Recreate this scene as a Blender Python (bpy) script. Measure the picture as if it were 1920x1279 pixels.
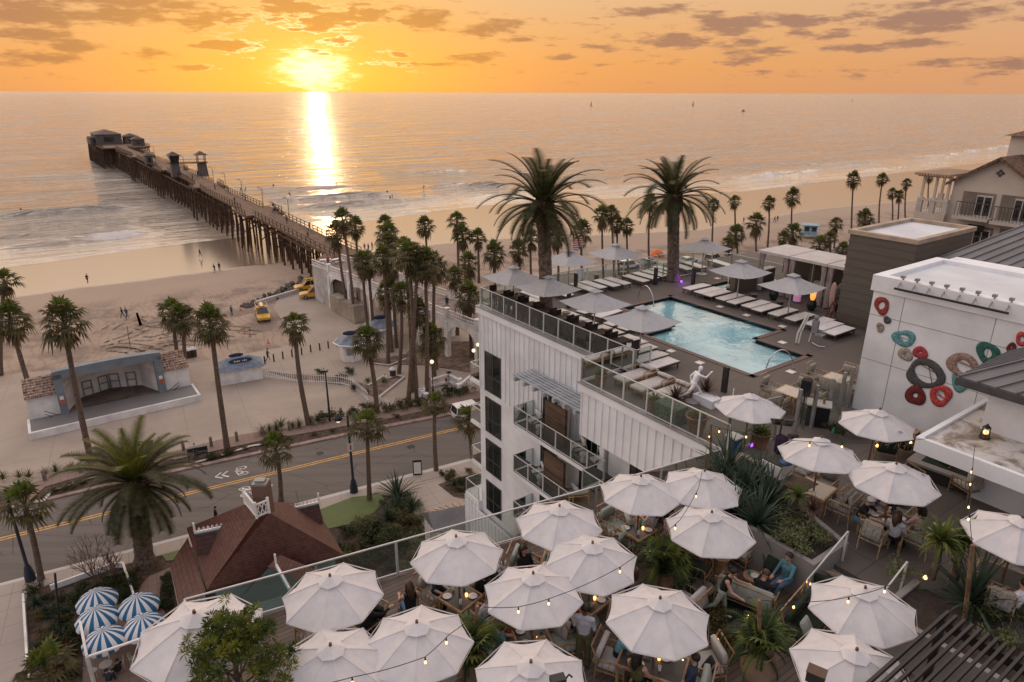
import bpy, bmesh, math, random
import numpy as np
from mathutils import Vector, Matrix
for o in list(bpy.data.objects): bpy.data.objects.remove(o, do_unlink=True)
SC = bpy.context.scene; COL = SC.collection
R = math.radians
# ---------------------------------------------------------------- camera
CAMZ = 33.0; FPX = 1280.0; CX, CY = 960.0, 639.5
PITCH = math.atan((CY-173.0)/FPX); ROLL = R(-0.15)
cd = bpy.data.cameras.new("camera"); cam = bpy.data.objects.new("camera", cd); COL.objects.link(cam)
cd.sensor_width = 36.0; cd.lens = 36.0*FPX/1920.0; cd.clip_start = 0.5; cd.clip_end = 90000
cam.location = (0, 0, CAMZ)
cam.rotation_euler = (Matrix.Rotation(math.pi/2-PITCH, 4, 'X') @ Matrix.Rotation(-ROLL, 4, 'Z')).to_euler()
SC.camera = cam
def ray(x, y):
    dx, dy = x-CX, y-CY; c, s = math.cos(ROLL), math.sin(ROLL)
    a, b = (dx*c-dy*s)/FPX, (dx*s+dy*c)/FPX
    c, s = math.cos(PITCH), math.sin(PITCH)
    return Vector((a, c-b*s, -(s+b*c)))
def at(x, y, z=0.0):
    d = ray(x, y); k = (z-CAMZ)/d.z
    return Vector((d.x*k, d.y*k, z))
# ---------------------------------------------------------------- light
SUND = ray(588, 132).normalized()
SUN_EL = math.asin(SUND.z); SUN_AZ = math.atan2(SUND.x, SUND.y)
SC.view_settings.view_transform = 'Standard'; SC.view_settings.look = 'None'
SC.view_settings.exposure = 0.18; SC.view_settings.gamma = 1.0
sl = bpy.data.lights.new("sun", 'SUN'); sl.energy = .2; sl.angle = R(0.6); sl.color = (1.0, .56, .26)
so = bpy.data.objects.new("sun", sl); COL.objects.link(so)
so.rotation_euler = Vector((-SUND.x, -SUND.y, -math.sin(R(3.5)))).to_track_quat('-Z', 'Y').to_euler()
W = bpy.data.worlds.new("World"); SC.world = W; W.use_nodes = True

class NT:
    """tiny helper round a node tree"""
    def __init__(s, nt): s.nt = nt
    def n(s, t, ins=None, **kw):
        nd = s.nt.nodes.new(t)
        for k, v in kw.items(): setattr(nd, k, v)
        for k, v in (ins or {}).items(): s.put(nd.inputs[k], v)
        return nd
    def put(s, sock, v):
        if isinstance(v, bpy.types.NodeSocket): s.nt.links.new(v, sock)
        elif isinstance(v, bpy.types.Node): s.nt.links.new(v.outputs[0], sock)
        else:
            if hasattr(sock.default_value, '__len__') and not hasattr(v, '__len__'): v = (v,)*len(sock.default_value)
            if hasattr(sock.default_value, '__len__') and len(sock.default_value) == 4 and len(v) == 3: v = (*v, 1)
            sock.default_value = v
    def m(s, op, a, b=0.0, c=None, clamp=False):
        nd = s.nt.nodes.new('ShaderNodeMath'); nd.operation = op; nd.use_clamp = clamp
        s.put(nd.inputs[0], a); s.put(nd.inputs[1], b)
        if c is not None: s.put(nd.inputs[2], c)
        return nd.outputs[0]
    def mix(s, f, a, b, blend='MIX'):
        nd = s.nt.nodes.new('ShaderNodeMix'); nd.data_type = 'RGBA'; nd.blend_type = blend
        s.put(nd.inputs[0], f); s.put(nd.inputs[6], a); s.put(nd.inputs[7], b)
        return nd.outputs[2]
    def ramp(s, f, stops, interp='LINEAR'):
        nd = s.nt.nodes.new('ShaderNodeValToRGB'); cr = nd.color_ramp; cr.interpolation = interp
        while len(cr.elements) < len(stops): cr.elements.new(0.5)
        for e, (p, c) in zip(cr.elements, stops):
            e.position = p; e.color = (*c, 1) if hasattr(c, '__len__') else (c, c, c, 1)
        s.put(nd.inputs[0], f); return nd.outputs[0]
    def step(s, v, a, b):
        nd = s.nt.nodes.new('ShaderNodeMapRange'); nd.interpolation_type = 'SMOOTHSTEP'
        s.put(nd.inputs[0], v); s.put(nd.inputs[1], a); s.put(nd.inputs[2], b); s.put(nd.inputs[3], 0.0); s.put(nd.inputs[4], 1.0)
        return nd.outputs[0]
    def noise(s, vec, scale, detail=3, rough=.5, dist=0.0):
        nd = s.n('ShaderNodeTexNoise', {'Scale': scale, 'Detail': detail, 'Roughness': rough, 'Distortion': dist})
        if vec is not None: s.put(nd.inputs['Vector'], vec)
        return nd.outputs[0]

def make_sky():
    W.node_tree.nodes.clear(); t = NT(W.node_tree); m = t.m
    tc = t.n('ShaderNodeTexCoord'); sx = t.n('ShaderNodeSeparateXYZ', {0: tc.outputs['Generated']})
    X, Y, Z = sx.outputs
    el = m('MULTIPLY', m('ARCSINE', Z), 57.29578)                      # degrees
    az = m('SUBTRACT', m('MULTIPLY', m('ARCTAN2', X, Y), 57.29578), math.degrees(SUN_AZ))
    e0 = math.degrees(SUN_EL)
    ca = m('COSINE', m('DIVIDE', az, 57.29578))                         # 1 towards the sun
    warm = t.step(ca, -0.6, 1.0)
    # vertical gradients, sun side and far side
    f = m('DIVIDE', m('MAXIMUM', el, 0.0), 90.0)
    front = t.ramp(f, [(0, (.76, .33, .12)), (.022, (.82, .36, .11)), (.05, (.82, .42, .165)), (.085, (.78, .50, .27)), (.15, (1.65, 1.24, .90)), (.25, (2.60, 2.02, 1.60)), (.42, (2.10, 1.75, 1.56)), (.66, (1.04, .96, 1.0)), (1, (.86, .81, .88))])
    back = t.ramp(f, [(0, (.46, .37, .37)), (.1, (.60, .53, .56)), (.3, (.72, .69, .76)), (1, (.86, .81, .88))])
    col = t.mix(warm, back, front)
    # right part of the view is duller and pinker
    dull = m('MULTIPLY', t.step(az, 14, 62), m('SUBTRACT', 1.0, t.step(az, 90, 140)))
    col = t.mix(m('MULTIPLY', dull, .40), col, (.60, .34, .22))
    # glow of the low sun: wide yellow halo and a white core
    daz = m('MULTIPLY', az, .62); de = m('SUBTRACT', el, e0)
    r = m('SQRT', m('ADD', m('MULTIPLY', daz, daz), m('MULTIPLY', de, de)))
    wide = m('POWER', m('SUBTRACT', 1.0, t.step(r, 0.0, 15.0)), 1.7)
    col = t.mix(m('MULTIPLY', wide, .85), col, (1.0, .45, .04))
    g2 = m('POWER', m('SUBTRACT', 1.0, t.step(r, 0.0, 3.9)), 1.6)
    col = t.mix(m('MULTIPLY', g2, .8), col, (1.1, .66, .14))
    # clouds: listed banks broken up by noise (azimuth/elevation in degrees)
    cv = t.n('ShaderNodeCombineXYZ', {0: m('MULTIPLY', az, .10), 1: m('MULTIPLY', el, .42), 2: 0.0})
    nz = t.noise(cv, 2.6, 5, .62, 0); nz2 = t.noise(cv, 1.0, 2, .6, 0)
    wob = m('MULTIPLY', m('SUBTRACT', nz, .5), 3.4)
    nz3 = t.noise(cv, 7.5, 2, .6, 0)
    pv = t.n('ShaderNodeCombineXYZ', {0: az, 1: el, 2: 0.0}).outputs[0]
    field = None
    banks = CLOUDS
    for (px, py, rx, ry, k) in banks:
        d = ray(px, py).normalized(); a0 = math.degrees(math.atan2(d.x, d.y)-SUN_AZ); b0 = math.degrees(math.asin(d.z))
        ra = rx/FPX*57.3; rb = ry/FPX*57.3
        q = t.n('ShaderNodeVectorMath', {0: pv, 1: (1/ra, 1/rb, 0), 2: (-a0/ra, -b0/rb, 0)}, operation='MULTIPLY_ADD')
        q = t.n('ShaderNodeVectorMath', {0: q.outputs[0]}, operation='LENGTH').outputs['Value']
        q = m('MULTIPLY_ADD', q, -k*.95, k*1.05)
        field = q if field is None else m('MAXIMUM', field, q)
    low = m('MULTIPLY', m('SUBTRACT', nz2, .55), 2.4)                  # scattered small cloud as well
    hi = m('MULTIPLY', t.step(el, 1.2, 3.5), 1.0)
    field = m('MAXIMUM', field, m('SUBTRACT', m('MULTIPLY', low, hi), .25))
    dens = t.step(m('ADD', m('ADD', field, wob), m('MULTIPLY', m('SUBTRACT', nz3, .5), 1.5)), -.05, .75)
    dens = m('MULTIPLY', dens, t.step(el, .2, 1.2))
    near = m('SUBTRACT', 1.0, t.step(r, 2.0, 15.0))
    ccol = t.mix(near, (.40, .175, .095), (.52, .21, .035))
    ccol = t.mix(m('MULTIPLY', t.step(az, 10, 40), .6), ccol, (.33, .19, .16))
    # sunlit rims where the cloud is thin
    rim = m('MULTIPLY', m('MULTIPLY', t.step(dens, .05, .35), m('SUBTRACT', 1.0, t.step(dens, .35, .8))), m('SUBTRACT', 1.0, t.step(r, 1.0, 6.5)))
    col = t.mix(m('MULTIPLY', dens, .92), col, ccol)
    col = t.mix(m('MULTIPLY', rim, .75), col, (1.5, 1.15, .6))
    # core, broken by cloud above it
    rr = m('ADD', r, m('ADD', m('MULTIPLY', m('SUBTRACT', nz3, .5), 3.0), m('MULTIPLY', m('SUBTRACT', nz, .5), 2.0)))
    core = m('POWER', m('SUBTRACT', 1.0, t.step(rr, .2, 2.3)), 1.5)
    core = m('MULTIPLY', core, m('SUBTRACT', 1.0, m('MULTIPLY', dens, m('MULTIPLY', t.step(el, e0+.6, e0+2.0), .7))))
    col = t.mix(core, col, (1.9, 1.42, .75))
    # below the horizon: the dim sea
    col = t.mix(t.step(el, -.6, -.02), (.30, .20, .13), col)
    # high sky stays out of the frame
    sky = t.n('ShaderNodeTexSky', sky_type='NISHITA', sun_disc=False, sun_elevation=R(3.5), sun_rotation=SUN_AZ)
    b1 = t.n('ShaderNodeBackground', {0: sky.outputs[0], 1: 0.008}); b2 = t.n('ShaderNodeBackground', {0: col, 1: 0.86})
    add = t.n('ShaderNodeAddShader', {0: b1.outputs[0], 1: b2.outputs[0]})
    t.n('ShaderNodeOutputWorld', {0: add.outputs[0]})
# cloud banks: centre in the photograph (turned into a sky direction), half sizes, thickness
CLOUDS = [(70, 22, 110, 26, 1.), (215, 20, 90, 24, 1.), (55, 62, 52, 11, 1.), (150, 90, 38, 10, 1.), (60, 108, 70, 11, .9), (285, 100, 48, 8, .7),
    (390, 36, 70, 22, 1.), (425, 85, 62, 9, 1.), (540, 18, 55, 24, 1.1), (600, 38, 62, 22, 1.1), (640, 78, 34, 10, 1.), (790, 36, 55, 17, 1.1), (700, 22, 60, 20, 1.),
    (580, 98, 30, 6, .9), (915, 50, 60, 13, .9), (885, 108, 60, 8, .9), (800, 120, 90, 5, .8), (750, 104, 20, 5, .8), (980, 73, 30, 7, .9), (375, 125, 30, 5, .7),
    (1205, 24, 60, 12, .9), (1365, 45, 80, 20, 1.1), (1495, 40, 45, 10, 1.), (1265, 80, 85, 16, 1.1), (1120, 88, 55, 8, 1.), (1400, 78, 25, 7, .9), (1490, 62, 38, 7, .9), (1580, 62, 42, 9, 1.),
    (1740, 32, 125, 20, 1.15), (1870, 16, 70, 13, 1.), (1470, 98, 42, 8, .9), (1610, 90, 60, 6, .9), (1715, 82, 45, 8, 1.), (1770, 114, 60, 8, .9), (1890, 118, 50, 8, .9), (1380, 112, 60, 9, .8), (1060, 106, 25, 5, .8), (150, 0, 300, 10, .8)]
make_sky()

# ---------------------------------------------------------------- materials
MATS = {}
def mat(name, col, rough=.6, var=0.12, scale=3.0, metal=0.0, bump=0.0, bscale=None, spec=.4, emit=None, estr=1.0, col2=None, stretch=None, alpha=None, obj=True, **kw):
    """procedural principled material: base colour mottled by noise, optional bump"""
    if name in MATS: return MATS[name]
    mt = bpy.data.materials.new(name); mt.use_nodes = True; t = NT(mt.node_tree)
    bs = mt.node_tree.nodes['Principled BSDF']
    tc = t.n('ShaderNodeTexCoord'); vec = tc.outputs['Object']
    if stretch: vec = t.n('ShaderNodeMapping', {'Vector': vec, 'Scale': stretch}).outputs[0]
    nz = t.noise(vec, scale, 5, .6)
    c2 = col2 if col2 else tuple(c*(1-2.2*var) for c in col); c1 = col if col2 else tuple(min(1, c*(1+var)) for c in col)
    t.put(bs.inputs['Base Color'], t.mix(t.step(nz, .3, .7), c2, c1))
    bs.inputs['Roughness'].default_value = rough; bs.inputs['Metallic'].default_value = metal; bs.inputs['Specular IOR Level'].default_value = spec
    if bump:
        n2 = t.noise(vec, bscale or scale*6, 4, .6)
        t.put(bs.inputs['Normal'], t.n('ShaderNodeBump', {'Height': n2, 'Strength': min(1, bump), 'Distance': .05*max(1, bump)}))
    if emit: bs.inputs['Emission Color'].default_value = (*emit, 1); bs.inputs['Emission Strength'].default_value = estr
    if alpha is not None: bs.inputs['Alpha'].default_value = alpha
    for k, v in kw.items(): bs.inputs[k].default_value = v
    MATS[name] = mt; return mt
def matn(name, fn, **props):
    """material whose nodes are wired by fn(t, bsdf, object coords)"""
    if name in MATS: return MATS[name]
    mt = bpy.data.materials.new(name); mt.use_nodes = True; t = NT(mt.node_tree)
    bs = mt.node_tree.nodes['Principled BSDF']; tc = t.n('ShaderNodeTexCoord')
    fn(t, bs, tc.outputs['Object']); MATS[name] = mt; return mt
def glass_mat(name, tint, rough=.02, trans=.85):
    """a pane: mostly clear, with a fresnel sheen"""
    if name in MATS: return MATS[name]
    mt = bpy.data.materials.new(name); mt.use_nodes = True; t = NT(mt.node_tree); t.nt.nodes.clear()
    tr = t.n('ShaderNodeBsdfTransparent', {0: tint}); gl = t.n('ShaderNodeBsdfGlossy', {0: (.9, .95, .93), 1: rough}); df = t.n('ShaderNodeBsdfDiffuse', {0: (.35, .42, .40)})
    fr = t.n('ShaderNodeFresnel', {0: 1.45})
    a = t.n('ShaderNodeMixShader', {0: 1-trans, 1: tr.outputs[0], 2: df.outputs[0]})
    b = t.n('ShaderNodeMixShader', {0: fr.outputs[0], 1: a.outputs[0], 2: gl.outputs[0]})
    t.n('ShaderNodeOutputMaterial', {0: b.outputs[0]}); MATS[name] = mt; return mt

# ---------------------------------------------------------------- mesh builder
class MB:
    def __init__(s): s.v = []; s.f = []; s.m = []; s.sm = []
    def add(s, vs, fs, mi=0, smooth=False):
        b = len(s.v); s.v += [tuple(p) for p in vs]
        for f in fs: s.f.append([b+i for i in f]); s.m.append(mi); s.sm.append(smooth)
        return s
    def box(s, c, d, rz=0.0, mi=0, M=None):
        x, y, z = d[0]/2, d[1]/2, d[2]/2; ca, sa = math.cos(rz), math.sin(rz); vs = []
        for k in (-z, z):
            for (a, b) in ((-x, -y), (x, -y), (x, y), (-x, y)):
                vs.append(Vector((c[0]+a*ca-b*sa, c[1]+a*sa+b*ca, c[2]+k)))
        if M: vs = [M @ p for p in vs]
        return s.add(vs, [(3, 2, 1, 0), (4, 5, 6, 7), (0, 1, 5, 4), (1, 2, 6, 5), (2, 3, 7, 6), (3, 0, 4, 7)], mi)
    def b2(s, x0, x1, y0, y1, z0, z1, mi=0):
        return s.box(((x0+x1)/2, (y0+y1)/2, (z0+z1)/2), (x1-x0, y1-y0, z1-z0), 0, mi)
    def prism(s, pts, z0, z1, mi=0, mtop=None):
        n = len(pts); p2 = [(p[0], p[1]) for p in pts]
        if sum(p2[i][0]*p2[(i+1) % n][1]-p2[(i+1) % n][0]*p2[i][1] for i in range(n)) < 0: p2 = p2[::-1]
        s.add([(x, y, z0) for x, y in p2]+[(x, y, z1) for x, y in p2], [(i, (i+1) % n, n+(i+1) % n, n+i) for i in range(n)]+[tuple(range(n))[::-1]], mi)
        return s.add([(x, y, z1) for x, y in p2], [tuple(range(n))], mi if mtop is None else mtop)
    def bar(s, p0, p1, w, h=None, mi=0, up=(0, 0, 1)):
        p0, p1 = Vector(p0), Vector(p1); d = (p1-p0); L = d.length
        if L < 1e-6: return s
        d /= L; up = Vector(up); h = h or w
        if abs(d.dot(up)) > .98: up = Vector((1, 0, 0))
        a = d.cross(up).normalized()*w/2; b = a.cross(d).normalized()*h/2
        vs = [q+i*a+j*b for q in (p0, p1) for i, j in ((-1, -1), (1, -1), (1, 1), (-1, 1))]
        return s.add(vs, [(0, 1, 2, 3), (7, 6, 5, 4), (4, 5, 1, 0), (5, 6, 2, 1), (6, 7, 3, 2), (7, 4, 0, 3)], mi)
    def tube(s, pts, r, n=8, mi=0, caps=True, smooth=True):
        pts = [Vector(p) for p in pts]; k = len(pts); rs = r if hasattr(r, '__len__') else [r]*k; vs = []; ref = None
        for i, p in enumerate(pts):
            d = (pts[min(i+1, k-1)]-pts[max(i-1, 0)])
            d = d.normalized() if d.length > 1e-9 else Vector((0, 0, 1))
            if ref is None: ref = Vector((0, 0, 1)) if abs(d.z) < .9 else Vector((1, 0, 0))
            a = d.cross(ref)
            if a.length < 1e-5: a = d.cross(Vector((0, 1, .3)))
            a.normalize(); b = a.cross(d).normalized(); ref = b if abs(d.dot(b)) < .9 else ref
            ref = b
            for j in range(n):
                th = 2*math.pi*j/n; vs.append(p+rs[i]*(math.cos(th)*a+math.sin(th)*b))
        fs = [(i*n+j, (i+1)*n+j, (i+1)*n+(j+1) % n, i*n+(j+1) % n) for i in range(k-1) for j in range(n)]
        s.add(vs, fs, mi, smooth)
        if caps: s.add(vs[:n], [tuple(range(n))], mi); s.add(vs[-n:], [tuple(range(n))[::-1]], mi)
        return s
    def cyl(s, p, r, h, n=12, r2=None, mi=0, smooth=True):
        return s.tube([(p[0], p[1], p[2]), (p[0], p[1], p[2]+h)], [r, r if r2 is None else r2], n, mi, True, smooth)
    def lathe(s, prof, c=(0, 0, 0), n=16, mi=0, smooth=True, cap=True):
        vs = [(c[0]+r*math.cos(2*math.pi*j/n), c[1]+r*math.sin(2*math.pi*j/n), c[2]+z) for r, z in prof for j in range(n)]
        fs = [(i*n+j, i*n+(j+1) % n, (i+1)*n+(j+1) % n, (i+1)*n+j) for i in range(len(prof)-1) for j in range(n)]
        s.add(vs, fs, mi, smooth)
        if cap: s.add(vs[:n], [tuple(range(n))[::-1]], mi); s.add(vs[-n:], [tuple(range(n))], mi)
        return s
    def ball(s, c, r, n=10, k=6, mi=0, M=None):
        rx, ry, rz = r if hasattr(r, '__len__') else (r, r, r)
        vs = [Vector((rx*math.sin(math.pi*i/k)*math.cos(2*math.pi*j/n), ry*math.sin(math.pi*i/k)*math.sin(2*math.pi*j/n), -rz*math.cos(math.pi*i/k))) for i in range(k+1) for j in range(n)]
        if M: vs = [M @ p for p in vs]
        vs = [p+Vector(c) for p in vs]
        return s.add(vs, [(i*n+j, i*n+(j+1) % n, (i+1)*n+(j+1) % n, (i+1)*n+j) for i in range(k) for j in range(n)], mi, True)
    def quad(s, a, b, c, d, mi=0): return s.add([a, b, c, d], [(0, 1, 2, 3)], mi)
    def tri(s, a, b, c, mi=0): return s.add([a, b, c], [(0, 1, 2)], mi)
    def cushion(s, c, d, rz=0.0, mi=0, M=None, r=.25):
        """soft box: rounded-in edges"""
        x, y, z = d[0]/2, d[1]/2, d[2]/2; e = min(x, y, z)*2*r; vs = []
        lv = [(-z, e), (-z+e, 0), (z-e, 0), (z, e)]; ca, sa = math.cos(rz), math.sin(rz)
        for k, i in lv:
            X, Y = x-i, y-i; cc = e*.6
            for a, b in ((-X+cc, -Y), (X-cc, -Y), (X, -Y+cc), (X, Y-cc), (X-cc, Y), (-X+cc, Y), (-X, Y-cc), (-X, -Y+cc)):
                vs.append(Vector((c[0]+a*ca-b*sa, c[1]+a*sa+b*ca, c[2]+k)))
        if M: vs = [M @ p for p in vs]
        fs = [(i*8+j, i*8+(j+1) % 8, i*8+8+(j+1) % 8, i*8+8+j) for i in range(3) for j in range(8)]+[tuple(range(8))[::-1], tuple(range(24, 32))]
        return s.add(vs, fs, mi, True)
    def obj(s, name, mats, parent=None, loc=None, rz=0.0):
        me = bpy.data.meshes.new(name); me.from_pydata(s.v, [], s.f)
        for mt in (mats if isinstance(mats, (list, tuple)) else [mats]): me.materials.append(mt)
        me.polygons.foreach_set('material_index', s.m); me.polygons.foreach_set('use_smooth', s.sm); me.update()
        o = bpy.data.objects.new(name, me); COL.objects.link(o)
        if parent: o.parent = parent
        if loc is not None: o.location = loc
        if rz: o.rotation_euler = (0, 0, rz)
        return o
def tag(o, label=None, cat=None, group=None, kind=None):
    if label: o['label'] = label
    if cat: o['category'] = cat
    if group: o['group'] = group
    if kind: o['kind'] = kind
    return o
def thing(name, label, cat, loc=(0, 0, 0), rz=0.0, group=None):
    o = bpy.data.objects.new(name, None); o.empty_display_size = .2; COL.objects.link(o); o.location = loc; o.rotation_euler = (0, 0, rz)
    return tag(o, label, cat, group)
def struct(name, mb, mt): return tag(mb.obj(name, mt), None, None, None, 'structure')
def dup(root, loc, rz=0.0, label=None, group=None, scale=None):
    def rec(o, par):
        c = o.copy(); COL.objects.link(c)
        if par: c.parent = par
        for ch in o.children: rec(ch, c)
        return c
    r = rec(root, None); r.location = loc; r.rotation_euler = (0, 0, rz)
    if label: r['label'] = label
    if group: r['group'] = group
    if scale: r.scale = (scale,)*3 if not hasattr(scale, '__len__') else scale
    return r
class Kit:
    """first call places the prototype itself, later calls copies of it"""
    def __init__(s, root): s.root = root; s.used = False
    def put(s, loc, rz=0.0, label=None, group=None, scale=None):
        if s.used: return dup(s.root, loc, rz, label, group, scale)
        s.used = True; r = s.root; r.location = loc; r.rotation_euler = (0, 0, rz)
        if label: r['label'] = label
        if group: r['group'] = group
        if scale: r.scale = (scale,)*3 if not hasattr(scale, '__len__') else scale
        return r
ORD = ['first', 'second', 'third', 'fourth', 'fifth', 'sixth', 'seventh', 'eighth', 'ninth', 'tenth', 'eleventh', 'twelfth', 'thirteenth', 'fourteenth', 'fifteenth', 'sixteenth', 'seventeenth', 'eighteenth', 'nineteenth', 'twentieth', 'twenty-first', 'twenty-second', 'twenty-third', 'twenty-fourth', 'twenty-fifth', 'twenty-sixth', 'twenty-seventh', 'twenty-eighth', 'twenty-ninth', 'thirtieth']
# hotel frame: u along the long facade towards the camera, v across it towards the pool
HO = at(898, 574, 21.0); HA = R(-54.5)
HU = Vector((math.cos(HA), math.sin(HA), 0)); HV = Vector((-HU.y, HU.x, 0))
DECK = 21.0
def H(u, v, z=0.0): p = HO+HU*u+HV*v; return Vector((p.x, p.y, z))
def uv(x, y, z=DECK): p = at(x, y, z)-HO; return p.dot(HU), p.dot(HV)
def onv(x, y, v):
    """pixel on the vertical plane v = const: returns (u, z)"""
    d = ray(x, y); c = Vector((0, 0, CAMZ)); n = HV
    k = ((HO+HV*v)-c).dot(n)/d.dot(n); p = c+d*k
    return (p-HO).dot(HU), p.z
def onu(x, y, u):
    d = ray(x, y); c = Vector((0, 0, CAMZ)); k = ((HO+HU*u)-c).dot(HU)/d.dot(HU); p = c+d*k
    return (p-HO).dot(HV), p.z
# ================================================================ SETTING
rnd = random.Random(5)
WL = -1.0                                                               # sea level
def poly(pix, z=WL): return [at(x, y, z) for x, y in pix]
SHORE = poly([(-700, 640), (-300, 556), (0, 503), (130, 486), (250, 468), (400, 450), (560, 432), (680, 415), (800, 398), (920, 384), (1150, 372), (1400, 358), (1700, 322), (1920, 295), (2150, 270), (2600, 240)])
WETL = poly([(-700, 720), (-300, 618), (0, 561), (187, 536), (281, 525), (437, 505), (560, 490), (640, 482), (800, 462), (920, 451), (1150, 444), (1300, 436), (1530, 394), (1717, 378), (1920, 350), (2150, 320), (2600, 270)])
def pl_dist(P, line):
    """signed distance of Nx2 points from a polyline (positive on the land side)"""
    best = np.full(len(P), 1e9); sg = np.ones(len(P)); alongs = np.zeros(len(P)); acc = 0
    for a, b in zip(line, line[1:]):
        a2 = np.array([a.x, a.y]); d = np.array([b.x-a.x, b.y-a.y]); L = np.hypot(*d); d = d/L
        r = P-a2; t = np.clip(r@d, 0, L); q = r-np.outer(t, d); ds = np.hypot(q[:, 0], q[:, 1])
        s = np.sign(-(d[0]*r[:, 1]-d[1]*r[:, 0])); k = ds < best
        best[k] = ds[k]; sg[k] = s[k]; alongs[k] = acc+t[k]; acc += L
    return best*sg, alongs
def polar(r, th):
    RR, TT = np.meshgrid(r, th, indexing='ij'); return np.stack([(RR*np.sin(TT)).ravel(), (RR*np.cos(TT)).ravel()], 1)
def grid_obj(name, P, z, nr, nt, mt, attrs=None):
    idx = np.arange(nr*nt).reshape(nr, nt)
    f = np.stack([idx[:-1, :-1].ravel(), idx[:-1, 1:].ravel(), idx[1:, 1:].ravel(), idx[1:, :-1].ravel()], 1)[:, ::-1]
    me = bpy.data.meshes.new(name); me.from_pydata(np.column_stack([P, z]).tolist(), [], f.tolist())
    me.materials.append(mt); me.polygons.foreach_set('use_smooth', [True]*len(f))
    for k, v in (attrs or {}).items():
        a = me.attributes.new(k, 'FLOAT', 'POINT'); a.data.foreach_set('value', np.asarray(v, dtype=np.float32))
    o = bpy.data.objects.new(name, me); COL.objects.link(o); return tag(o, kind='structure')
def sstep(a, b, x): t = np.clip((x-a)/(b-a), 0, 1); return t*t*(3-2*t)
# waves: crest line (pixels on the sea), height, width, foam on the crest
WAVES = [([(-60, 408), (30, 404), (120, 399), (200, 393), (285, 386)], .9, 2.6, 0.0), ([(-80, 452), (0, 448), (100, 441), (190, 434), (300, 425)], .6, 2.0, .25),
    ([(-60, 477), (0, 470), (110, 458), (200, 446), (320, 434)], .75, 2.0, .9), ([(-40, 497), (60, 487), (190, 472), (330, 455)], .22, .9, .7), ([(230, 458), (300, 455), (420, 446)], .25, .9, .6),
    ([(470, 356), (560, 352), (660, 349)], .5, 2.0, 0), ([(480, 374), (560, 372), (650, 368), (760, 366)], .75, 2.4, .1), ([(510, 392), (600, 388), (690, 383), (800, 374), (880, 371)], .75, 2.2, .5),
    ([(560, 403), (680, 394), (800, 384)], .6, 1.8, .4), ([(800, 350), (850, 347), (900, 347), (960, 344)], .9, 3.0, .3), ([(860, 372), (930, 368), (1010, 362)], .7, 2.4, .5), ([(600, 420), (680, 408), (760, 399), (900, 396)], .3, 1.2, .6),
    ([(1080, 356), (1180, 352), (1290, 346)], .7, 2.6, .4), ([(1340, 338), (1420, 332), (1480, 325), (1560, 316)], .8, 3.0, 1.), ([(1480, 309), (1600, 307), (1660, 304)], .6, 2.6, .2), ([(1360, 358), (1440, 352), (1580, 338)], .4, 1.6, .8), ([(1650, 298), (1760, 294), (1880, 276), (1960, 262)], .9, 3.4, .9),
    ([(40, 330), (120, 328), (210, 324)], .4, 3.0, 0), ([(700, 326), (800, 322), (900, 320)], .4, 3.0, 0), ([(1550, 330), (1700, 312), (1850, 296)], .4, 1.8, .7)]
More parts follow.
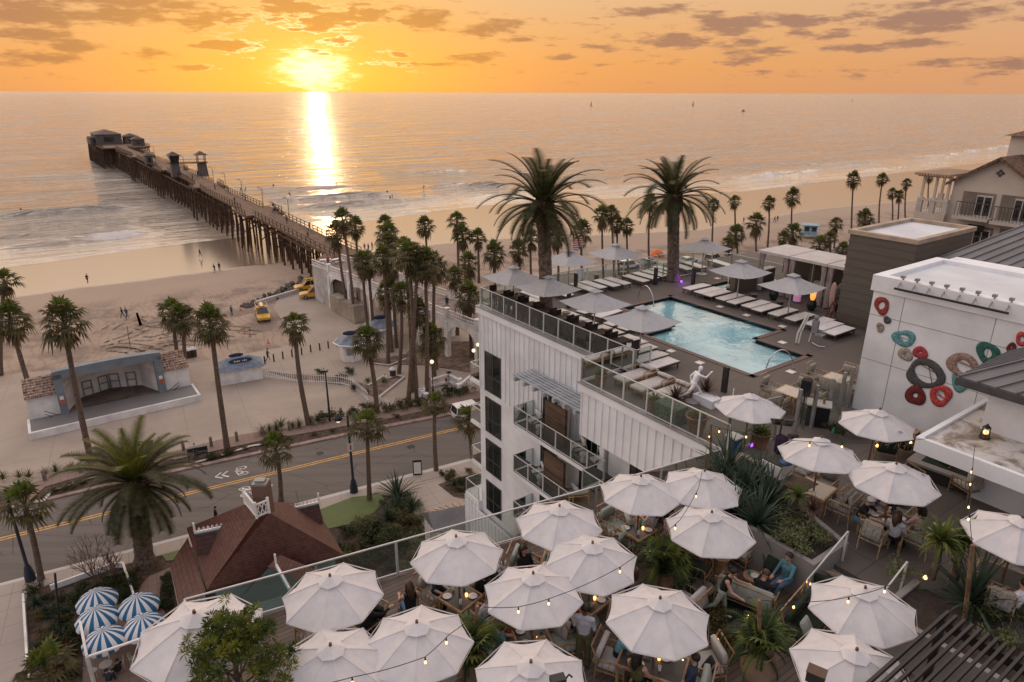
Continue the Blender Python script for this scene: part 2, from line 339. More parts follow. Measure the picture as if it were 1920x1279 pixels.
def sea():
    def fn(t, bs, ob):
        geo = t.n('ShaderNodeNewGeometry'); pos = geo.outputs['Position']
        rot = t.n('ShaderNodeMapping', {'Vector': pos, 'Rotation': (0, 0, R(-32))}).outputs[0]
        st = t.n('ShaderNodeMapping', {'Vector': rot, 'Scale': (.17, 1.0, 1.0)}).outputs[0]
        n1 = t.noise(st, .035, 5, .68); n2 = t.noise(st, .40, 4, .65, .4); n3 = t.noise(st, .02, 3, .5)
        h = t.m('ADD', t.m('MULTIPLY', n1, 10.0), t.m('MULTIPLY', n2, 2.0))
        foam = t.n('ShaderNodeAttribute', attribute_name='foam').outputs['Fac']
        fz = t.noise(st, 1.6, 5, .7); fm = t.step(t.m('ADD', foam, t.m('MULTIPLY', t.m('SUBTRACT', fz, .5), 1.1)), .45, .85)
        base = t.mix(n3, (.20, .172, .142), (.27, .232, .195))
        shal = t.n('ShaderNodeAttribute', attribute_name='shallow').outputs['Fac']
        base = t.mix(shal, base, (.36, .295, .22))
        t.put(bs.inputs['Base Color'], t.mix(fm, base, (.62, .58, .55)))
        t.put(bs.inputs['Roughness'], t.m('ADD', t.m('ADD', t.m('ADD', .02, t.m('MULTIPLY', t.step(t.noise(st, .075, 5, .75), .42, .66), .30)), t.m('MULTIPLY', t.m('SUBTRACT', 1.0, shal), .03)), t.m('MULTIPLY', fm, .5)))
        bs.inputs['IOR'].default_value = 1.333; bs.inputs['Specular IOR Level'].default_value = .85
        t.put(bs.inputs['Normal'], t.n('ShaderNodeBump', {'Height': h, 'Strength': t.m('SUBTRACT', 1.0, t.m('MULTIPLY', shal, .72)), 'Distance': 1.0}))
    mt = matn('sea_water', fn)
    th = np.radians(np.arange(-62, 62.01, .3)); r = np.concatenate([np.exp(np.arange(np.log(95), np.log(620), .0055)), np.exp(np.arange(np.log(620), np.log(60000), .08))])
    P = polar(r, th); z = np.full(len(P), WL); foam = np.zeros(len(P)); sd, al = pl_dist(P, SHORE)
    fade = sstep(0, 14, -sd)
    for pix, hh, w, fo in WAVES:
        L = poly(pix); d, a = pl_dist(P, L); k = np.abs(d) < 4*w
        tot = sum((q-p).length for p, q in zip(L, L[1:])); tp = sstep(0, .25*tot, a)*sstep(0, .25*tot, tot-a)
        dd = d+np.sin(a*.21)*w*.35+np.sin(a*.57+1)*w*.15
        prof = np.where(dd > 0, np.exp(-(dd/(w*.48))**2), np.exp(-(dd/(w*1.6))**2)); prof[np.abs(d) > 4*w] = 0
        mod = .7+.3*np.sin(a*.11+len(pix)); z += hh*1.9*prof*tp*mod
        ff = np.where(dd > -.3*w, np.exp(-((dd-.5*w)/(w*.9))**2), 0)*tp; ff[np.abs(d) > 4*w] = 0
        foam = np.maximum(foam, min(1.15, max(fo, .3)*1.35)*ff*(.6+.4*np.sin(a*.19+2)))
    foam = np.maximum(foam, np.exp(-((sd+.7)/.55)**2)*.62)
    shal = sstep(-55, -4, sd)
    z = np.where(sd > -1, np.minimum(z, WL+.03), z); z = np.where(sd > 1.5, WL-1.5, z)
    keep = None
    return grid_obj('sea', P, z, len(r), len(th), mt, {'foam': foam, 'shallow': shal})
sea()
def sandz(sd): return np.where(sd > 0, np.minimum(WL+.015*sd, -.03), WL+.05*np.maximum(sd, -40))
def sand():
    def fn(t, bs, ob):
        geo = t.n('ShaderNodeNewGeometry'); pos = geo.outputs['Position']
        wet = t.n('ShaderNodeAttribute', attribute_name='wet').outputs['Fac']
        dry = t.n('ShaderNodeAttribute', attribute_name='dry').outputs['Fac']
        n1 = t.noise(pos, .06, 5, .6, .5); n2 = t.noise(pos, .8, 5, .65); n3 = t.noise(pos, .18, 4, .6)
        st = t.n('ShaderNodeMapping', {'Vector': pos, 'Rotation': (0, 0, R(-32)), 'Scale': (.12, 1.6, 1)}).outputs[0]
        trk = t.n('ShaderNodeTexWave', {'Vector': t.n('ShaderNodeMapping', {'Vector': pos, 'Rotation': (0, 0, R(-30))}).outputs[0], 'Scale': .30, 'Distortion': 22.0, 'Detail': 3.0, 'Detail Scale': .25}).outputs[1]
        c = t.mix(n1, (.30, .225, .17), (.40, .31, .24))
        c = t.mix(t.m('MULTIPLY', dry, t.step(n3, .42, .62)), c, (.215, .165, .13))
        c = t.mix(t.m('MULTIPLY', dry, t.m('MULTIPLY', t.step(trk, .80, .95), .25)), c, (.16, .12, .095))
        c = t.mix(t.m('MULTIPLY', dry, t.m('MULTIPLY', t.step(n2, .58, .75), .5)), c, (.15, .115, .09))
        w2 = t.step(t.m('ADD', wet, t.m('MULTIPLY', t.m('SUBTRACT', n3, .5), .5)), .3, .7)
        t.put(bs.inputs['Base Color'], t.mix(w2, c, (.20, .145, .105)))
        t.put(bs.inputs['Roughness'], t.m('SUBTRACT', .85, t.m('MULTIPLY', w2, .68)))
        t.put(bs.inputs['Specular IOR Level'], t.m('ADD', .2, t.m('MULTIPLY', w2, .8)))
        hh = t.m('ADD', t.m('MULTIPLY', n2, t.m('MULTIPLY', dry, .16)), t.m('MULTIPLY', trk, t.m('MULTIPLY', dry, .05)))
        t.put(bs.inputs['Normal'], t.n('ShaderNodeBump', {'Height': hh, 'Strength': .8, 'Distance': 1.0}))
    mt = matn('beach_sand', fn)
    th = np.radians(np.arange(-64, 64.01, .5)); r = np.concatenate([[3, 15, 30, 45], np.exp(np.arange(np.log(55), np.log(900), .009)), [1500, 4000]])
    P = polar(r, th); sd, al = pl_dist(P, SHORE); wd, _ = pl_dist(P, WETL)
    z = sandz(sd); dry = sstep(10, 22, wd)
    rs = np.random.RandomState(3); z = z+dry*.05*np.sin(P[:, 0]*.9+np.sin(P[:, 1]*.5)*2)*np.sin(P[:, 1]*.8)*(wd < 60)
    z = np.where(wd > 30, np.minimum(z, -.05), z)
    return grid_obj('beach', P, z, len(r), len(th), mt, {'wet': 1-sstep(-3, 7, wd), 'dry': dry})
sand()
def concrete(name, c, joint=0.0, rz=0.0, var=.10):
    def fn(t, bs, ob):
        pos = t.n('ShaderNodeNewGeometry').outputs['Position']
        n1 = t.noise(pos, .12, 5, .6, .4); n2 = t.noise(pos, 1.6, 5, .65); n3 = t.noise(pos, 9.0, 3, .6)
        col = t.mix(t.step(n1, .3, .7), tuple(x*(1-1.6*var) for x in c), tuple(x*(1+var) for x in c))
        col = t.mix(t.m('MULTIPLY', t.step(n2, .55, .78), .35), col, tuple(x*.62 for x in c))
        col = t.mix(t.m('MULTIPLY', n3, .18), col, tuple(x*.7 for x in c))
        if joint:
            mp = t.n('ShaderNodeMapping', {'Vector': pos, 'Rotation': (0, 0, rz)}).outputs[0]
            s2 = t.n('ShaderNodeSeparateXYZ', {0: mp}); e = None
            for k in (0, 1):
                fr = t.m('ABSOLUTE', t.m('SUBTRACT', t.m('FRACT', t.m('DIVIDE', s2.outputs[k], joint)), .5))
                ln = t.m('GREATER_THAN', fr, .5-.022/joint*1.2); e = ln if e is None else t.m('MAXIMUM', e, ln)
            col = t.mix(t.m('MULTIPLY', e, .5), col, tuple(x*.45 for x in c))
        t.put(bs.inputs['Base Color'], col); bs.inputs['Roughness'].default_value = .75; bs.inputs['Specular IOR Level'].default_value = .25
        t.put(bs.inputs['Normal'], t.n('ShaderNodeBump', {'Height': n3, 'Strength': .25, 'Distance': .02}))
    return matn(name, fn)
PLAZA = concrete('plaza_concrete', (.37, .305, .25), 6.0, R(-28))
WALK = concrete('sidewalk_concrete', (.36, .31, .27), 1.8, R(-28))
def asph(t, bs, ob):
    pos = t.n('ShaderNodeNewGeometry').outputs['Position']; mp = t.n('ShaderNodeMapping', {'Vector': pos, 'Rotation': (0, 0, R(-28)), 'Scale': (.035, .9, 1)}).outputs[0]
    st = t.noise(mp, 1.0, 4, .6); n1 = t.noise(pos, .15, 4, .6); n3 = t.noise(pos, 14, 3, .7); vo = t.n('ShaderNodeTexVoronoi', {'Vector': t.n('ShaderNodeMapping', {'Vector': pos, 'Rotation': (0, 0, R(-28)), 'Scale': (.16, .4, 1)}).outputs[0], 'Scale': 1.0, 'Randomness': .9}, feature='DISTANCE_TO_EDGE').outputs[0]
    c = t.mix(t.step(st, .3, .7), (.078, .066, .058), (.122, .104, .09)); c = t.mix(t.m('MULTIPLY', t.step(n1, .5, .7), .5), c, (.07, .06, .055)); c = t.mix(t.m('MULTIPLY', n3, .35), c, (.15, .13, .115)); cr = t.m('MULTIPLY', t.m('LESS_THAN', t.m('ADD', vo, t.m('MULTIPLY', n1, .03)), .022), .6)
    t.put(bs.inputs['Base Color'], t.mix(cr, c, (.035, .03, .028))); bs.inputs['Roughness'].default_value = .7; t.put(bs.inputs['Normal'], t.n('ShaderNodeBump', {'Height': n3, 'Strength': .3, 'Distance': .02}))
ASPH = matn('asphalt', asph)
KERB = concrete('kerb_concrete', (.50, .47, .44), 0)
POOLD = concrete('pool_deck_concrete', (.132, .112, .098), 3.4, -HA, .08)
BRICK = concrete('brick_paving', (.235, .165, .135), .6, R(-28))
SOIL = mat('soil_mulch', (.085, .055, .04), .95, .3, 2.5, bump=1., bscale=9)
def sheet(name, pix, z, mt, thick=.2, kind='structure'):
    m = MB(); m.prism([at(x, y, z) for x, y in pix], z-thick, z); o = m.obj(name, mt); return tag(o, kind=kind)
# plaza between beach and street
sheet('plaza', [(-500, 800), (0, 716), (130, 694), (350, 682), (525, 652), (560, 640), (512, 578), (520, 563), (590, 515), (700, 530), (905, 640), (905, 770), (740, 800), (330, 880), (0, 950), (-600, 1080)], 0.0, PLAZA)
sheet('beach_path', [(-300, 752), (0, 704), (130, 690), (240, 676), (240, 690), (130, 705), (0, 722), (-300, 772)], .01, PLAZA)
# street
NEARK = [(-300, 1170), (0, 1095), (345, 1005), (575, 940), (885, 860), (1000, 829)]
FARK = [(1000, 738), (880, 766), (700, 800), (500, 842), (380, 868), (175, 912), (0, 953), (-300, 1022)]
sheet('road', [(x, y+3) for x, y in NEARK]+FARK, .02, ASPH)
YEL = mat('yellow_road_paint', (.62, .33, .07), .6, .15, 2.0); WHT = mat('white_road_paint', (.60, .58, .55), .6, .2, 2.0)
def strip(mb, pts, w, off=0.0, mi=0):
    for a, b in zip(pts, pts[1:]):
        d = (b-a).normalized(); n = Vector((-d.y, d.x, 0)); q = [a+n*(off-w/2), b+n*(off-w/2), b+n*(off+w/2), a+n*(off+w/2)]
        mb.add(q, [(0, 1, 2, 3)], mi)
m = MB(); YL = [at(x, y, .025) for x, y in [(-300, 1083), (0, 1011), (345, 927), (520, 885), (865, 802), (1000, 770)]]
strip(m, YL, .15, .17); strip(m, YL, .15, -.17); struct('centre_line', m, YEL)
def sharrow(pc, flip, label):
    o = at(*pc, .026); a = at(pc[0]+40, pc[1]-9.3, .026); d = (a-o).normalized()*(1 if flip else -1); n = Vector((-d.y, d.x, 0)); m = MB()
    P = lambda s, q: o+d*s+n*q
    def ring(s, q, r):
        for k in range(14):
            t0, t1 = 2*math.pi*k/14, 2*math.pi*(k+1)/14
            m.quad(P(s+math.cos(t0)*r, q+math.sin(t0)*r*.62), P(s+math.cos(t1)*r, q+math.sin(t1)*r*.62), P(s+math.cos(t1)*(r-.13), q+math.sin(t1)*(r-.13)*.62), P(s+math.cos(t0)*(r-.13), q+math.sin(t0)*(r-.13)*.62))
    def ln(s0, q0, s1, q1, w=.13): strip(m, [P(s0, q0), P(s1, q1)], w)
    ring(-.1, -.55, .5); ring(-.1, .55, .5); ln(-.1, -.55, .35, -.1); ln(.35, -.1, -.1, .1); ln(-.1, .1, -.1, .5); ln(.35, -.1, .4, .35); ln(.4, .3, -.1, .55); ln(.35, -.3, .5, -.05)
    for k in (0, .55): ln(1.1+k, -.55, 1.65+k, 0, .17); ln(1.65+k, 0, 1.1+k, .55, .17)
    return struct('bicycle_marking', m, WHT)
sharrow((452, 883), False, ''); sharrow((462, 921), True, '')
# near pavement, kerbs and gardens
def band(name, a, b, z, mt, thick=.16): return sheet(name, a+b[::-1], z, mt, thick)
band('kerb', [(x, y-1.5) for x, y in NEARK], [(x, y+4) for x, y in NEARK], .15, KERB)
NW = [(-300, 1200), (0, 1118), (110, 1090), (345, 1030), (575, 962), (705, 924), (800, 900), (885, 880), (1000, 850)]
band('sidewalk', [(x, y+4) for x, y in NEARK], NW, .14, WALK)
sheet('alley_pavement', [(-300, 1200), (0, 1118), (95, 1094), (50, 1115), (45, 1200), (60, 1279), (90, 1400), (-400, 1500)], .13, WALK)
sheet('garden_ground', [(95, 1094), (345, 1030), (575, 962), (705, 924), (755, 935), (800, 990), (830, 1100), (900, 1330), (90, 1430), (60, 1279), (45, 1200), (50, 1115)], .12, SOIL)
sheet('entry_walk', [(705, 924), (885, 880), (1000, 850), (1000, 1100), (900, 1160), (760, 1160), (745, 1065), (800, 992), (755, 935)], .15, WALK)
# far pavement: red brick bulb-outs, planting strip, hedge ground
FS = [(-300, 1006), (0, 945), (55, 938), (110, 905), (180, 888), (330, 858), (360, 848), (395, 838), (440, 828), (640, 800), (885, 757), (1000, 736)]
FB = [(-300, 965), (0, 912), (60, 905), (150, 880), (330, 845), (380, 832), (450, 815), (560, 800), (740, 768), (885, 735), (1000, 716)]
band('far_kerb', FARK[::-1], [(x, y+5) for x, y in FARK[::-1]], .14, mat('red_kerb', (.27, .19, .165), .7, .2, 1.0))
sheet('planting_bed', FARK+FB, .10, SOIL)
band('brick_walk', FB, [(x, y+14) for x, y in FB], .15, BRICK)
BUL = MB()
for pts in ([(55, 938), (85, 912), (150, 893), (250, 872), (160, 878), (60, 905)], [(325, 862), (390, 848), (480, 828), (640, 800), (540, 808), (430, 822), (330, 848)]):
    BUL.prism([at(x, y, .17) for x, y in pts], .0, .17)
struct('brick_bulb_out', BUL, BRICK)
CK = MB()
for pts in ([(78, 942), (98, 920), (160, 898), (200, 888)], [(345, 872), (400, 858), (470, 836), (520, 828)]):
    strip(CK, [at(x, y, .2) for x, y in pts], .3)
struct('garden_edging', CK, KERB)
# lawn and garden paths
LAWN = matn('lawn_grass', lambda t, bs, ob: (t.put(bs.inputs['Base Color'], t.mix(t.noise(ob, 2.0, 6, .7), (.045, .078, .012), (.095, .14, .022))), t.put(bs.inputs['Normal'], t.n('ShaderNodeBump', {'Height': t.noise(ob, 40, 3, .7), 'Strength': .8, 'Distance': .04}))))
sheet('lawn', [(600, 955), (660, 932), (715, 926), (722, 940), (700, 962), (660, 982), (612, 992)], .17, LAWN, .1)
sheet('lawn', [(303, 1040), (355, 1026), (362, 1044), (312, 1052)], .17, LAWN, .1)
sheet('brick_path', [(300, 1072), (322, 1062), (316, 1085), (300, 1110), (300, 1130), (318, 1165), (270, 1180), (258, 1130), (262, 1100), (280, 1080)], .16, BRICK, .1)
sheet('patio_ground', [(160, 1135), (262, 1132), (330, 1175), (340, 1240), (260, 1400), (150, 1400)], .16, BRICK, .1)
TT = MB(); rr = random.Random(4)
for k in range(9):
    x, y = rr.uniform(120, 460), rr.uniform(612, 668); pts = [at(x+i*9*rr.uniform(.8, 1.2), y-14*math.sin(i*.25+k)-i*1.2, .03) for i in range(12)]
    for o_ in (-.8, .8): strip(TT, pts, .22, o_)
struct('tyre_tracks', TT, mat('rutted_sand', (.20, .15, .115), .9, .25, 3))
# car park behind the pool
sheet('car_park', [(905, 640), (905, 560), (1040, 515), (1250, 497), (1560, 468), (1800, 440), (2100, 420), (2100, 700), (1000, 900)], .0, ASPH)
sheet('strand_walk', [(905, 562), (905, 548), (1040, 503), (1250, 487), (1560, 458), (1800, 432), (1800, 440), (1560, 468), (1250, 497), (1040, 515)], .03, WALK)
# ================================================================ LIBRARY
def leafmat(name, col, col2, trans=.35, rough=.55):
    def fn(t, bs, ob):
        info = t.n('ShaderNodeObjectInfo'); n = t.noise(ob, 3.0, 3, .6)
        c = t.mix(t.step(n, .35, .65), col, col2)
        t.put(bs.inputs['Base Color'], c); bs.inputs['Roughness'].default_value = rough; bs.inputs['Specular IOR Level'].default_value = .3
        tl = t.n('ShaderNodeBsdfTranslucent', {0: c}); mx = t.n('ShaderNodeMixShader', {0: trans, 1: bs.outputs[0], 2: tl.outputs[0]})
        t.put(t.nt.nodes['Material Output'].inputs[0], mx)
    return matn(name, fn)
FAN = leafmat('fan_palm_leaf', (.050, .046, .018), (.135, .115, .042), .42); FANY = leafmat('young_fan_leaf', (.06, .095, .02), (.15, .17, .035))
DATE = leafmat('date_palm_leaf', (.032, .036, .015), (.085, .08, .03), .42); DATEY = leafmat('date_palm_new_leaf', (.07, .085, .012), (.13, .125, .02))
DEAD = leafmat('dead_palm_leaf', (.095, .060, .032), (.16, .10, .05), .15)
BARK = mat('palm_bark', (.16, .115, .085), .9, .25, 4, bump=1., bscale=14, stretch=(1, 1, 3)); BARK2 = mat('date_palm_bark', (.15, .11, .085), .9, .3, 5, bump=1., bscale=10)
SHRUB = leafmat('shrub_leaf', (.025, .036, .012), (.065, .075, .024)); SHRUBL = leafmat('silver_shrub_leaf', (.10, .12, .055), (.22, .23, .10)); SHRUBO = leafmat('ochre_shrub_leaf', (.07, .065, .02), (.13, .10, .03))
AGAVE = leafmat('agave_leaf', (.03, .055, .035), (.06, .09, .055), .15); BRONZE = leafmat('bronze_leaf', (.06, .03, .022), (.11, .055, .03), .2); REDL = leafmat('red_shrub_leaf', (.12, .03, .015), (.20, .06, .02), .2)
GRASSY = leafmat('ornamental_grass_leaf', (.07, .075, .03), (.14, .13, .05))
TREEL = leafmat('young_tree_leaf', (.035, .060, .012), (.10, .13, .02))
FLOWER = mat('white_flower', (.7, .62, .6), .8, .1); PINKF = mat('pink_flower', (.5, .2, .25), .8, .2)

def frond_fan(mb, o, d, L, rr, n=11, mi=0, droop=.25):
    """one fan leaf: petiole and radiating blades"""
    d = d.normalized(); side = d.cross(Vector((0, 0, 1)));
    if side.length < .05: side = Vector((1, 0, 0))
    side.normalize(); up = side.cross(d).normalized(); hub = o+d*L*.50
    mb.bar(o, hub, .035, .03, mi)
    for k in range(n):
        a = (k/(n-1)-.5)*R(190); dirv = (d*math.cos(a)+side*math.sin(a)).normalized(); l = L*.56*(1-.22*abs(k/(n-1)-.5)*2)*rr.uniform(.88, 1.08)
        w = (side*math.cos(a)-d*math.sin(a))*l*.10; mid = hub+dirv*l*.55+up*.04*L; tip = hub+dirv*l-Vector((0, 0, l*droop*rr.uniform(.6, 1.5)))
        mb.add([hub, mid-w, tip, mid+w], [(0, 1, 2, 3)], mi)
def fan_crown(seed, nl=34, L=1.5, full=False):
    rr = random.Random(seed); g = MB(); dd = MB()
    for k in range(nl):
        th = k*2.399963+rr.uniform(-.3, .3); el = R(88-125*(k/nl)**.9+rr.uniform(-9, 9)); l = L*rr.uniform(.85, 1.12)
        d = Vector((math.cos(th)*math.cos(el), math.sin(th)*math.cos(el), math.sin(el)))
        frond_fan(g, Vector((0, 0, .1-.25*k/nl)), d, l, rr, 11, 1 if k < nl*.22 else 0, .18+.3*k/nl)
    for k in range(20 if full else 12):
        th = k*2.4+rr.uniform(-.4, .4); el = R(rr.uniform(-82, -52)); l = L*rr.uniform(.6, 1.0)
        d = Vector((math.cos(th)*math.cos(el), math.sin(th)*math.cos(el), math.sin(el)))
        frond_fan(dd, Vector((0, 0, -.2-.25*rr.random())), d, l, rr, 7, 0, .55)
    return g, dd
_crowns = []
for sd, nl, full in ((1, 30, False), (2, 25, True), (3, 33, False), (4, 20, False)):
    g, dd = fan_crown(sd, nl, 1.5, full); og = g.obj('fronds', [FAN, FANY]); od = dd.obj('dead_fronds', [DEAD]); _crowns.append((og.data, od.data))
    bpy.data.objects.remove(og); bpy.data.objects.remove(od)
def up(base, x, y):
    """point seen at pixel (x, y) at the same forward distance as base"""
    d = ray(x, y); k = base.y/d.y; return Vector((d.x*k, base.y, CAMZ+d.z*k))
PN = [0]
def fan_palm(crown_px, base_px, label, group=None, r=2.0, tr=.25, young=False, z=0.0):
    b = at(*base_px, z); c = up(b, *crown_px); rel = c-b; PN[0] += 1; rr = random.Random(PN[0]*7)
    t = thing('fan_palm', label, 'palm tree', b, 0, group)
    m = MB(); n = 9; bend = rel.cross(Vector((0, 0, 1)))
    sway = Vector((rr.uniform(-1, 1), rr.uniform(-1, 1), 0))*.022*rel.length
    pts = [rel*(i/n)+sway*math.sin(math.pi*i/n) for i in range(n+1)]
    rad = [tr*(1.35 if i == 0 else 1.12-.35*i/n)*(1+.06*(i % 2)) for i in range(n+1)]; rad[-1] *= 1.2
    m.tube(pts, rad, 8); m.obj('trunk', BARK, t)
    k = PN[0] % 3 if not young else 3; s = r/1.5*rr.uniform(.85, 1.12)
    for dname, me, ms in (('fronds', _crowns[k][0], None), ('dead_fronds', _crowns[k][1], None)):
        o = bpy.data.objects.new(dname, me); COL.objects.link(o); o.parent = t; o.location = rel; o.rotation_euler = (rr.uniform(-.12, .12), rr.uniform(-.12, .12), rr.uniform(0, 6.28)); o.scale = (s, s, s*rr.uniform(.85, 1.15))
        if young and dname == 'dead_fronds': o.scale = (s*.6,)*3
    return t
def date_frond(mb, o, th, el, L, rr, mi=0, dens=34, curl=1.0):
    h = Vector((math.cos(th), math.sin(th), 0)); pts = []; p = Vector(o); a = el
    n = 14
    for i in range(n+1):
        pts.append(p.copy()); a -= R(5.4*curl)*(.45+1.1*i/n); p = p+(h*math.cos(a)+Vector((0, 0, math.sin(a))))*(L/n)
    mb.tube(pts, [.035*(1-.8*i/n)+.006 for i in range(n+1)], 4, mi, False)
    side = h.cross(Vector((0, 0, 1)))
    for i in range(dens):
        f = .1+.9*i/dens; k = min(n-1, int(f*n)); fr = f*n-k; q = pts[k].lerp(pts[k+1], fr); tan = (pts[k+1]-pts[k]).normalized(); upv = side.cross(tan)
        ll = L*.17*math.sin(math.pi*(.12+.82*f))**.6*rr.uniform(.9, 1.1)
        for s in (-1, 1):
            dv = (side*s*.92+tan*.55+upv*.26).normalized(); tip = q+dv*ll-Vector((0, 0, ll*.16)); w = tan*L*.019
            mb.add([q-w*.6, q+w*.6, tip], [(0, 1, 2)], mi)
def date_palm(base, top, label, name='date_palm', L=5.0, tr=.46, nf=64, seed=3, newf=.25, low=-62, group=None, dens=36):
    t = thing(name, label, 'palm tree', base, 0, group); rr = random.Random(seed); rel = Vector(top)-Vector(base); m = MB()
    n = 26; pts = [rel*(i/n) for i in range(n+1)]
    rad = [tr*(1.35-.35*min(1, i/3))*(1+.05*(i % 2))*(1 if i < n*.80 else 1.12+.25*math.sin(math.pi*(i-n*.8)/(n*.2))) for i in range(n+1)]
    m.tube(pts, rad, 14); m.obj('trunk', BARK2, t)
    m = MB()
    for k in range(70):                                              # old leaf bases under the crown
        th = k*2.4; z = rel.z*(.82+.17*k/70); r0 = tr*1.15; p = Vector((rel.x*z/rel.z+math.cos(th)*r0, rel.y*z/rel.z+math.sin(th)*r0, z))
        m.bar(p, p+Vector((math.cos(th)*.16, math.sin(th)*.16, .22)), .16, .06)
    m.obj('leaf_bases', DEAD, t)
    g = MB()
    for k in range(nf):
        f = k/nf; th = k*2.399963+rr.uniform(-.2, .2); el = R(86-(86-low)*f**1.05+rr.uniform(-6, 6)); l = L*(.82+.25*math.sin(math.pi*min(1, f*1.2)))*rr.uniform(.80, 1.10)
        date_frond(g, rel+Vector((math.cos(th)*.22, math.sin(th)*.22, .15-.4*f)), th, el, l, rr, 1 if f < newf else 0, dens, .55+.55*(1-abs(f-.5)*1.4))
    g.obj('fronds', [DATE, DATEY], t)
    return t
def leaf_cloud(mb, c, rad, n, size, rr, mi=0, gap=.0, flat=1.0, nm=1):
    """many small leaf faces through an ellipsoid volume, denser at its shell"""
    for _ in range(n):
        while True:
            d = Vector((rr.gauss(0, 1), rr.gauss(0, 1), rr.gauss(0, 1)))
            if d.length > .01: break
        d.normalize(); q = rr.random()**.45
        p = Vector(c)+Vector((d.x*rad[0], d.y*rad[1], d.z*rad[2]))*q
        a = Vector((rr.gauss(0, 1), rr.gauss(0, 1), rr.gauss(0, .6))).normalized(); b = a.cross(d+Vector((.01, .02, .03))).normalized(); s = size*rr.uniform(.6, 1.3)
        mb.add([p-a*s, p+b*s*.42, p+a*s, p-b*s*.42], [(0, 1, 2, 3)], mi+(rr.randrange(nm) if nm > 1 else 0))
def shrub_mesh(seed, n=420, size=.09, lobes=6, mats=1):
    rr = random.Random(seed); m = MB()
    for k in range(lobes):
        th = rr.uniform(0, 6.28); q = rr.uniform(.1, .6); leaf_cloud(m, (math.cos(th)*q, math.sin(th)*q, rr.uniform(.25, .65)), (rr.uniform(.3, .5), rr.uniform(.3, .5), rr.uniform(.25, .42)), n//lobes, size, rr, 0, nm=mats)
    for k in range(5): m.bar((0, 0, -.05), (rr.uniform(-.4, .4), rr.uniform(-.4, .4), rr.uniform(.3, .6)), .02)
    return m
def spiky_mesh(seed, n=34, L=.8, w=.06, lo=-5, hi=85, curve=.5):
    rr = random.Random(seed); m = MB()
    for k in range(n):
        th = k*2.4+rr.uniform(-.3, .3); el = R(hi-(hi-lo)*k/n+rr.uniform(-8, 8)); l = L*rr.uniform(.8, 1.15); h = Vector((math.cos(th), math.sin(th), 0)); sd = Vector((-h.y, h.x, 0)); p = Vector((0, 0, .02)); a = el; prev = None
        for i in range(5):
            ww = w*(1, 1.15, .9, .55, .04)[i]; q = [p-sd*ww/2+Vector((0, 0, ww*.2)), p, p+sd*ww/2+Vector((0, 0, ww*.2))]
            if prev: m.add(prev+q, [(0, 1, 4, 3), (1, 2, 5, 4)], 0)
            prev = q; p = p+(h*math.cos(a)+Vector((0, 0, math.sin(a))))*l/4; a -= curve*(i+1)*.16
    return m
PLANTS = {}
def plant(kind, loc, s, label, group=None, rz=None, cat='plant', name=None, fn=None, mt=None):
    if kind not in PLANTS:
        o = fn().obj(kind, mt); PLANTS[kind] = o.data; bpy.data.objects.remove(o)
    o = bpy.data.objects.new(name or kind, PLANTS[kind]); COL.objects.link(o); o.location = loc; o.rotation_euler = (0, 0, rz if rz is not None else rnd.uniform(0, 6.28)); o.scale = (s,)*3 if not hasattr(s, '__len__') else s
    return tag(o, label, cat, group)
def shrub(loc, s, label, kind='shrub', group=None, seed=1):
    k = {'shrub': (SHRUB, .085), 'silver_shrub': (SHRUBL, .07), 'ochre_shrub': (SHRUBO, .075), 'red_shrub': (REDL, .08)}[kind]
    return plant('%s%d' % (kind, seed % 3), loc, s, label, group, None, 'shrub', kind, lambda: shrub_mesh(seed % 3+11, 620, k[1], 7), k[0])
def spiky(loc, s, label, kind='agave', group=None):
    k = {'agave': (AGAVE, 40, .6, .085, 0, 85, .25), 'flax_plant': (BRONZE, 60, .8, .05, 5, 88, .7), 'cycad': (FANY, 46, .7, .06, 5, 70, .8), 'yucca': (AGAVE, 70, 1.1, .06, -35, 88, .35), 'grass_tuft': (GRASSY, 60, .7, .03, 20, 88, .9), 'aloe': (FANY, 40, .6, .07, -20, 80, 1.0)}[kind]
    return plant(kind, loc, s, label, group, None, 'plant', kind, lambda: spiky_mesh(hash(kind) % 7+len(kind), *k[1:]), k[0])

# ---------------------------------------------------------------- people
SKIN = mat('skin', (.46, .27, .19), .6, .05, 6); SKIN2 = mat('tan_skin', (.30, .165, .11), .6, .05, 6); SKIN3 = mat('dark_skin', (.10, .055, .04), .6, .05, 6)
def cloth(name, c): return mat(name+'_cloth', c, .9, .10, 7, bump=.3, bscale=40)
BLACKC = cloth('black', (.012, .012, .014)); WHITEC = cloth('white', (.66, .66, .68)); DENIM = cloth('denim', (.10, .17, .26)); TEALC = cloth('teal', (.10, .24, .28)); NAVYC = cloth('navy', (.03, .045, .08)); PINKC = cloth('pink', (.60, .36, .37)); GREYC = cloth('grey', (.25, .25, .26)); SAGEC = cloth('sage', (.30, .33, .27)); YELC = cloth('yellow', (.62, .50, .04)); TURQ = cloth('turquoise', (.16, .38, .45)); REDC = cloth('red', (.35, .05, .04)); OLIVE = cloth('olive', (.10, .10, .04)); LAVC = cloth('pale_grey', (.47, .48, .53)); CHECK = matn('blue_check_cloth', lambda t, bs, ob: t.put(bs.inputs['Base Color'], t.n('ShaderNodeTexChecker', {'Vector': ob, 'Color1': (.16, .25, .36), 'Color2': (.02, .035, .06), 'Scale': 22.0})))
HAIRD = mat('dark_hair', (.018, .012, .009), .5, .3, 12, stretch=(3, 3, 1)); HAIRB = mat('brown_hair', (.07, .035, .018), .5, .3, 12); HAIRL = mat('blond_hair', (.30, .19, .09), .5, .3, 12); HAIRG = mat('grey_hair', (.40, .38, .36), .6, .2, 12)
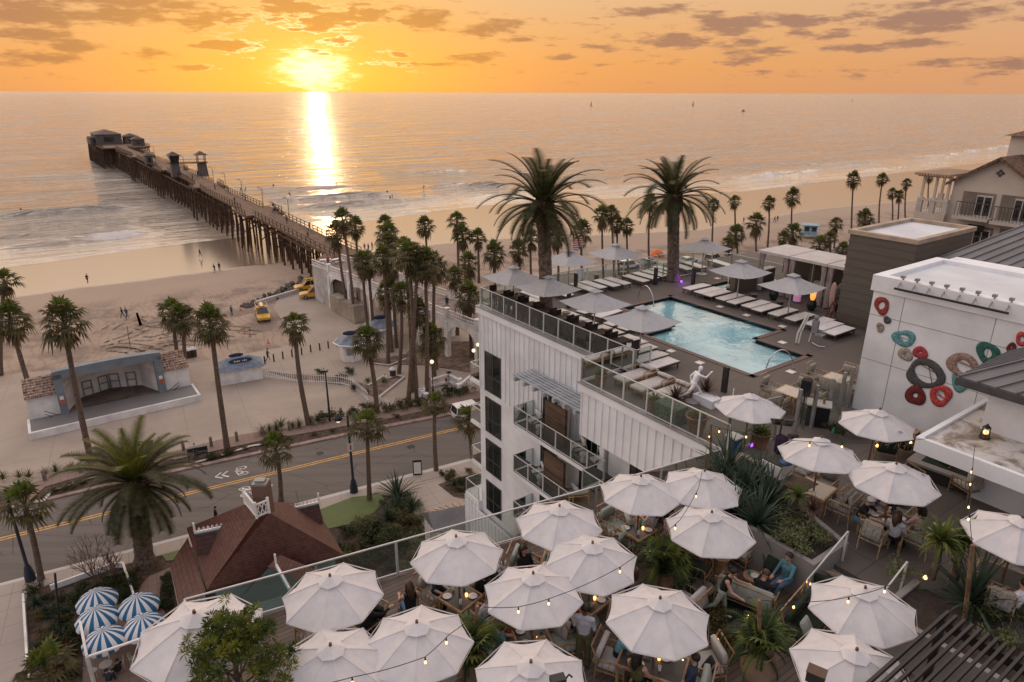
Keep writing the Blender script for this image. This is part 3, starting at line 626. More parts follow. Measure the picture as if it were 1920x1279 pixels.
SHOEW = mat('white_shoe', (.6, .6, .6), .6, .05); SHOEB = mat('dark_shoe', (.03, .028, .026), .6, .1); STRAW = mat('straw', (.32, .20, .11), .8, .2, 9)
BODY = {}
def rotx(v, a, piv=Vector((0, 0, 0))):
    d = Vector(v)-piv; c, s = math.cos(a), math.sin(a); return piv+Vector((d.x, d.y*c-d.z*s, d.y*s+d.z*c))
def body(pose, sleeve=1, legs=1):
    """one continuous body mesh facing +Y: remeshed from tapered limbs; materials 0 skin 1 shirt 2 trousers 3 shoes"""
    key = (pose, sleeve, legs)
    if key in BODY: return BODY[key]
    P = dict(ph=.94, lean=0, hip=(0, 0), knee=(0, 0), sh=(6, 6), ab=(9, 9), el=(16, 16), turn=0, nod=8)
    P.update({'stand': {}, 'walk': dict(hip=(24, -16), knee=(12, 22), sh=(-20, 24), el=(20, 24), lean=4), 'stride': dict(hip=(48, -38), knee=(22, 34), sh=(-55, 52), ab=(22, 22), el=(42, 60), lean=18, ph=.84),
      'serve': dict(hip=(10, -20), knee=(4, 34), sh=(38, 14), el=(46, 40), lean=14), 'sit': dict(ph=.53, hip=(84, 84), knee=(84, 80), sh=(28, 30), el=(62, 66), lean=-6), 'sit_lean': dict(ph=.53, hip=(84, 80), knee=(92, 84), sh=(44, 40), el=(34, 40), lean=16, nod=14),
      'sit_talk': dict(ph=.53, hip=(86, 76), knee=(70, 88), sh=(34, 24), el=(44, 50), lean=4, nod=2), 'sit_back': dict(ph=.50, hip=(78, 88), knee=(66, 84), sh=(22, 26), el=(70, 60), lean=-16, nod=10)}[pose])
    caps = []; ph = P['ph']; L = R(-P['lean']); piv = Vector((0, 0, ph))
    T = lambda v: rotx(Vector(v)+Vector((0, 0, ph-.94)), L, piv)
    def cap(a, b, r0, r1, mi): caps.append((Vector(a), Vector(b), r0, r1, mi))
    # trunk
    cap(T((-.07, 0, .94)), T((.07, 0, .94)), .115, .115, 2); cap(T((-.035, 0, 1.02)), T((-.05, .01, 1.28)), .105, .118, 1); cap(T((.035, 0, 1.02)), T((.05, .01, 1.28)), .105, .118, 1)
    cap(T((-.13, -.005, 1.385)), T((.13, -.005, 1.385)), .075, .075, 1); cap(T((0, 0, 1.36)), T((0, .005, 1.45)), .085, .06, 1)
    N = T((0, .005, 1.46)); nod = R(-P['nod'])
    hd = lambda v: rotx(T(v), nod, N)
    cap(N, hd((0, .015, 1.56)), .055, .052, 0); cap(hd((0, .005, 1.645)), hd((0, .012, 1.675)), .093, .090, 0); cap(hd((0, .035, 1.58)), hd((0, .03, 1.62)), .058, .070, 0)
    cap(hd((0, .095, 1.60)), hd((0, .112, 1.612)), .016, .014, 0); cap(hd((-.085, -.005, 1.63)), hd((-.09, -.01, 1.655)), .016, .018, 0); cap(hd((.085, -.005, 1.63)), hd((.09, -.01, 1.655)), .016, .018, 0)
    for k, s in enumerate((-1, 1)):
        # legs
        h = Vector((s*.092, 0, ph-.02)); a = R(P['hip'][k]); kn = h+Vector((s*.02, math.sin(a)*.43, -math.cos(a)*.43)); a2 = a-R(P['knee'][k]); an = kn+Vector((s*.005, math.sin(a2)*.41, -math.cos(a2)*.41))
        cap(h, kn, .092, .062, 2 if legs else 0) if legs else (cap(h, h.lerp(kn, .55), .095, .082, 2), cap(h.lerp(kn, .5), kn, .078, .06, 0))
        cap(kn, kn.lerp(an, .35), .058, .060, 2 if legs == 1 else 0); cap(kn.lerp(an, .35), an, .058, .042, 2 if legs == 1 else 0)
        toe = R(10 if a2 > -.2 else -35); f = Vector((s*.02, math.cos(toe)*.17, math.sin(toe)*.0-.035 if a2 > -.2 else -.10)); cap(an+Vector((0, -.03, -.045)), an+f, .042, .034, 3)
        # arms
        sh = T((s*.185, -.005, 1.39)); b = R(P['sh'][k])+L*-1; ab = R(P['ab'][k]); ua = Vector((s*math.sin(ab), math.sin(b)*math.cos(ab), -math.cos(b)*math.cos(ab))); e = sh+ua*.285
        b2 = b+R(P['el'][k]); inw = .35 if P['el'][k] > 40 else .05; fa = Vector((s*(math.sin(ab)*.5-inw), math.sin(b2), -math.cos(b2))).normalized(); w = e+fa*.25
        cap(T((s*.14, -.005, 1.385)), sh, .072, .062, 1 if sleeve else 0); cap(sh, e, .056, .043, 1 if sleeve >= 1 else 0)
        cap(e, w, .042, .029, 1 if sleeve == 2 else 0)
        pd = fa; px = Vector((s, 0, 0)); px = (px-pd*px.dot(pd)).normalized(); pn = px.cross(pd)
        cap(w, w+pd*.075, .030, .036, 0)
        for q, ln in zip((-.030, -.010, .010, .030), (.062, .075, .070, .055)):
            b0 = w+pd*.085+px*q; m1 = b0+pd*ln*.55; cap(b0, m1, .0125, .012, 0); cap(m1, m1+(pd*.8-pn*s*.5)*ln*.5, .012, .011, 0)
        cap(w+pd*.03-px*s*.03, w+pd*.085-px*s*.062, .015, .012, 0)
    m = MB()
    for a, b, r0, r1, mi in caps:
        n = 12; m.tube([a, a.lerp(b, .5), b], [r0, (r0+r1)/2, r1], n, mi, True); m.ball(a, r0, 12, 8, mi); m.ball(b, r1, 12, 8, mi)
    o = m.obj('body', [SKIN, BLACKC, BLACKC, SHOEB]); md = o.modifiers.new('r', 'REMESH'); md.mode = 'VOXEL'; md.voxel_size = .0135; md.use_smooth_shade = True
    ms = o.modifiers.new('s', 'SMOOTH'); ms.factor = .5; ms.iterations = 4
    dg = bpy.context.evaluated_depsgraph_get(); me = bpy.data.meshes.new_from_object(o.evaluated_get(dg)); bpy.data.objects.remove(o)
    nv = len(me.vertices); co = np.empty(nv*3, np.float32); me.vertices.foreach_get('co', co); co = co.reshape(-1, 3)
    best = np.full(nv, 9.); bm_ = np.zeros(nv, np.int32)
    for a, b, r0, r1, mi in caps:
        a_, b_ = np.array(a), np.array(b); d = b_-a_; L2 = d@d+1e-9; tt = np.clip(((co-a_)@d)/L2, 0, 1); ds = np.linalg.norm(co-a_-np.outer(tt, d), axis=1)-(r0+(r1-r0)*tt); k = ds < best; best[k] = ds[k]; bm_[k] = mi
    nf = len(me.polygons); li = np.empty(nf, np.int32); me.polygons.foreach_get('loop_start', li); lv = np.empty(len(me.loops), np.int32); me.loops.foreach_get('vertex_index', lv)
    me.materials.clear()
    for q in (SKIN, BLACKC, BLACKC, SHOEB): me.materials.append(q)
    me.polygons.foreach_set('material_index', bm_[lv[li]]); me.polygons.foreach_set('use_smooth', [True]*nf)
    hc = hd((0, -.008, 1.672)); dirn = (hd((0, .1, 1.672))-hc).normalized()
    BODY[key] = (me, hc, T, hd); return BODY[key]
def person(pose, loc, rz, label, shirt=BLACKC, legs=DENIM, skin=SKIN, hair=HAIRD, hairk='short', shoes=SHOEB, sleeve=1, leg=1, hat=None, s=1.0, group=None):
    me, hc, T, hd = body(pose, sleeve, leg); o = bpy.data.objects.new('person', me); COL.objects.link(o)
    o.location = loc; o.rotation_euler = (0, 0, rz); o.scale = (s, s, s)
    for i, q in enumerate((skin, shirt, legs, shoes)): o.material_slots[i].link = 'OBJECT'; o.material_slots[i].material = q
    tag(o, label, 'person', group)
    M = Matrix.Rotation(math.atan2((hd((0, .1, 1.67))-hc).z, (hd((0, .1, 1.67))-hc).y), 4, 'X')
    hm = MB()
    if hairk != 'bald':
        def hp(th, ph, rr_): return Vector((rr_*math.sin(ph)*math.cos(th), rr_*1.12*math.sin(ph)*math.sin(th), rr_*1.08*math.cos(ph)))
        n, k = 18, 7; vs = []; r_ = .104 if hairk != 'big' else .15
        for i in range(k+1):
            for j in range(n):
                th = 2*math.pi*j/n; front = max(0, math.sin(th)); lim = R(112)-front*R(52); vs.append(M @ hp(th, lim*i/k, r_+.006*math.sin(5*th+i)))
        hm.add([hc+v for v in vs], [(i*n+j, i*n+(j+1) % n, (i+1)*n+(j+1) % n, (i+1)*n+j) for i in range(k) for j in range(n)], 0, True)
        if hairk == 'long':
            hm.tube([hc+M @ Vector((0, -.06, .03)), hc+M @ Vector((0, -.10, -.08)), hc+M @ Vector((0, -.115, -.20)), hc+M @ Vector((0, -.11, -.34))], [.085, .095, .085, .03], 10)
            for s_ in (-1, 1): hm.tube([hc+M @ Vector((s_*.075, -.02, .0)), hc+M @ Vector((s_*.088, -.02, -.12)), hc+M @ Vector((s_*.08, -.02, -.25))], [.035, .04, .015], 8)
        if hairk == 'tail': hm.tube([hc+M @ Vector((0, -.10, .05)), hc+M @ Vector((0, -.16, -.03)), hc+M @ Vector((0, -.14, -.22))], [.035, .05, .015], 8)
        if hairk == 'bun': hm.ball(hc+M @ Vector((0, -.12, .06)), .05)
        hm.obj('hair', hair, o)
    for sx in (-.034, .034): fm = MB(); fm.ball(hd((sx, .088, 1.650)), (.013, .009, .008), 8, 5); fm.obj('eye', SHOEB, o)
    fm = MB(); fm.ball(hd((0, .092, 1.572)), (.024, .008, .007), 8, 5); fm.obj('mouth', REDC, o)
    if hat:
        m = MB()
        if hat[0] == 'cap': m.ball(hc+Vector((0, 0, .03)), (.112, .122, .10), 14, 8); m.prism([(hc.x+.085*math.cos(a), hc.y+.09+.11*math.sin(a)) for a in np.linspace(-.1, math.pi+.1, 9)], hc.z+.02, hc.z+.032, 1)
        else: m.lathe([(.19, .03), (.20, .035), (.115, .045), (.108, .13), (.07, .15), (.001, .145)], tuple(hc), 18)
        m.obj('hat' if hat[0] != 'cap' else 'cap', hat[1], o)
    return o
# ================================================================ PIER, BRIDGE, BEACH, PLAZA
PWOOD = mat('pier_timber', (.085, .048, .028), .85, .3, 1.2, bump=.6, bscale=8); PDECK = mat('pier_deck_boards', (.145, .085, .052), .8, .2, .8, bump=.4, bscale=5)
PGREY = mat('pier_house_paint', (.105, .09, .085), .7, .1, 1.5); PROOF = mat('pier_house_roof', (.12, .085, .07), .8, .2, 1.5); WARML = mat('warm_lamp', (.9, .6, .3), .5, .0, 1, emit=(1., .55, .2), estr=2.2)
PANE = mat('dark_pane', (.025, .026, .028), .08, .1, 1, spec=.7); WOODG = mat('grey_timber', (.20, .16, .13), .8, .25, 3)
PP = [at(632, 468, 6.2), at(509, 407, 7.4), at(416, 363.5, 8.0), at(363.6, 332.7, 8.4), at(291, 303, 8.6)]
_d = (PP[-1]-PP[0]); _d.z = 0; PD = _d.normalized(); PNRM = Vector((PD.y, -PD.x, 0))
PP = [PP[0]-PD*5-Vector((0, 0, .1))]+PP+[PP[-1]+PD*78, PP[-1]+PD*147]
_acc = [0]
for a, b in zip(PP, PP[1:]): _acc.append(_acc[-1]+(b-a).length)
PLEN = _acc[-1]
def pier_at(s, n=0.0, dz=0.0):
    for i in range(len(PP)-1):
        if s <= _acc[i+1] or i == len(PP)-2:
            p = PP[i].lerp(PP[i+1], (s-_acc[i])/(_acc[i+1]-_acc[i])); return p+PNRM*n+Vector((0, 0, dz))
pier = thing('pier', 'long timber pier on many piles running out into the sea towards the sunset', 'pier', (0, 0, 0))
HWD = 2.6; ENDS = PLEN-66
m = MB(); ss = [PLEN*i/90 for i in range(91)]
def hw(s):
    if s > ENDS: return (-7.5, 12.0)
    for c, w in ((48, 5), (98, 4), (150, 8), (205, 5)):
        if abs(s-c) < w: return (-HWD-1.6, HWD+1.6)
    return (-HWD, HWD)
for a, b in zip(ss, ss[1:]):
    l, r_ = hw((a+b)/2); q = [pier_at(a, l), pier_at(a, r_), pier_at(b, r_), pier_at(b, l)]; lo = [p-Vector((0, 0, .55)) for p in q]
    m.add(q+lo, [(0, 1, 2, 3), (7, 6, 5, 4), (0, 4, 5, 1), (1, 5, 6, 2), (2, 6, 7, 3), (3, 7, 4, 0)], 0)
m.obj('deck', PDECK, pier)
m = MB()
for side in (0, 1):
    for i in range(int(PLEN/2.2)):
        s0, s1 = i*2.2, min(PLEN, (i+1)*2.2); o0, o1 = hw((s0+s1)/2)[side], hw((s0+s1)/2+2.2)[side]; o0 -= .12*(1 if side else -1)
        for h in (.5, 1.1): m.bar(pier_at(s0, o0, h), pier_at(s1, o0, h), .11, .09)
        m.bar(pier_at(s0, o0, -.4), pier_at(s0, o0, 1.12), .12)
for n in range(8): m.bar(pier_at(PLEN, -7.5+n*2.6, 0), pier_at(PLEN, -7.5+n*2.6, 1.1), .12)
m.bar(pier_at(PLEN, -7.5, 1.1), pier_at(PLEN, 12, 1.1), .12)
m.obj('railing', PWOOD, pier)
rr = random.Random(8); far = MB(); cnt = 0; brace = MB()
for i in range(int(PLEN/4.6)):
    s = 3+i*4.6; l, r_ = hw(s); ns = 5 if s < ENDS else 8
    for j in range(ns):
        n = l+.3+(r_-l-.6)*j/(ns-1); t = pier_at(s, n, -.5); splay = (j-(ns-1)/2)*.22; b = Vector((t.x, t.y, -2.4))+PNRM*splay+PD*rr.uniform(-.3, .3)
        if cnt < 100: mm = MB(); mm.tube([t, b], [.19, .23], 7); mm.obj('pile', PWOOD, pier); cnt += 1
        else: far.tube([t, b], [.20, .25], 6, 0, False)
    brace.bar(pier_at(s, l, -.75), pier_at(s, r_, -.75), .35, .4)
    if i % 2 == 0: brace.bar(pier_at(s, l+.3, -1.6), pier_at(s, r_-.3, -4.8), .16, .2); brace.bar(pier_at(s, r_-.3, -1.6), pier_at(s, l+.3, -4.8), .16, .2)
brace.obj('cross_beams', PWOOD, pier); tag(far.obj('far_piles', PWOOD, pier), kind='stuff')
m = MB(); m.bar(pier_at(10, -HWD-.05, -2.4), pier_at(130, -HWD-.05, -2.4), .14); m.bar(pier_at(10, -HWD-.05, -1.0), pier_at(ENDS, -HWD-.05, -1.0), .3, .5); m.obj('service_pipe', PWOOD, pier)
def house(name, label, s, n, w, d, h, roof, cat='building', over=.5, base=0.0, tower=False, wins=2):
    """small gabled or hipped pier house at chainage s, offset n"""
    o = pier_at(s, n, base); rz = math.atan2(PD.y, PD.x); t = thing(name, label, cat, o, rz)
    m = MB(); m.box((0, 0, h/2), (d, w, h)); m.obj('wall', PGREY, t)
    m = MB(); x, y = d/2+over, w/2+over; m.add([(-x, -y, h), (x, -y, h), (x, y, h), (-x, y, h), (-x*.35, 0, h+roof), (x*.35, 0, h+roof)], [(0, 1, 5, 4), (2, 3, 4, 5), (1, 2, 5), (3, 0, 4), (3, 2, 1, 0)]); m.obj('roof', PROOF, t)
    for k in range(wins):
        m = MB(); m.box((-d/2+d*(k+.5)/wins, -w/2-.03, h*.55), (d/wins*.5, .08, h*.36)); m.obj('window', PANE, t)
    m = MB(); m.box((-d/2-.03, 0, h*.5), (.08, w*.4, h*.5)); m.obj('window', PANE, t)
    return t
house('pier_restaurant', 'large grey two storey restaurant with stepped roof at the far end of the pier', PLEN-30, -1.5, 11, 20, 4.7, 1.9, wins=4)
house('pier_restaurant_wing', 'lower box wing beside the pier end restaurant, flat grey walls', PLEN-30, -7.0, 4.5, 13, 3.3, .3, wins=3, over=.2)
house('pier_shop', 'small hipped shop next to the restaurant on the pier end, seaward of the shelter', PLEN-36, 8.3, 6, 7, 3.4, 1.4)
house('pier_shelter', 'low hipped shelter at the landward right corner of the pier end', PLEN-55, 8.6, 5, 6, 3.0, 1.3)
def tower(s, n, label, open_top):
    o = pier_at(s, n); rz = math.atan2(PD.y, PD.x); t = thing('lifeguard_tower', label, 'tower', o, rz); m = MB()
    m.add([(-1.5, -1.3, -.6), (1.5, -1.3, -.6), (1.5, 1.3, -.6), (-1.5, 1.3, -.6), (-1.2, -1.1, 3.6), (1.2, -1.1, 3.6), (1.2, 1.1, 3.6), (-1.2, 1.1, 3.6)], [(0, 1, 5, 4), (1, 2, 6, 5), (2, 3, 7, 6), (3, 0, 4, 7), (4, 5, 6, 7)]); m.obj('base', PGREY, t)
    m = MB(); m.box((0, 0, 3.65), (3.4, 3.0, .2)); m.obj('walkway', PWOOD, t); m = MB()
    if open_top:
        for x in (-1.3, 0, 1.3):
            for y in (-1.1, 1.1): m.bar((x, y, 3.7), (x, y, 6.0), .14)
        m.bar((-1.3, -1.1, 4.6), (1.3, -1.1, 4.6), .09); m.bar((-1.3, 1.1, 4.6), (1.3, 1.1, 4.6), .09); m.bar((-1.3, -1.1, 4.6), (-1.3, 1.1, 4.6), .09); m.bar((1.3, -1.1, 4.6), (1.3, 1.1, 4.6), .09); m.obj('railed_frame', PGREY, t)
    else: m.add([(-1.2, -1.1, 3.75), (1.2, -1.1, 3.75), (1.2, 1.1, 3.75), (-1.2, 1.1, 3.75), (-1.7, -1.5, 5.9), (1.7, -1.5, 5.9), (1.7, 1.5, 5.9), (-1.7, 1.5, 5.9)], [(0, 1, 5, 4), (1, 2, 6, 5), (2, 3, 7, 6), (3, 0, 4, 7), (4, 5, 6, 7)]); m.obj('cabin', PANE, t)
    m = MB(); m.add([(-2.1, -1.8, 5.9), (2.1, -1.8, 5.9), (2.1, 1.8, 5.9), (-2.1, 1.8, 5.9), (-.5, 0, 7.1), (.5, 0, 7.1)], [(0, 1, 5, 4), (2, 3, 4, 5), (1, 2, 5), (3, 0, 4), (3, 2, 1, 0)]); m.obj('roof', PROOF, t)
    return t
tower(127, -2.9, 'flared lifeguard tower with a dark glazed cabin on the near side of the pier', False); tower(124, 4.4, 'lifeguard tower with an open railed top on the far side of the pier', True)
m = MB(); a, b = pier_at(126, -1.5, 3.6), pier_at(124, 3.2, 3.6); m.bar(a, b, 1.2, .3); m.bar(a+Vector((0, 0, 1)), b+Vector((0, 0, 1)), .1); m.bar(a+Vector((0, 0, .5)), b+Vector((0, 0, .5)), .08)
tag(m.obj('footbridge', PWOOD), 'timber footbridge joining the two lifeguard towers across the pier', 'footbridge')
house('pier_kiosk', 'small hut on the near side of the pier between lifeguard towers and restaurant', 168, -3.4, 2.2, 4.2, 3.0, 1.0, wins=1)
LAMPK = None
for i, (s, n) in enumerate([(35, 2.5), (52, 2.5), (68, 2.5), (84, 2.5), (100, 2.5), (140, 2.5), (160, -2.5), (190, 2.5), (215, 2.5)]):
    p = pier_at(s, n); t = thing('lamp_post', 'slim lamp post on the pier railing, %s out from the shore' % ORD[i], 'lamp post', p, 0, 'lamp posts along the pier'); m = MB(); m.tube([(0, 0, 0), (0, 0, 4.2), (-.4, -.3, 4.6)], .06, 6); m.obj('post', PWOOD, t); m = MB(); m.box((-.5, -.4, 4.6), (.5, .3, .14)); m.obj('lantern', PANE, t)
pc = [BLACKC, NAVYC, GREYC, REDC, OLIVE, WHITEC]
pw = ['dark', 'navy', 'grey', 'red', 'olive', 'pale']
for i, (s, n, w) in enumerate([(6, .6, 'at its landward end near the railing'), (9, 1.4, 'at its landward end by the right railing'), (16, -1.0, 'just out from the bridge'), (22, 1.8, 'against the right railing'), (31, .5, 'before the first bulge'), (44, 2.2, 'by the bench in the right bulge'), (47, 3.2, 'beyond the bench in the right bulge'), (60, -1.7, 'at the left railing'), (64, 1.9, 'past the first bulge'), (80, 2.1, 'half way along, right side'), (86, 0.0, 'half way along, in the middle'), (95, 2.6, 'at the second bulge'), (110, -1.5, 'just landward of the towers'), (118, 1.5, 'landward of the open tower'), (122, 2.2, 'beside the open tower'), (146, 1.0, 'seaward of the towers'), (165, 2.0, 'far out near the hut')]):
    person('walk' if i % 2 else 'stand', pier_at(s, n), (i*1.7) % 6.28, 'figure in %s top on pier deck %s' % (pw[i % 6], w), pc[i % 6], NAVYC, leg=1)
bn = MB(); bn.box((0, 0, .45), (2.2, .5, .08)); bn.box((0, .25, .75), (2.2, .06, .5))
for x in (-.9, .9): bn.box((x, 0, .22), (.1, .45, .44))
bo = bn.obj('bench', PWOOD); bo.location = pier_at(46, 3.4); bo.rotation_euler = (0, 0, math.atan2(PD.y, PD.x)); tag(bo, 'dark timber bench in the right hand bulge of the pier', 'bench')

# ------------------------------------------------ white arched bridge between street and pier
WPAINT = mat('white_wall_paint', (.74, .72, .70), .6, .10, .6, bump=.1, bscale=12); BRG = mat('bridge_walk', (.30, .235, .20), .8, .2, .8)
br = thing('bridge', 'white concrete bridge with arches and railings leading from the street to the pier', 'bridge', (0, 0, 0))
BA = [at(587, 497, 6.0), at(694.5, 537, 5.3), at(832, 586, 5.4), at(960, 640, 5.4)]; BD = (BA[3]-BA[0]); BD.z = 0; BLEN = BD.length; BD.normalize(); BNn = Vector((-BD.y, BD.x, 0)); BW = 5.2
def bridge_at(s, n=0, dz=0):
    f = s/BLEN*3; i = max(0, min(2, int(f))); p = BA[i].lerp(BA[i+1], f-i); q = BA[0]+BD*s; return Vector((q.x, q.y, BA[0].z+(BA[3].z-BA[0].z)*s/BLEN))+BNn*n+Vector((0, 0, dz))
m = MB(); N = 40
for i in range(N):
    a, b = BLEN*i/N, BLEN*(i+1)/N; q = [bridge_at(a, 0), bridge_at(b, 0), bridge_at(b, BW), bridge_at(a, BW)]; lo = [p-Vector((0, 0, .5)) for p in q]; m.add(q+lo, [(0, 1, 2, 3), (7, 6, 5, 4), (0, 4, 5, 1), (2, 6, 7, 3)], 0)
m.obj('deck', BRG, br)
spans = [(0, 5.5)]+[(5.5+i*(BLEN-5.5)/7, 5.5+(i+1)*(BLEN-5.5)/7) for i in range(7)]
for side in (0, 1):
    m = MB(); n0 = -.15 if side == 0 else BW+.15
    for k, (a, b) in enumerate(spans):
        if k == 0:
            q = [bridge_at(a, n0, .05), bridge_at(b, n0, .05)]; m.add([q[0], q[1], Vector((q[1].x, q[1].y, -1)), Vector((q[0].x, q[0].y, -1))], [(0, 1, 2, 3), (3, 2, 1, 0)], 0); continue
        K = 14
        for th in (-.14, .14):
            for j in range(K):
                u0, u1 = j/K, (j+1)/K; arc = lambda u: -.75-2.0*(abs(2*u-1)**3.2)
                p0, p1 = bridge_at(a+(b-a)*u0, n0+th, .05), bridge_at(a+(b-a)*u1, n0+th, .05); r0, r1 = bridge_at(a+(b-a)*u0, n0+th, arc(u0)), bridge_at(a+(b-a)*u1, n0+th, arc(u1)); m.add([p0, p1, r1, r0], [(0, 1, 2, 3)] if th < 0 else [(3, 2, 1, 0)])
        for j in range(K):
            u0, u1 = j/K, (j+1)/K; r = [bridge_at(a+(b-a)*u, n0+th, -.75-2.0*(abs(2*u-1)**3.2)) for u, th in ((u0, -.14), (u1, -.14), (u1, .14), (u0, .14))]; m.add(r, [(0, 1, 2, 3)])
    m.obj('arched_beam', WPAINT, br)
    for k, (a, b) in enumerate(spans[1:]):
        p = bridge_at(a, n0); mm = MB(); mm.box((p.x, p.y, (p.z-1)/2-.3), (.62, .62, p.z+.4), math.atan2(BD.y, BD.x)); mm.box((p.x, p.y, p.z+.55), (.55, .55, 1.25), math.atan2(BD.y, BD.x)); mm.box((p.x, p.y, p.z+1.2), (.7, .7, .12), math.atan2(BD.y, BD.x)); mm.obj('column', WPAINT, br)
    m = MB()
    for i in range(int(BLEN/.33)):
        p = bridge_at(i*.33, n0); m.bar(p, p+Vector((0, 0, .95)), .05)
    for h, w in ((.12, .14), (.55, .07), (1.0, .16)): m.bar(bridge_at(0, n0, h), bridge_at(BLEN, n0, h), w, .09)
    m.obj('railing', WPAINT, br)
m = MB(); m.box(tuple(bridge_at(7.2, 0.35, -2.9)), (3.1, .2, 3.4), math.atan2(BD.y, BD.x)); m.obj('garage_door', mat('dark_door', (.09, .065, .05), .7, .2, 2), br)
# pier head: platform joining pier and bridge, gear on it
m = MB(); c0, c1 = pier_at(0, -HWD), bridge_at(0, 0); q = [pier_at(4, -HWD, -.05), bridge_at(-.5, -.3, -.03), bridge_at(-.5, BW+1, -.03), pier_at(4, HWD+1, -.05)]
lo = [p-Vector((0, 0, .6)) for p in q]; m.add(q+lo, [(0, 1, 2, 3), (3, 2, 1, 0), (7, 6, 5, 4), (0, 4, 5, 1), (1, 5, 6, 2), (2, 6, 7, 3), (3, 7, 4, 0)]); tag(m.obj('pier_head', PDECK), kind='structure')
for i, (s, n, w, sh, ln) in enumerate([(2.2, 1.6, 'red jacket at the bridge end beside the tables', REDC, NAVYC), (4.0, 4.4, 'dark clothes far side of the bridge end', BLACKC, BLACKC), (12.5, 3.0, 'pale shirt walking on the bridge towards the pier', LAVC, NAVYC), (33, 2.2, 'dark clothes on the bridge near the street end', NAVYC, BLACKC), (5.8, 4.9, 'olive jacket by the far railing of the bridge', OLIVE, NAVYC)]):
    person('stand', bridge_at(s, n), i*2.1, 'figure in '+w, sh, ln)
def table_set(loc, rz, label):
    t = thing('picnic_table', label, 'table', loc, rz); m = MB(); m.box((0, 0, .74), (1.8, .8, .06)); m.obj('tabletop', WPAINT, t)
    for y in (-.7, .7): m = MB(); m.box((0, y, .44), (1.8, .28, .05)); m.obj('seat', WPAINT, t)
    m = MB()
    for x in (-.7, .7): m.bar((x, -.75, 0), (x, .3, .74), .08); m.bar((x, .75, 0), (x, -.3, .74), .08)
    m.obj('legs', WOODG, t)
table_set(bridge_at(.6, 2.0), .4, 'white picnic table at the pier end of the bridge near the railing'); table_set(bridge_at(1.5, 3.6), .9, 'white picnic table in the middle of the bridge head')
def street_globe(p, label, h=3.6, n=1, group='globe lamps by the bridge and steps'):
    t = thing('globe_lamp', label, 'street lamp', p, 0, group); m = MB(); m.lathe([(.14, 0), (.12, .3), (.06, .5), (.05, h)], n=10); m.obj('post', SHOEB, t)
    m = MB(); m.ball((0, 0, h+.2), .24, 12, 8); m.obj('globe', mat('lamp_globe', (.8, .75, .65), .3, 0, 1, emit=(1, .8, .5), estr=.9), t)
for px, w in (((822, 640), 'on the bridge'), ((812, 735), 'left of the white stairs'), ((889, 712), 'right of the white stairs'), ((897, 700), 'behind the right stair lamp')): street_globe(at(*px, 0) if w != 'on the bridge' else bridge_at(22.5, 4.9), 'globe lamp on dark post '+w)
# ------------------------------------------------ rocks
ROCK = mat('riprap_rock', (.15, .12, .10), .9, .3, 2.0, bump=1., bscale=6)
rr = random.Random(17)
def rock_mesh(seed):
    r2 = random.Random(seed); m = MB(); m.ball((0, 0, 0), 1.0, 9, 6); m.v = [tuple(Vector(v)*r2.uniform(.72, 1.12)) for v in m.v]; m.sm = [False]*len(m.sm); o = m.obj('rock', ROCK); me = o.data; bpy.data.objects.remove(o); return me
RM = [rock_mesh(i) for i in range(5)]; ln = [at(x, y, 0) for x, y in [(588, 528), (565, 534), (540, 545), (510, 556), (480, 570), (455, 577)]]
for i in range(64):
    f = i/64*5; k = int(f); p = ln[k].lerp(ln[k+1], f-k); o = bpy.data.objects.new('rock', RM[i % 5]); COL.objects.link(o); w = 2.2*(1-f/6)+.5
    o.location = p+Vector((rr.uniform(-w, w), rr.uniform(-w, w)*.6, rr.uniform(.1, .5)*(1-f/7))); o.scale = (rr.uniform(.5, 1.0)*(1-f/9), rr.uniform(.45, .8)*(1-f/9), rr.uniform(.35, .7)*(1-f/9)); o.rotation_euler = (rr.uniform(-.3, .3), rr.uniform(-.3, .3), rr.uniform(0, 6))
    tag(o, 'brown boulder in the rock bank between beach and the white bridge abutment', 'rock', 'riprap boulders beside the bridge')
m = MB(); strip_pts = [at(x, y, 0) for x, y in [(592, 527), (560, 548), (520, 560), (480, 572)]]
for a, b in zip(strip_pts, strip_pts[1:]): m.bar(a+Vector((0, 0, .3)), b+Vector((0, 0, .3)), .5, .7)
tag(m.obj('retaining_wall', KERB), 'low concrete wall holding back the rocks beside the trucks', 'wall')
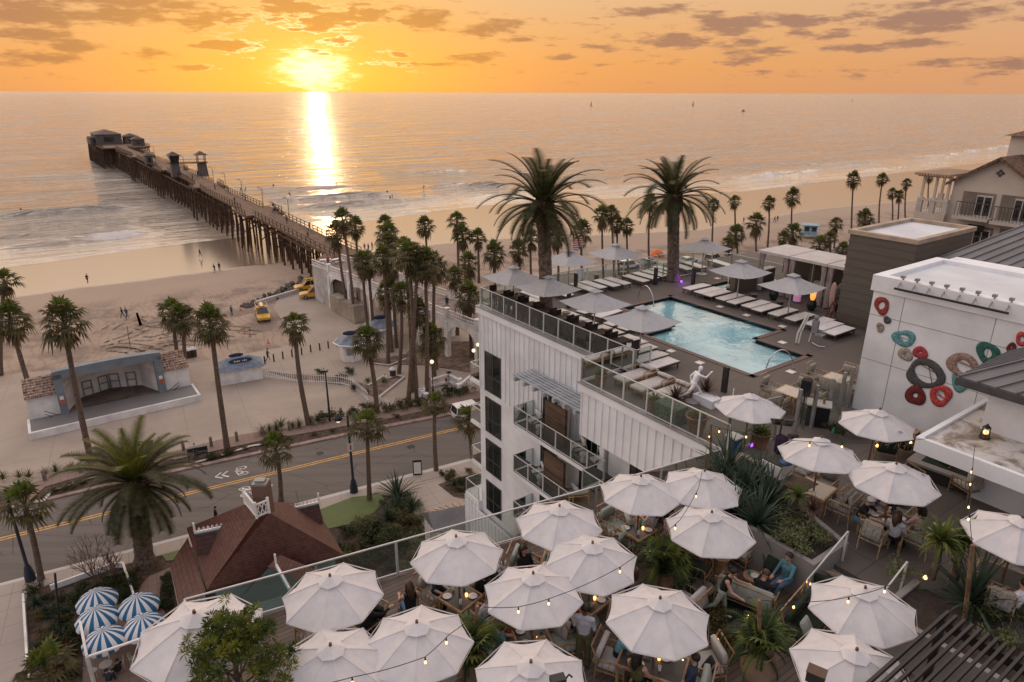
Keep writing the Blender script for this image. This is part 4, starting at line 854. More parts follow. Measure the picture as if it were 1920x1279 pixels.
# ------------------------------------------------ vehicles
TYRE = mat('tyre', (.02, .02, .02), .8, .1, 5); RIMM = mat('wheel_rim', (.35, .35, .36), .3, .05, 3, metal=.8); GLS = mat('car_glass', (.02, .022, .025), .05, .1, 1, spec=.8); HEADL = mat('headlight', (.7, .7, .68), .15, .05, 2); TAIL = mat('tail_light', (.4, .02, .015), .25, .05, 2)
def paint(name, c): return mat(name+'_car_paint', c, .25, .04, 1.0, spec=.6)
def car(loc, rz, col, label, kind='car', group=None, rack=False, s=1.0):
    t = thing({'pickup': 'pickup_truck', 'car': 'parked_car', 'suv': 'parked_car'}[kind], label, 'truck' if kind == 'pickup' else 'car', loc, rz, group)
    L, Wd = (5.3, 1.9) if kind == 'pickup' else (4.5, 1.8); hb = .95 if kind != 'pickup' else 1.05; top = {'car': 1.42, 'suv': 1.7, 'pickup': 1.82}[kind]
    prof = [(-L/2, .45), (-L/2+.02, hb-.1), (-L/2+.15, hb), (L*.18, hb+.02), (L/2-.35, hb-.12), (L/2-.02, hb-.3), (L/2, .45)]; m = MB()
    def slab(pr, w0, w1):
        n = len(pr); z0, z1 = min(p[1] for p in pr), max(p[1] for p in pr); vs = []
        for sgn in (-1, 1):
            for x, z in pr: f = (z-z0)/(z1-z0+1e-6); vs.append((x, sgn*(w0+(w1-w0)*f)/2, z))
        return vs, [tuple(range(n)), tuple(range(2*n-1, n-1, -1))]+[(i, n+i, n+(i+1) % n, (i+1) % n) for i in range(n)]
    vs, fs = slab(prof, Wd, Wd*.96); m.add(vs, [f[::-1] for f in fs], 0); m.obj('body', col, t)
    cab = {'car': [(-L*.42, hb-.02), (-L*.27, top-.04), (L*.02, top), (L*.24, hb)], 'suv': [(-L*.49, hb-.02), (-L*.45, top-.02), (L*.05, top), (L*.22, hb)], 'pickup': [(-L*.12, hb), (-L*.10, top-.02), (L*.10, top), (L*.24, hb)]}[kind]
    vs, fs = slab(cab, Wd*.94, Wd*.74); m = MB(); m.add(vs, [f[::-1] for f in fs], 0); m.obj('windows', GLS, t)
    xs = [p[0] for p in cab[1:3]]; m = MB(); m.b2(xs[0]-.06, xs[1]+.06, -Wd*.385, Wd*.385, top-.05, top+.02)
    for s_ in (-1, 1):
        for a, b in ((cab[0], cab[1]), (cab[2], cab[3])): m.bar((a[0], s_*Wd*.462 if a[1] < b[1] else s_*Wd*.375, a[1]), (b[0], s_*Wd*.375 if a[1] < b[1] else s_*Wd*.462, b[1]), .08, .07)
        xm = (xs[0]+xs[1])/2-.1; m.bar((xm, s_*Wd*.47, hb), (xm, s_*Wd*.375, top-.03), .09, .06)
    m.obj('roof', col, t)
    if kind == 'pickup': m = MB(); m.b2(-L/2+.2, -L*.14, -Wd*.40, Wd*.40, hb-.05, hb+.03); m.obj('cargo_bed', TYRE, t)
    for x in (-L*.31, L*.32):
        for s_ in (-1, 1):
            m = MB(); m.tube([(x, s_*(Wd/2-.2), .35), (x, s_*(Wd/2+.015), .35)], .35, 16); w = m.obj('wheel', TYRE, t); m = MB(); m.tube([(x, s_*(Wd/2+.0), .35), (x, s_*(Wd/2+.03), .35)], .21, 12); m.obj('rim', RIMM, w)
    for s_ in (-1, 1):
        m = MB(); m.box((L/2-.12, s_*Wd*.36, hb-.28), (.2, .36, .15)); m.obj('headlight', HEADL, t); m = MB(); m.box((-L/2+.01, s_*Wd*.38, hb-.2), (.08, .22, .22)); m.obj('tail_light', TAIL, t)
    if rack:
        m = MB()
        for x in (xs[0], xs[1]+.1): m.bar((x, -Wd*.42, top+.14), (x, Wd*.42, top+.14), .06)
        for s_ in (-1, 1): m.bar((-L*.42, s_*Wd*.44, top+.14), (xs[1]+.3, s_*Wd*.44, top+.14), .06); m.bar((-L*.42, s_*Wd*.44, hb), (-L*.42, s_*Wd*.44, top+.14), .06)
        m.obj('roof_rack', RIMM, t); m = MB(); m.ball((-.6, 0, top+.24), (1.5, .3, .06), 14, 6); m.obj('rescue_board', YELP, t)
        m = MB(); m.box((.15, 0, top+.09), (.22, 1.1, .13)); m.obj('light_bar', TAIL, t)
    t.scale = (s, s, s); return t
YELP = paint('yellow', (.62, .33, .03)); WHP = paint('white', (.62, .61, .60)); SILV = paint('silver', (.38, .38, .39)); BLKP = paint('black', (.02, .02, .022)); TANP = paint('tan', (.40, .33, .26)); REDP = paint('dark_red', (.20, .03, .025))
def hd2(px0, px1, z=0): d = at(*px1, z)-at(*px0, z); return math.atan2(d.y, d.x)
car(at(592, 557, .02), hd2((615, 555), (562, 560)), YELP, 'yellow lifeguard pickup with roof rack, nearer of the two beside the rocks', 'pickup', None, True)
car(at(581, 543, .02), hd2((605, 541), (550, 548)), YELP, 'yellow lifeguard pickup with roof rack, farther of the two beside the rocks', 'pickup', None, True)
car(at(493, 596, .0), hd2((490, 580), (497, 600)), YELP, 'yellow lifeguard pickup parked alone on the sand', 'pickup', None, True)
car(at(645, 563, .02), hd2((670, 575), (630, 555)), WHP, 'white pickup parked under the white bridge', 'pickup')
car(at(886, 781, .03), hd2((880, 783), (960, 764), .03), WHP, 'white car at the far kerb of the street beside the hotel corner', 'suv')
lab = ['white saloon nearest the left date palm in the beach car park', 'black hatchback left of the flagpole in the beach car park', 'dark red car behind the flags in the beach car park', 'white saloon right of the flags in the beach car park']
for (px, c, l) in zip([(1000, 527), (985, 541), (1085, 530), (1130, 520)], [WHP, BLKP, REDP, WHP], lab): car(at(px[0], px[1]+22, 0), R(20), c, l, 'car')
for i, (px, c, w) in enumerate([((1180, 499), WHP, 'left of the right date palm'), ((1215, 492), SILV, 'just behind the right date palm'), ((1290, 490), WHP, 'right of the right date palm'), ((1338, 486), TANP, 'under the far right grey umbrella'), ((1372, 483), SILV, 'left of the beach shrubs'), ((1400, 505), WHP, 'nearest the spa'), ((1330, 508), TANP, 'second from the spa'), ((1440, 496), BLKP, 'next to the cabanas'), ((1265, 512), WHP, 'beside the trunk of the right date palm')]):
    car(at(px[0], px[1]+4, 0), R(35+5*(i % 2)), c, '%s car in the beach car park, %s' % ({WHP: 'white', SILV: 'silver', TANP: 'tan', BLKP: 'black'}[c], w), 'suv' if i % 3 == 0 else 'car', 'cars parked along the beach')
# ------------------------------------------------ plaza: container, kiosks, booth, bandshell
CONT = mat('container_paint', (.42, .36, .28), .6, .12, .6); ROOFB = mat('blue_tin_roof', (.16, .20, .25), .5, .15, 1.5); SIGNB = mat('dark_sign', (.03, .04, .08), .5, .1, 2)
a, b, c = at(617, 555, 2.6), at(661, 580, 2.6), at(683, 576, 2.6); L = (b-a).length; wd = (c-b).length; rz = math.atan2(b.y-a.y, b.x-a.x); t = thing('storage_container', 'cream steel storage container standing beside the bridge columns', 'container', Vector((at(650, 562, 2.6).x, at(650, 562, 2.6).y, 0)), rz); m = MB(); m.b2(-L/2, L/2, -wd/2, wd/2, .08, 2.6)
for i in range(int(L/.3)): m.b2(-L/2+i*.3, -L/2+i*.3+.14, -wd/2-.05, -wd/2+.02, .2, 2.5)
for i in range(int(wd/.3)): m.b2(L/2-.02, L/2+.05, -wd/2+i*.3, -wd/2+i*.3+.14, .2, 2.5)
m.obj('walls', CONT, t); m = MB(); m.b2(-L/2-.05, L/2+.05, -wd/2-.06, wd/2+.05, 2.6, 2.68); m.obj('roof', mat('container_roof', (.36, .31, .25), .7, .25, .5), t)
def text_mesh(name, txt, size, mt, parent, loc, rot, ext=.01):
    cu = bpy.data.curves.new(name, 'FONT'); cu.body = txt; cu.size = size; cu.extrude = ext; cu.align_x = 'CENTER'; cu.align_y = 'CENTER'; o = bpy.data.objects.new(name, cu); COL.objects.link(o)
    dg = bpy.context.evaluated_depsgraph_get(); me = bpy.data.meshes.new_from_object(o.evaluated_get(dg)); bpy.data.objects.remove(o); o = bpy.data.objects.new(name, me); COL.objects.link(o); me.materials.append(mt); o.parent = parent; o.location = loc; o.rotation_euler = rot; return o
def kiosk(p, label, r=1.7, oval=True):
    t = thing('kiosk', label, 'kiosk', p, .3); n = 8; m = MB(); m.lathe([(r*.85, 0), (r*.85, 2.5)], n=n, smooth=False); m.obj('wall', WPAINT, t); m = MB(); m.lathe([(r*1.3, 2.35), (r*1.3, 2.5), (.25, 3.5), (.02, 3.6)], n=n, smooth=False); m.obj('roof', ROOFB, t)
    m = MB(); m.lathe([(r*1.31, 2.34), (r*1.36, 2.44), (r*1.31, 2.52)], n=n, smooth=False); m.obj('fascia', WPAINT, t)
    for k in range(3): a = R(-100+60*k); m = MB(); m.box((math.cos(a)*r*.80, math.sin(a)*r*.80, 1.4), (.12, .9, .9), a); m.obj('shutter', GREYC, t)
    if oval: m = MB(); m.ball((0, -.6, 3.75), (1.0, .12, .32), 16, 6); m.obj('sign_board', SIGNB, t)
kiosk(at(660, 672, 0), 'white eight sided kiosk with dark roof beside the plaza bollards'); kiosk(at(715, 640, 0), 'white eight sided kiosk with striped roof behind the fan palm trunks', 1.9)
# ticket booth with blue roof
t = thing('ticket_booth', 'white booth with blue hipped tin roof and a dark sign on the plaza', 'booth', at(452, 710, 0), R(28)); t.scale = (.8, .8, .85); m = MB(); m.b2(-3, 3, -1.6, 1.6, 0, 2.2); m.obj('wall', WPAINT, t); m = MB(); m.add([(-3.5, -2.1, 2.1), (3.5, -2.1, 2.1), (3.5, 2.1, 2.1), (-3.5, 2.1, 2.1), (-1.6, 0, 3.4), (1.6, 0, 3.4)], [(0, 1, 5, 4), (2, 3, 4, 5), (1, 2, 5), (3, 0, 4), (3, 2, 1, 0)]); m.obj('roof', ROOFB, t)
m = MB(); m.ball((.2, -.95, 3.1), (1.7, .1, .42), 18, 6); sg = m.obj('sign_board', SIGNB, t); m = MB(); [m.b2(-.75+k*.24, -.61+k*.24, -1.10, -1.06, 2.98, 3.2-.05*(k % 2)) for k in range(8) if k != 4]; m.obj('sign_lettering', WPAINT, sg); m = MB(); m.ball((-.2, .6, 3.45), (1.1, .1, .32), 18, 6); m.obj('sign_board', SIGNB, t)
# bandshell
SHELLB = mat('grey_blue_paint', (.17, .205, .23), .6, .1, .7); SHELLI = mat('stage_plaster', (.70, .64, .60), .7, .12, .5); STG = mat('stage_floor', (.13, .095, .08), .8, .2, .6); STGG = concrete('stage_concrete', (.20, .19, .18)); TIL = mat('tile_roof', (.36, .25, .19), .8, .35, 1.5, stretch=(4, 1, 1))
f0, f1 = at(115, 776, .7), at(312, 733, .7); rz = math.atan2(f1.y-f0.y, f1.x-f0.x); bc = (f0+f1)/2; bc.z = 0; t = thing('bandshell', 'open white bandshell with grey blue frame and a low white edged stage', 'bandstand', bc, rz); SW = (f1-f0).length; X = SW/2
HT = 5.2; ex = math.cos(rz); 
m = MB(); m.b2(-X, -X+.75, -.4, .5, .7, HT); m.b2(X-.75, X, -.4, .5, .7, HT)
for i in range(12):
    u0, u1 = -1+2*i/12, -1+2*(i+1)/12; z = lambda u: HT+.35+.2*(1-u*u); m.add([(u0*X, -.4, HT-.5), (u1*X, -.4, HT-.5), (u1*X, -.4, z(u1)), (u0*X, -.4, z(u0)), (u0*X, .5, HT-.5), (u1*X, .5, HT-.5), (u1*X, .5, z(u1)), (u0*X, .5, z(u0))], [(0, 1, 2, 3), (7, 6, 5, 4), (3, 2, 6, 7), (1, 0, 4, 5)])
m.obj('frame', SHELLB, t)
m = MB(); W2 = X-.75; bk = [(-W2, .5), (-W2*.72, 3.4), (0, 4.6), (W2*.72, 3.4), (W2, .5)]
for (a, b) in zip(bk, bk[1:]): m.add([(a[0], a[1], .7), (b[0], b[1], .7), (b[0], b[1], 3.5), (a[0], a[1], 3.5)], [(0, 1, 2, 3)])
m.add([(x, y, 3.52) for x, y in bk]+[(W2, .5, HT-.5), (-W2, .5, HT-.5)], [(0, 1, 2, 3, 4, 5, 6)]); m.obj('shell_wall', SHELLI, t)
m = MB(); m.add([(-W2, .5, HT-.5), (W2, .5, HT-.5), (W2*.72, 3.4, 3.5), (0, 4.6, 3.5), (-W2*.72, 3.4, 3.5)], [(0, 1, 2, 3, 4)]); m.obj('shell_ceiling', mat('stage_ceiling', (.36, .28, .24), .7, .15, .5), t)
m = MB(); m.add([(-X, .5, HT+.3), (X, .5, HT+.3), (X, 5, HT-1.2), (-X, 5, HT-1.2)], [(0, 1, 2, 3), (3, 2, 1, 0)]); m.obj('roof', SHELLB, t)
m = MB(); m.prism([(-W2-.1, .3)]+[(x*.99, y*.99) for x, y in bk]+[(W2+.1, .3)], .70, .73); m.obj('stage_floor', STG, t)
for x, n in ((-W2*.5, 1), (-.55, 1), (.55, 1), (W2*.5, 1)):
    y = 4.35 if abs(x) < 1 else 3.75; m = MB(); dz = -.3 if x > 0 else .3
    for xx in (-.45, .45): m.box((x+xx, y-.12+xx*(math.tan(dz)), 1.6), (.09, .09, 1.75), dz)
    for zz in (.75, 1.6, 2.45): m.box((x, y-.12, zz), (.98, .09, .09), dz)
    m.obj('door_frame', SHELLB, t)
s0, s1 = at(57, 818, 0), at(381, 757, 0); m = MB(); ll = (s1-s0).length; off = (s0+s1)/2-bc; lx = off.x*ex+off.y*math.sin(rz); ly = -off.x*math.sin(rz)+off.y*ex
m.b2(lx-ll/2+.25, lx+ll/2-.25, ly+.25, .5, -.2, .69); m.obj('stage', STGG, t); m = MB(); m.b2(lx-ll/2, lx+ll/2, ly-.05, ly+.25, -.2, .74); m.b2(lx-ll/2, lx-ll/2+.25, ly+.25, .4, -.2, .74); m.b2(lx+ll/2-.25, lx+ll/2, ly+.25, .4, -.2, .74); m.obj('stage_edge', WPAINT, t)
for s_ in (-1, 1):
    x0, x1 = (X, X+2.7) if s_ > 0 else (-X-2.7, -X); m = MB(); m.b2(x0, x1, .2, 3.4, 0, 3.2); w = m.obj('wing', WPAINT, t); m = MB(); m.add([(x0-.1, -.1, 3.17), (x1+.1, -.1, 3.17), (x1+.1, 3.6, 4.1), (x0-.1, 3.6, 4.1), (x0-.1, -.1, 3.05), (x1+.1, -.1, 3.05), (x1+.1, 3.6, 3.98), (x0-.1, 3.6, 3.98)], [(0, 1, 2, 3), (7, 6, 5, 4), (0, 4, 5, 1), (1, 5, 6, 2), (3, 7, 4, 0)])
    for k in range(7): y = .1+k*.5; m.bar((x0-.1, y, 3.25+.255*y), (x1+.1, y, 3.25+.255*y), .10, .05)
    m.obj('tile_roof', TIL, w); m = MB(); m.b2(s_*(X-.37)-.22, s_*(X-.37)+.22, -.46, -.4, 1.9, 2.35); m.obj('notice', mat('red_notice', (.5, .12, .06), .7, .2, 9), t); m = MB(); m.b2(s_*(X-.37)-.18, s_*(X-.37)+.18, -.46, -.4, 2.42, 2.8); m.obj('notice', WPAINT, t)
    m = MB(); m.bar((s_*(X+.3), -.2, .75), (s_*(X+.3)+s_*1.1, -.2, 1.5), .05); m.bar((s_*(X+.3), -.2, .35), (s_*(X+.3)+s_*1.1, -.2, 1.1), .05); m.obj('handrail', SHOEB, t)
def pickets(pix, label, h=1.3, z=0.0):
    t = thing('picket_fence', label, 'fence', (0, 0, 0)); m = MB(); pts = [at(x, y, z) for x, y in pix]
    for a, b in zip(pts, pts[1:]):
        n = max(1, int((b-a).length/.28))
        for i in range(n): p = a.lerp(b, i/n); m.bar(p, p+Vector((0, 0, h)), .10, .05)
        for hh in (.25, h*.8): m.bar(a+Vector((0, 0, hh)), b+Vector((0, 0, hh)), .05, .09)
    m.obj('pickets', WPAINT, t)
pickets([(415, 719), (478, 708), (492, 708)], 'white picket fence standing in front of the ticket booth'); pickets([(492, 708), (556, 716), (640, 722), (662, 728), (691, 753)], 'long white curved picket fence right of the ticket booth'); pickets([(708, 760), (724, 768), (730, 775)], 'short white picket fence above the street planting'); pickets([(62, 782), (80, 778)], 'short white picket fence left of the bandshell', 1.5); pickets([(341, 731), (357, 728)], 'short white picket fence right of the bandshell', 1.5)
TRASH = mat('bin_brown', (.06, .045, .035), .7, .2, 3)
for px, l in (((355, 670), 'brown litter bin with white lid near the beach path, left of a pair'), ((364, 668), 'brown litter bin with white lid near the beach path, right of a pair'), ((737, 707), 'dark litter bin inside the plaza planting bed')):
    t = thing('litter_bin', l, 'bin', at(*px, 0)); m = MB(); m.lathe([(.36, 0), (.4, 1.0)], n=12); m.obj('body', TRASH, t); m = MB(); m.lathe([(.42, 1.0), (.38, 1.15), (.1, 1.3)], n=12); m.obj('lid', WPAINT, t)
m = MB(); a = at(268, 612, -.2); p1 = up(a, 258, 586); m.tube([a, a+(p1-a)*1.0], .03, 6); n = Vector((0, 0, 1)); w = Vector((.5, 0, .1)); m.add([a+(p1-a)*.08, a+(p1-a)*.08-w, p1-w*.6, p1], [(0, 1, 2, 3), (3, 2, 1, 0)]); tag(m.obj('beach_flag', mat('red_flag_cloth', (.40, .07, .06), .8, .2, 3)), 'red feather flag planted in the sand', 'flag')
for i, (b_, t_) in enumerate([((245, 657), (238, 611)), ((427, 655), (426, 638))]):
    a = at(*b_, -.1); m = MB(); m.tube([a, up(a, *t_)], .05, 6); tag(m.obj('pole', WOODG), ['tall thin pale pole in the sand behind the bandshell', 'short post with a box on the beach edge'][i], 'pole')
ORG = mat('cone_orange', (.55, .12, .05), .7, .1, 3)
for i, (px, w) in enumerate([((175, 797), 'in front of the stage edge'), ((451, 582), 'highest on the sand near the rocks'), ((418, 602), 'on the sand, left'), ((459, 622), 'on the sand beyond the booth'), ((469, 630), 'on the sand just right of another'), ((503, 643), 'on the sand by the path'), ((392, 594), 'on the sand near the fan palm')]):
    m = MB(); m.lathe([(.16, 0), (.15, .04), (.09, .06), (.02, .55)], n=10); o = m.obj('traffic_cone', ORG); o.location = at(*px, .0); o.scale = (1.2,)*3; tag(o, 'small orange cone '+w, 'cone')
# bollards on plaza
m = MB(); m.lathe([(.10, 0), (.10, .95), (.07, 1.05)], n=8); k = Kit(tag(m.obj('bollard', SHOEB), 'x', 'bollard'))
for i, (x, y) in enumerate([(497, 682), (514, 678), (531, 673), (548, 669), (566, 665), (583, 660), (600, 657), (616, 653), (632, 649)]): k.put(at(x, y, 0), 0, 'dark slim bollard on the plaza edge, %s from the booth' % ORD[i], 'bollards along the plaza edge')
BEDG = MB()
for pts in ([(505, 696), (560, 700), (640, 706), (690, 722), (745, 705), (758, 706), (705, 745), (655, 722), (560, 711)], [(690, 676), (760, 664), (785, 640), (900, 640), (900, 700), (800, 684), (730, 682)]):
    BEDG.prism([at(x, y, .1) for x, y in pts], 0, .1)
struct('planting_soil', BEDG, mat('sandy_soil', (.19, .135, .10), .95, .25, 1.0, bump=.8, bscale=6))
m = MB()
for pts in ([(758, 706), (705, 748)], [(690, 722), (722, 702), (725, 709), (745, 704), (758, 706)], [(690, 679), (730, 684), (762, 672)]): strip(m, [at(x, y, .2) for x, y in pts], .3)
struct('bed_kerb', m, KERB)
# white balustrade stairs
t = thing('balustrade', 'white balustraded stair down from street to the plaza', 'stairs', (0, 0, 0)); 
def balus(pts, z0, z1):
    m = MB(); n = 16; P = [at(x, y, z0+(z1-z0)*i/(len(pts)-1)) for i, (x, y) in enumerate(pts)]
    for a, b in zip(P, P[1:]):
        m.bar(a+Vector((0, 0, 1.0)), b+Vector((0, 0, 1.0)), .3, .16); m.bar(a+Vector((0, 0, .12)), b+Vector((0, 0, .12)), .3, .24); k = int((b-a).length/.32)
        for i in range(k+1): m.cyl(tuple(a.lerp(b, i/max(1, k))+Vector((0, 0, .2))), .07, .8, 6)
        m.box(tuple(a+Vector((0, 0, .6))), (.5, .5, 1.3), R(28)); m.box(tuple(b+Vector((0, 0, .6))), (.5, .5, 1.3), R(28))
    return m
balus([(793, 750), (803, 728), (842, 716), (862, 728)], 0, .2).obj('balusters', WPAINT, t); balus([(860, 738), (892, 712)], 0, 1.2).obj('balusters', WPAINT, t); balus([(790, 748), (800, 756)], 0, 0).obj('balusters', WPAINT, t)
person('walk', at(837, 735, 0), 1.0, 'person in pink top walking between the white balustrades', PINKC, NAVYC, hairk='long', hair=HAIRB)
# beach people
BP = [((165, 531), 'walk', 'alone on the wet sand, left', BLACKC, BLACKC), ((376, 482), 'walk', 'alone near the waterline by the pier', NAVYC, BLACKC), ((403, 511), 'walk', 'left of a pair on wet sand beside the pier', BLACKC, NAVYC), ((412, 508), 'stand', 'right of a pair on wet sand beside the pier', NAVYC, BLACKC), ((121, 583), 'walk', 'left of a pair behind a fan palm crown on the sand', GREYC, BLACKC), ((129, 582), 'walk', 'right of a pair behind a fan palm crown on the sand', BLACKC, NAVYC),
  ((231, 597), 'walk', 'left of a pair beside the red flag', BLACKC, NAVYC), ((239, 597), 'walk', 'right of a pair beside the red flag', NAVYC, NAVYC), ((435, 592), 'stand', 'alone on the sand left of the yellow truck', DENIM, NAVYC), ((503, 677), 'walk', 'in brown by the plaza bollards', OLIVE, BLACKC), ((1452, 418), 'walk', 'left of a pair on the beach beyond the pool', NAVYC, BLACKC), ((1394, 419), 'walk', 'alone on beach between fan palms beyond the pool', BLACKC, BLACKC), ((1457, 416), 'walk', 'right of a pair on the beach beyond the pool', BLACKC, NAVYC), ((698, 468), 'stand', 'tallest of the group on the sand right of the pier', BLACKC, NAVYC), ((691, 471), 'stand', 'middle of the group on the sand right of the pier', NAVYC, BLACKC), ((684, 470), 'stand', 'left of the group on the sand right of the pier', GREYC, NAVYC), ((850, 625), 'walk', 'in navy under the bridge arches', NAVYC, BLACKC), ((606, 558), 'stand', 'in red shorts beside the near yellow pickup', REDC, NAVYC)]
for i, (px, ps, w, a, b) in enumerate(BP): person(ps, at(*px, -.45 if px[1] < 530 and px[0] < 600 else -.1), i*1.3, 'small distant figure '+w, a, b)
BOARD = mat('surfboard', (.6, .58, .52), .3, .1, 2)
for i, (px, w) in enumerate([((40, 396), 'far left of the pier'), ((452, 357), 'left of two close together beyond the pier'), ((461, 356), 'right of two close together beyond the pier'), ((513, 350), 'in the sun glitter, far out'), ((543, 366), 'in the sun glitter, nearer'), ((630, 346), 'right of the sun glitter'), ((726, 362), 'in the surf left of a breaking wave'), ((732, 377), 'standing on a board in the surf, left'), ((736, 375), 'standing on a board in the surf, right'), ((795, 352), 'far out right of the glitter')]):
    p = at(*px, WL+.1); person('sit' if i not in (7, 8) else 'stand', p-Vector((0, 0, .25 if i not in (7, 8) else -.1)), i, 'dark surfer in the sea '+w, BLACKC, BLACKC, sleeve=2)
    m = MB(); m.ball((0, 0, 0), (1.25, .28, .05), 14, 6); o = m.obj('surfboard', BOARD); o.location = p+Vector((0, 0, .05)); o.rotation_euler = (0, 0, R(30+17*i)); tag(o, 'pale surfboard under the surfer '+w, 'surfboard')
SAIL = mat('sail_cloth', (.35, .28, .24), .8, .1, 2)
def boat(px, hpx, label, sail=True):
    p = at(*px, WL); hgt = max(2.5, .8*(up(p, px[0], px[1]-hpx).z-WL)); t = thing('sailing_boat' if sail else 'motor_boat', label, 'boat', p, R(20)); L = hgt*.75 if sail else hgt*3; m = MB(); m.add([(-L/2, -L*.14, .9), (L*.2, -L*.15, .9), (L/2, 0, 1.1), (L*.2, L*.15, .9), (-L/2, L*.14, .9), (-L*.45, -L*.08, -.3), (L*.35, 0, -.3), (-L*.45, L*.08, -.3)], [(0, 1, 2, 3, 4), (0, 5, 6, 2, 1), (2, 6, 7, 4, 3), (0, 4, 7, 5)]); m.obj('hull', GREYC, t)
    if sail:
        m = MB(); m.tube([(0, 0, .9), (0, 0, hgt)], [.14, .09], 6); m.bar((0, 0, 1.6), (-L*.42, 0, 1.7), .16); m.obj('mast', PWOOD, t); m = MB(); m.add([(.05, .05, 1.9), (-L*.38, .12, 1.9), (0, .05, hgt*.96), (.05, -.05, 1.9), (-L*.38, .02, 1.9), (0, -.05, hgt*.96)], [(0, 1, 2), (5, 4, 3)]); m.obj('sail', SAIL, t)
    else: m = MB(); m.b2(-L*.2, L*.1, -L*.1, L*.1, .9, hgt); m.obj('cabin', PGREY, t)
boat((1109, 199), 13, 'small dark sailing boat on the horizon, leftmost of three'); boat((1300, 199), 13, 'sailing boat with a tall mast, middle of three on the horizon'); boat((1598, 190), 6, 'tiny far sailing boat, rightmost of three'); boat((1394, 209), 4, 'low motor boat with a wake right of the tall sailing boat', False)
# lifeguard tower on sand and orange tent
t = thing('lifeguard_hut', 'pale blue lifeguard hut on legs on the far beach', 'lifeguard tower', at(1516, 445, 0), R(-15)); LB = mat('pale_blue_paint', (.25, .38, .44), .7, .1, 1); m = MB(); m.b2(-1.5, 1.5, -1.3, 1.3, 1.0, 3.0); m.obj('cabin', LB, t); m = MB(); m.b2(-2.0, 2.0, -1.8, 1.8, 3.0, 3.18); m.obj('roof', LB, t); m = MB(); m.b2(-2.0, 2.0, -1.7, 1.7, .85, 1.0); m.obj('deck', LB, t)
for x in (-1.5, 1.5):
    for y in (-1.3, 1.3): m = MB(); m.bar((x, y, 0), (x, y, .9), .15); m.obj('leg', LB, t)
for x in (-.8, .8): m = MB(); m.b2(x-.5, x+.5, -1.34, -1.28, 1.7, 2.7); m.obj('window', PANE, t)
t = thing('beach_tent', 'small orange dome tent on the beach beside the right date palm', 'tent', at(1232, 480, 0)); m = MB(); m.lathe([(1.5, 0), (1.35, .6), (.9, 1.15), (.02, 1.45)], n=10); m.obj('canopy', mat('orange_fabric', (.65, .16, .05), .8, .1, 2), t); m = MB(); m.ball((0, -1.2, .35), (.5, .3, .4), 10, 6); m.obj('opening', SHOEB, t)
# flags beside the left date palm
POLEM = mat('pale_metal_pole', (.45, .43, .41), .4, .05, 3)
t = thing('flagpole', 'flagpole behind the pool fence with striped flag and white flag', 'flagpole', at(1093, 548, 0)); tp = up(t.location, 1092, 438)-t.location; m = MB(); m.tube([(0, 0, 0), tuple(tp)], [.09, .05], 8); m.obj('pole', POLEM, t)
def stripe_fn(t, bs, ob):
    s2 = t.n('ShaderNodeSeparateXYZ', {0: ob}); k = t.m('GREATER_THAN', t.m('FRACT', t.m('MULTIPLY', s2.outputs[2], 2.6)), .5); t.put(bs.inputs['Base Color'], t.mix(k, (.62, .55, .52), (.48, .05, .06)))
def flag(mt, zt, label, w, h, name, sgn=-1):
    m = MB(); vs = []
    for i in range(9):
        for j in range(5): f = i/8; vs.append((sgn*w*f*.8, .25*math.sin(f*5)*f, zt-h*j/4-f*w*.55-.1*math.sin(f*6+j)))
    m.add(vs, [(i*5+j, i*5+j+1, i*5+j+6, i*5+j+5) for i in range(8) for j in range(4)], 0, True); o = m.obj(name, mt); o.location = t.location; tag(o, label, 'flag')
flag(matn('flag_stripes', stripe_fn), tp.z, 'red and white striped flag hanging from the flagpole', 2.6, 1.9, 'striped_flag'); flag(WHITEC, tp.z*.45, 'white flag hanging low on the flagpole', 1.6, 2.2, 'white_flag')
# ================================================================ HOTEL AND POOL DECK
from mathutils.geometry import tessellate_polygon
WD = 20.2                                                               # lower wooden deck
SIDING = mat('white_siding', (.74, .76, .78), .55, .05, .5, bump=.08, bscale=10); STUC = mat('white_stucco', (.72, .74, .76), .75, .09, .4, bump=.15, bscale=20)
ALU = mat('pale_rail_metal', (.52, .52, .50), .4, .05, 3); STEELG = mat('grey_post_metal', (.24, .235, .23), .4, .08, 3); CHROME = mat('polished_steel', (.6, .6, .6), .12, .03, 3, metal=1.0)
GLASS = glass_mat('rail_glass', (.80, .86, .83), .02, .93); WGLASS = mat('window_glass', (.018, .02, .022), .05, .1, 1, spec=.8); FRAME = mat('dark_window_frame', (.06, .06, .06), .5, .1, 3)
DARKW = mat('dark_bar_wood', (.035, .022, .016), .6, .3, 3, stretch=(1, 1, .3)); CAP = mat('grey_parapet_cap', (.25, .25, .25), .5, .08, 1); DIVW = mat('brown_divider_wood', (.11, .07, .05), .7, .25, 2, stretch=(.3, .3, 3))
SEAM = mat('standing_seam_metal', (.16, .155, .155), .45, .08, .8); SEAM_LIT = mat('lit_standing_seam_metal', (.36, .28, .22), .45, .08, .8)  # second one: same metal with warm light painted in, for the porch's lit slope
FR = lambda name, label, cat, group=None, z=0.0: thing(name, label, cat, (HO.x, HO.y, z), HA, group)
hot = FR('hotel', 'white modern hotel with rooftop pool deck, batten siding, balconies and dark windows', 'hotel')
def wallbox(name, x0, x1, y0, y1, z0, z1, mt=STUC): m = MB(); m.b2(x0, x1, y0, y1, z0, z1); return m.obj(name, mt, hot)
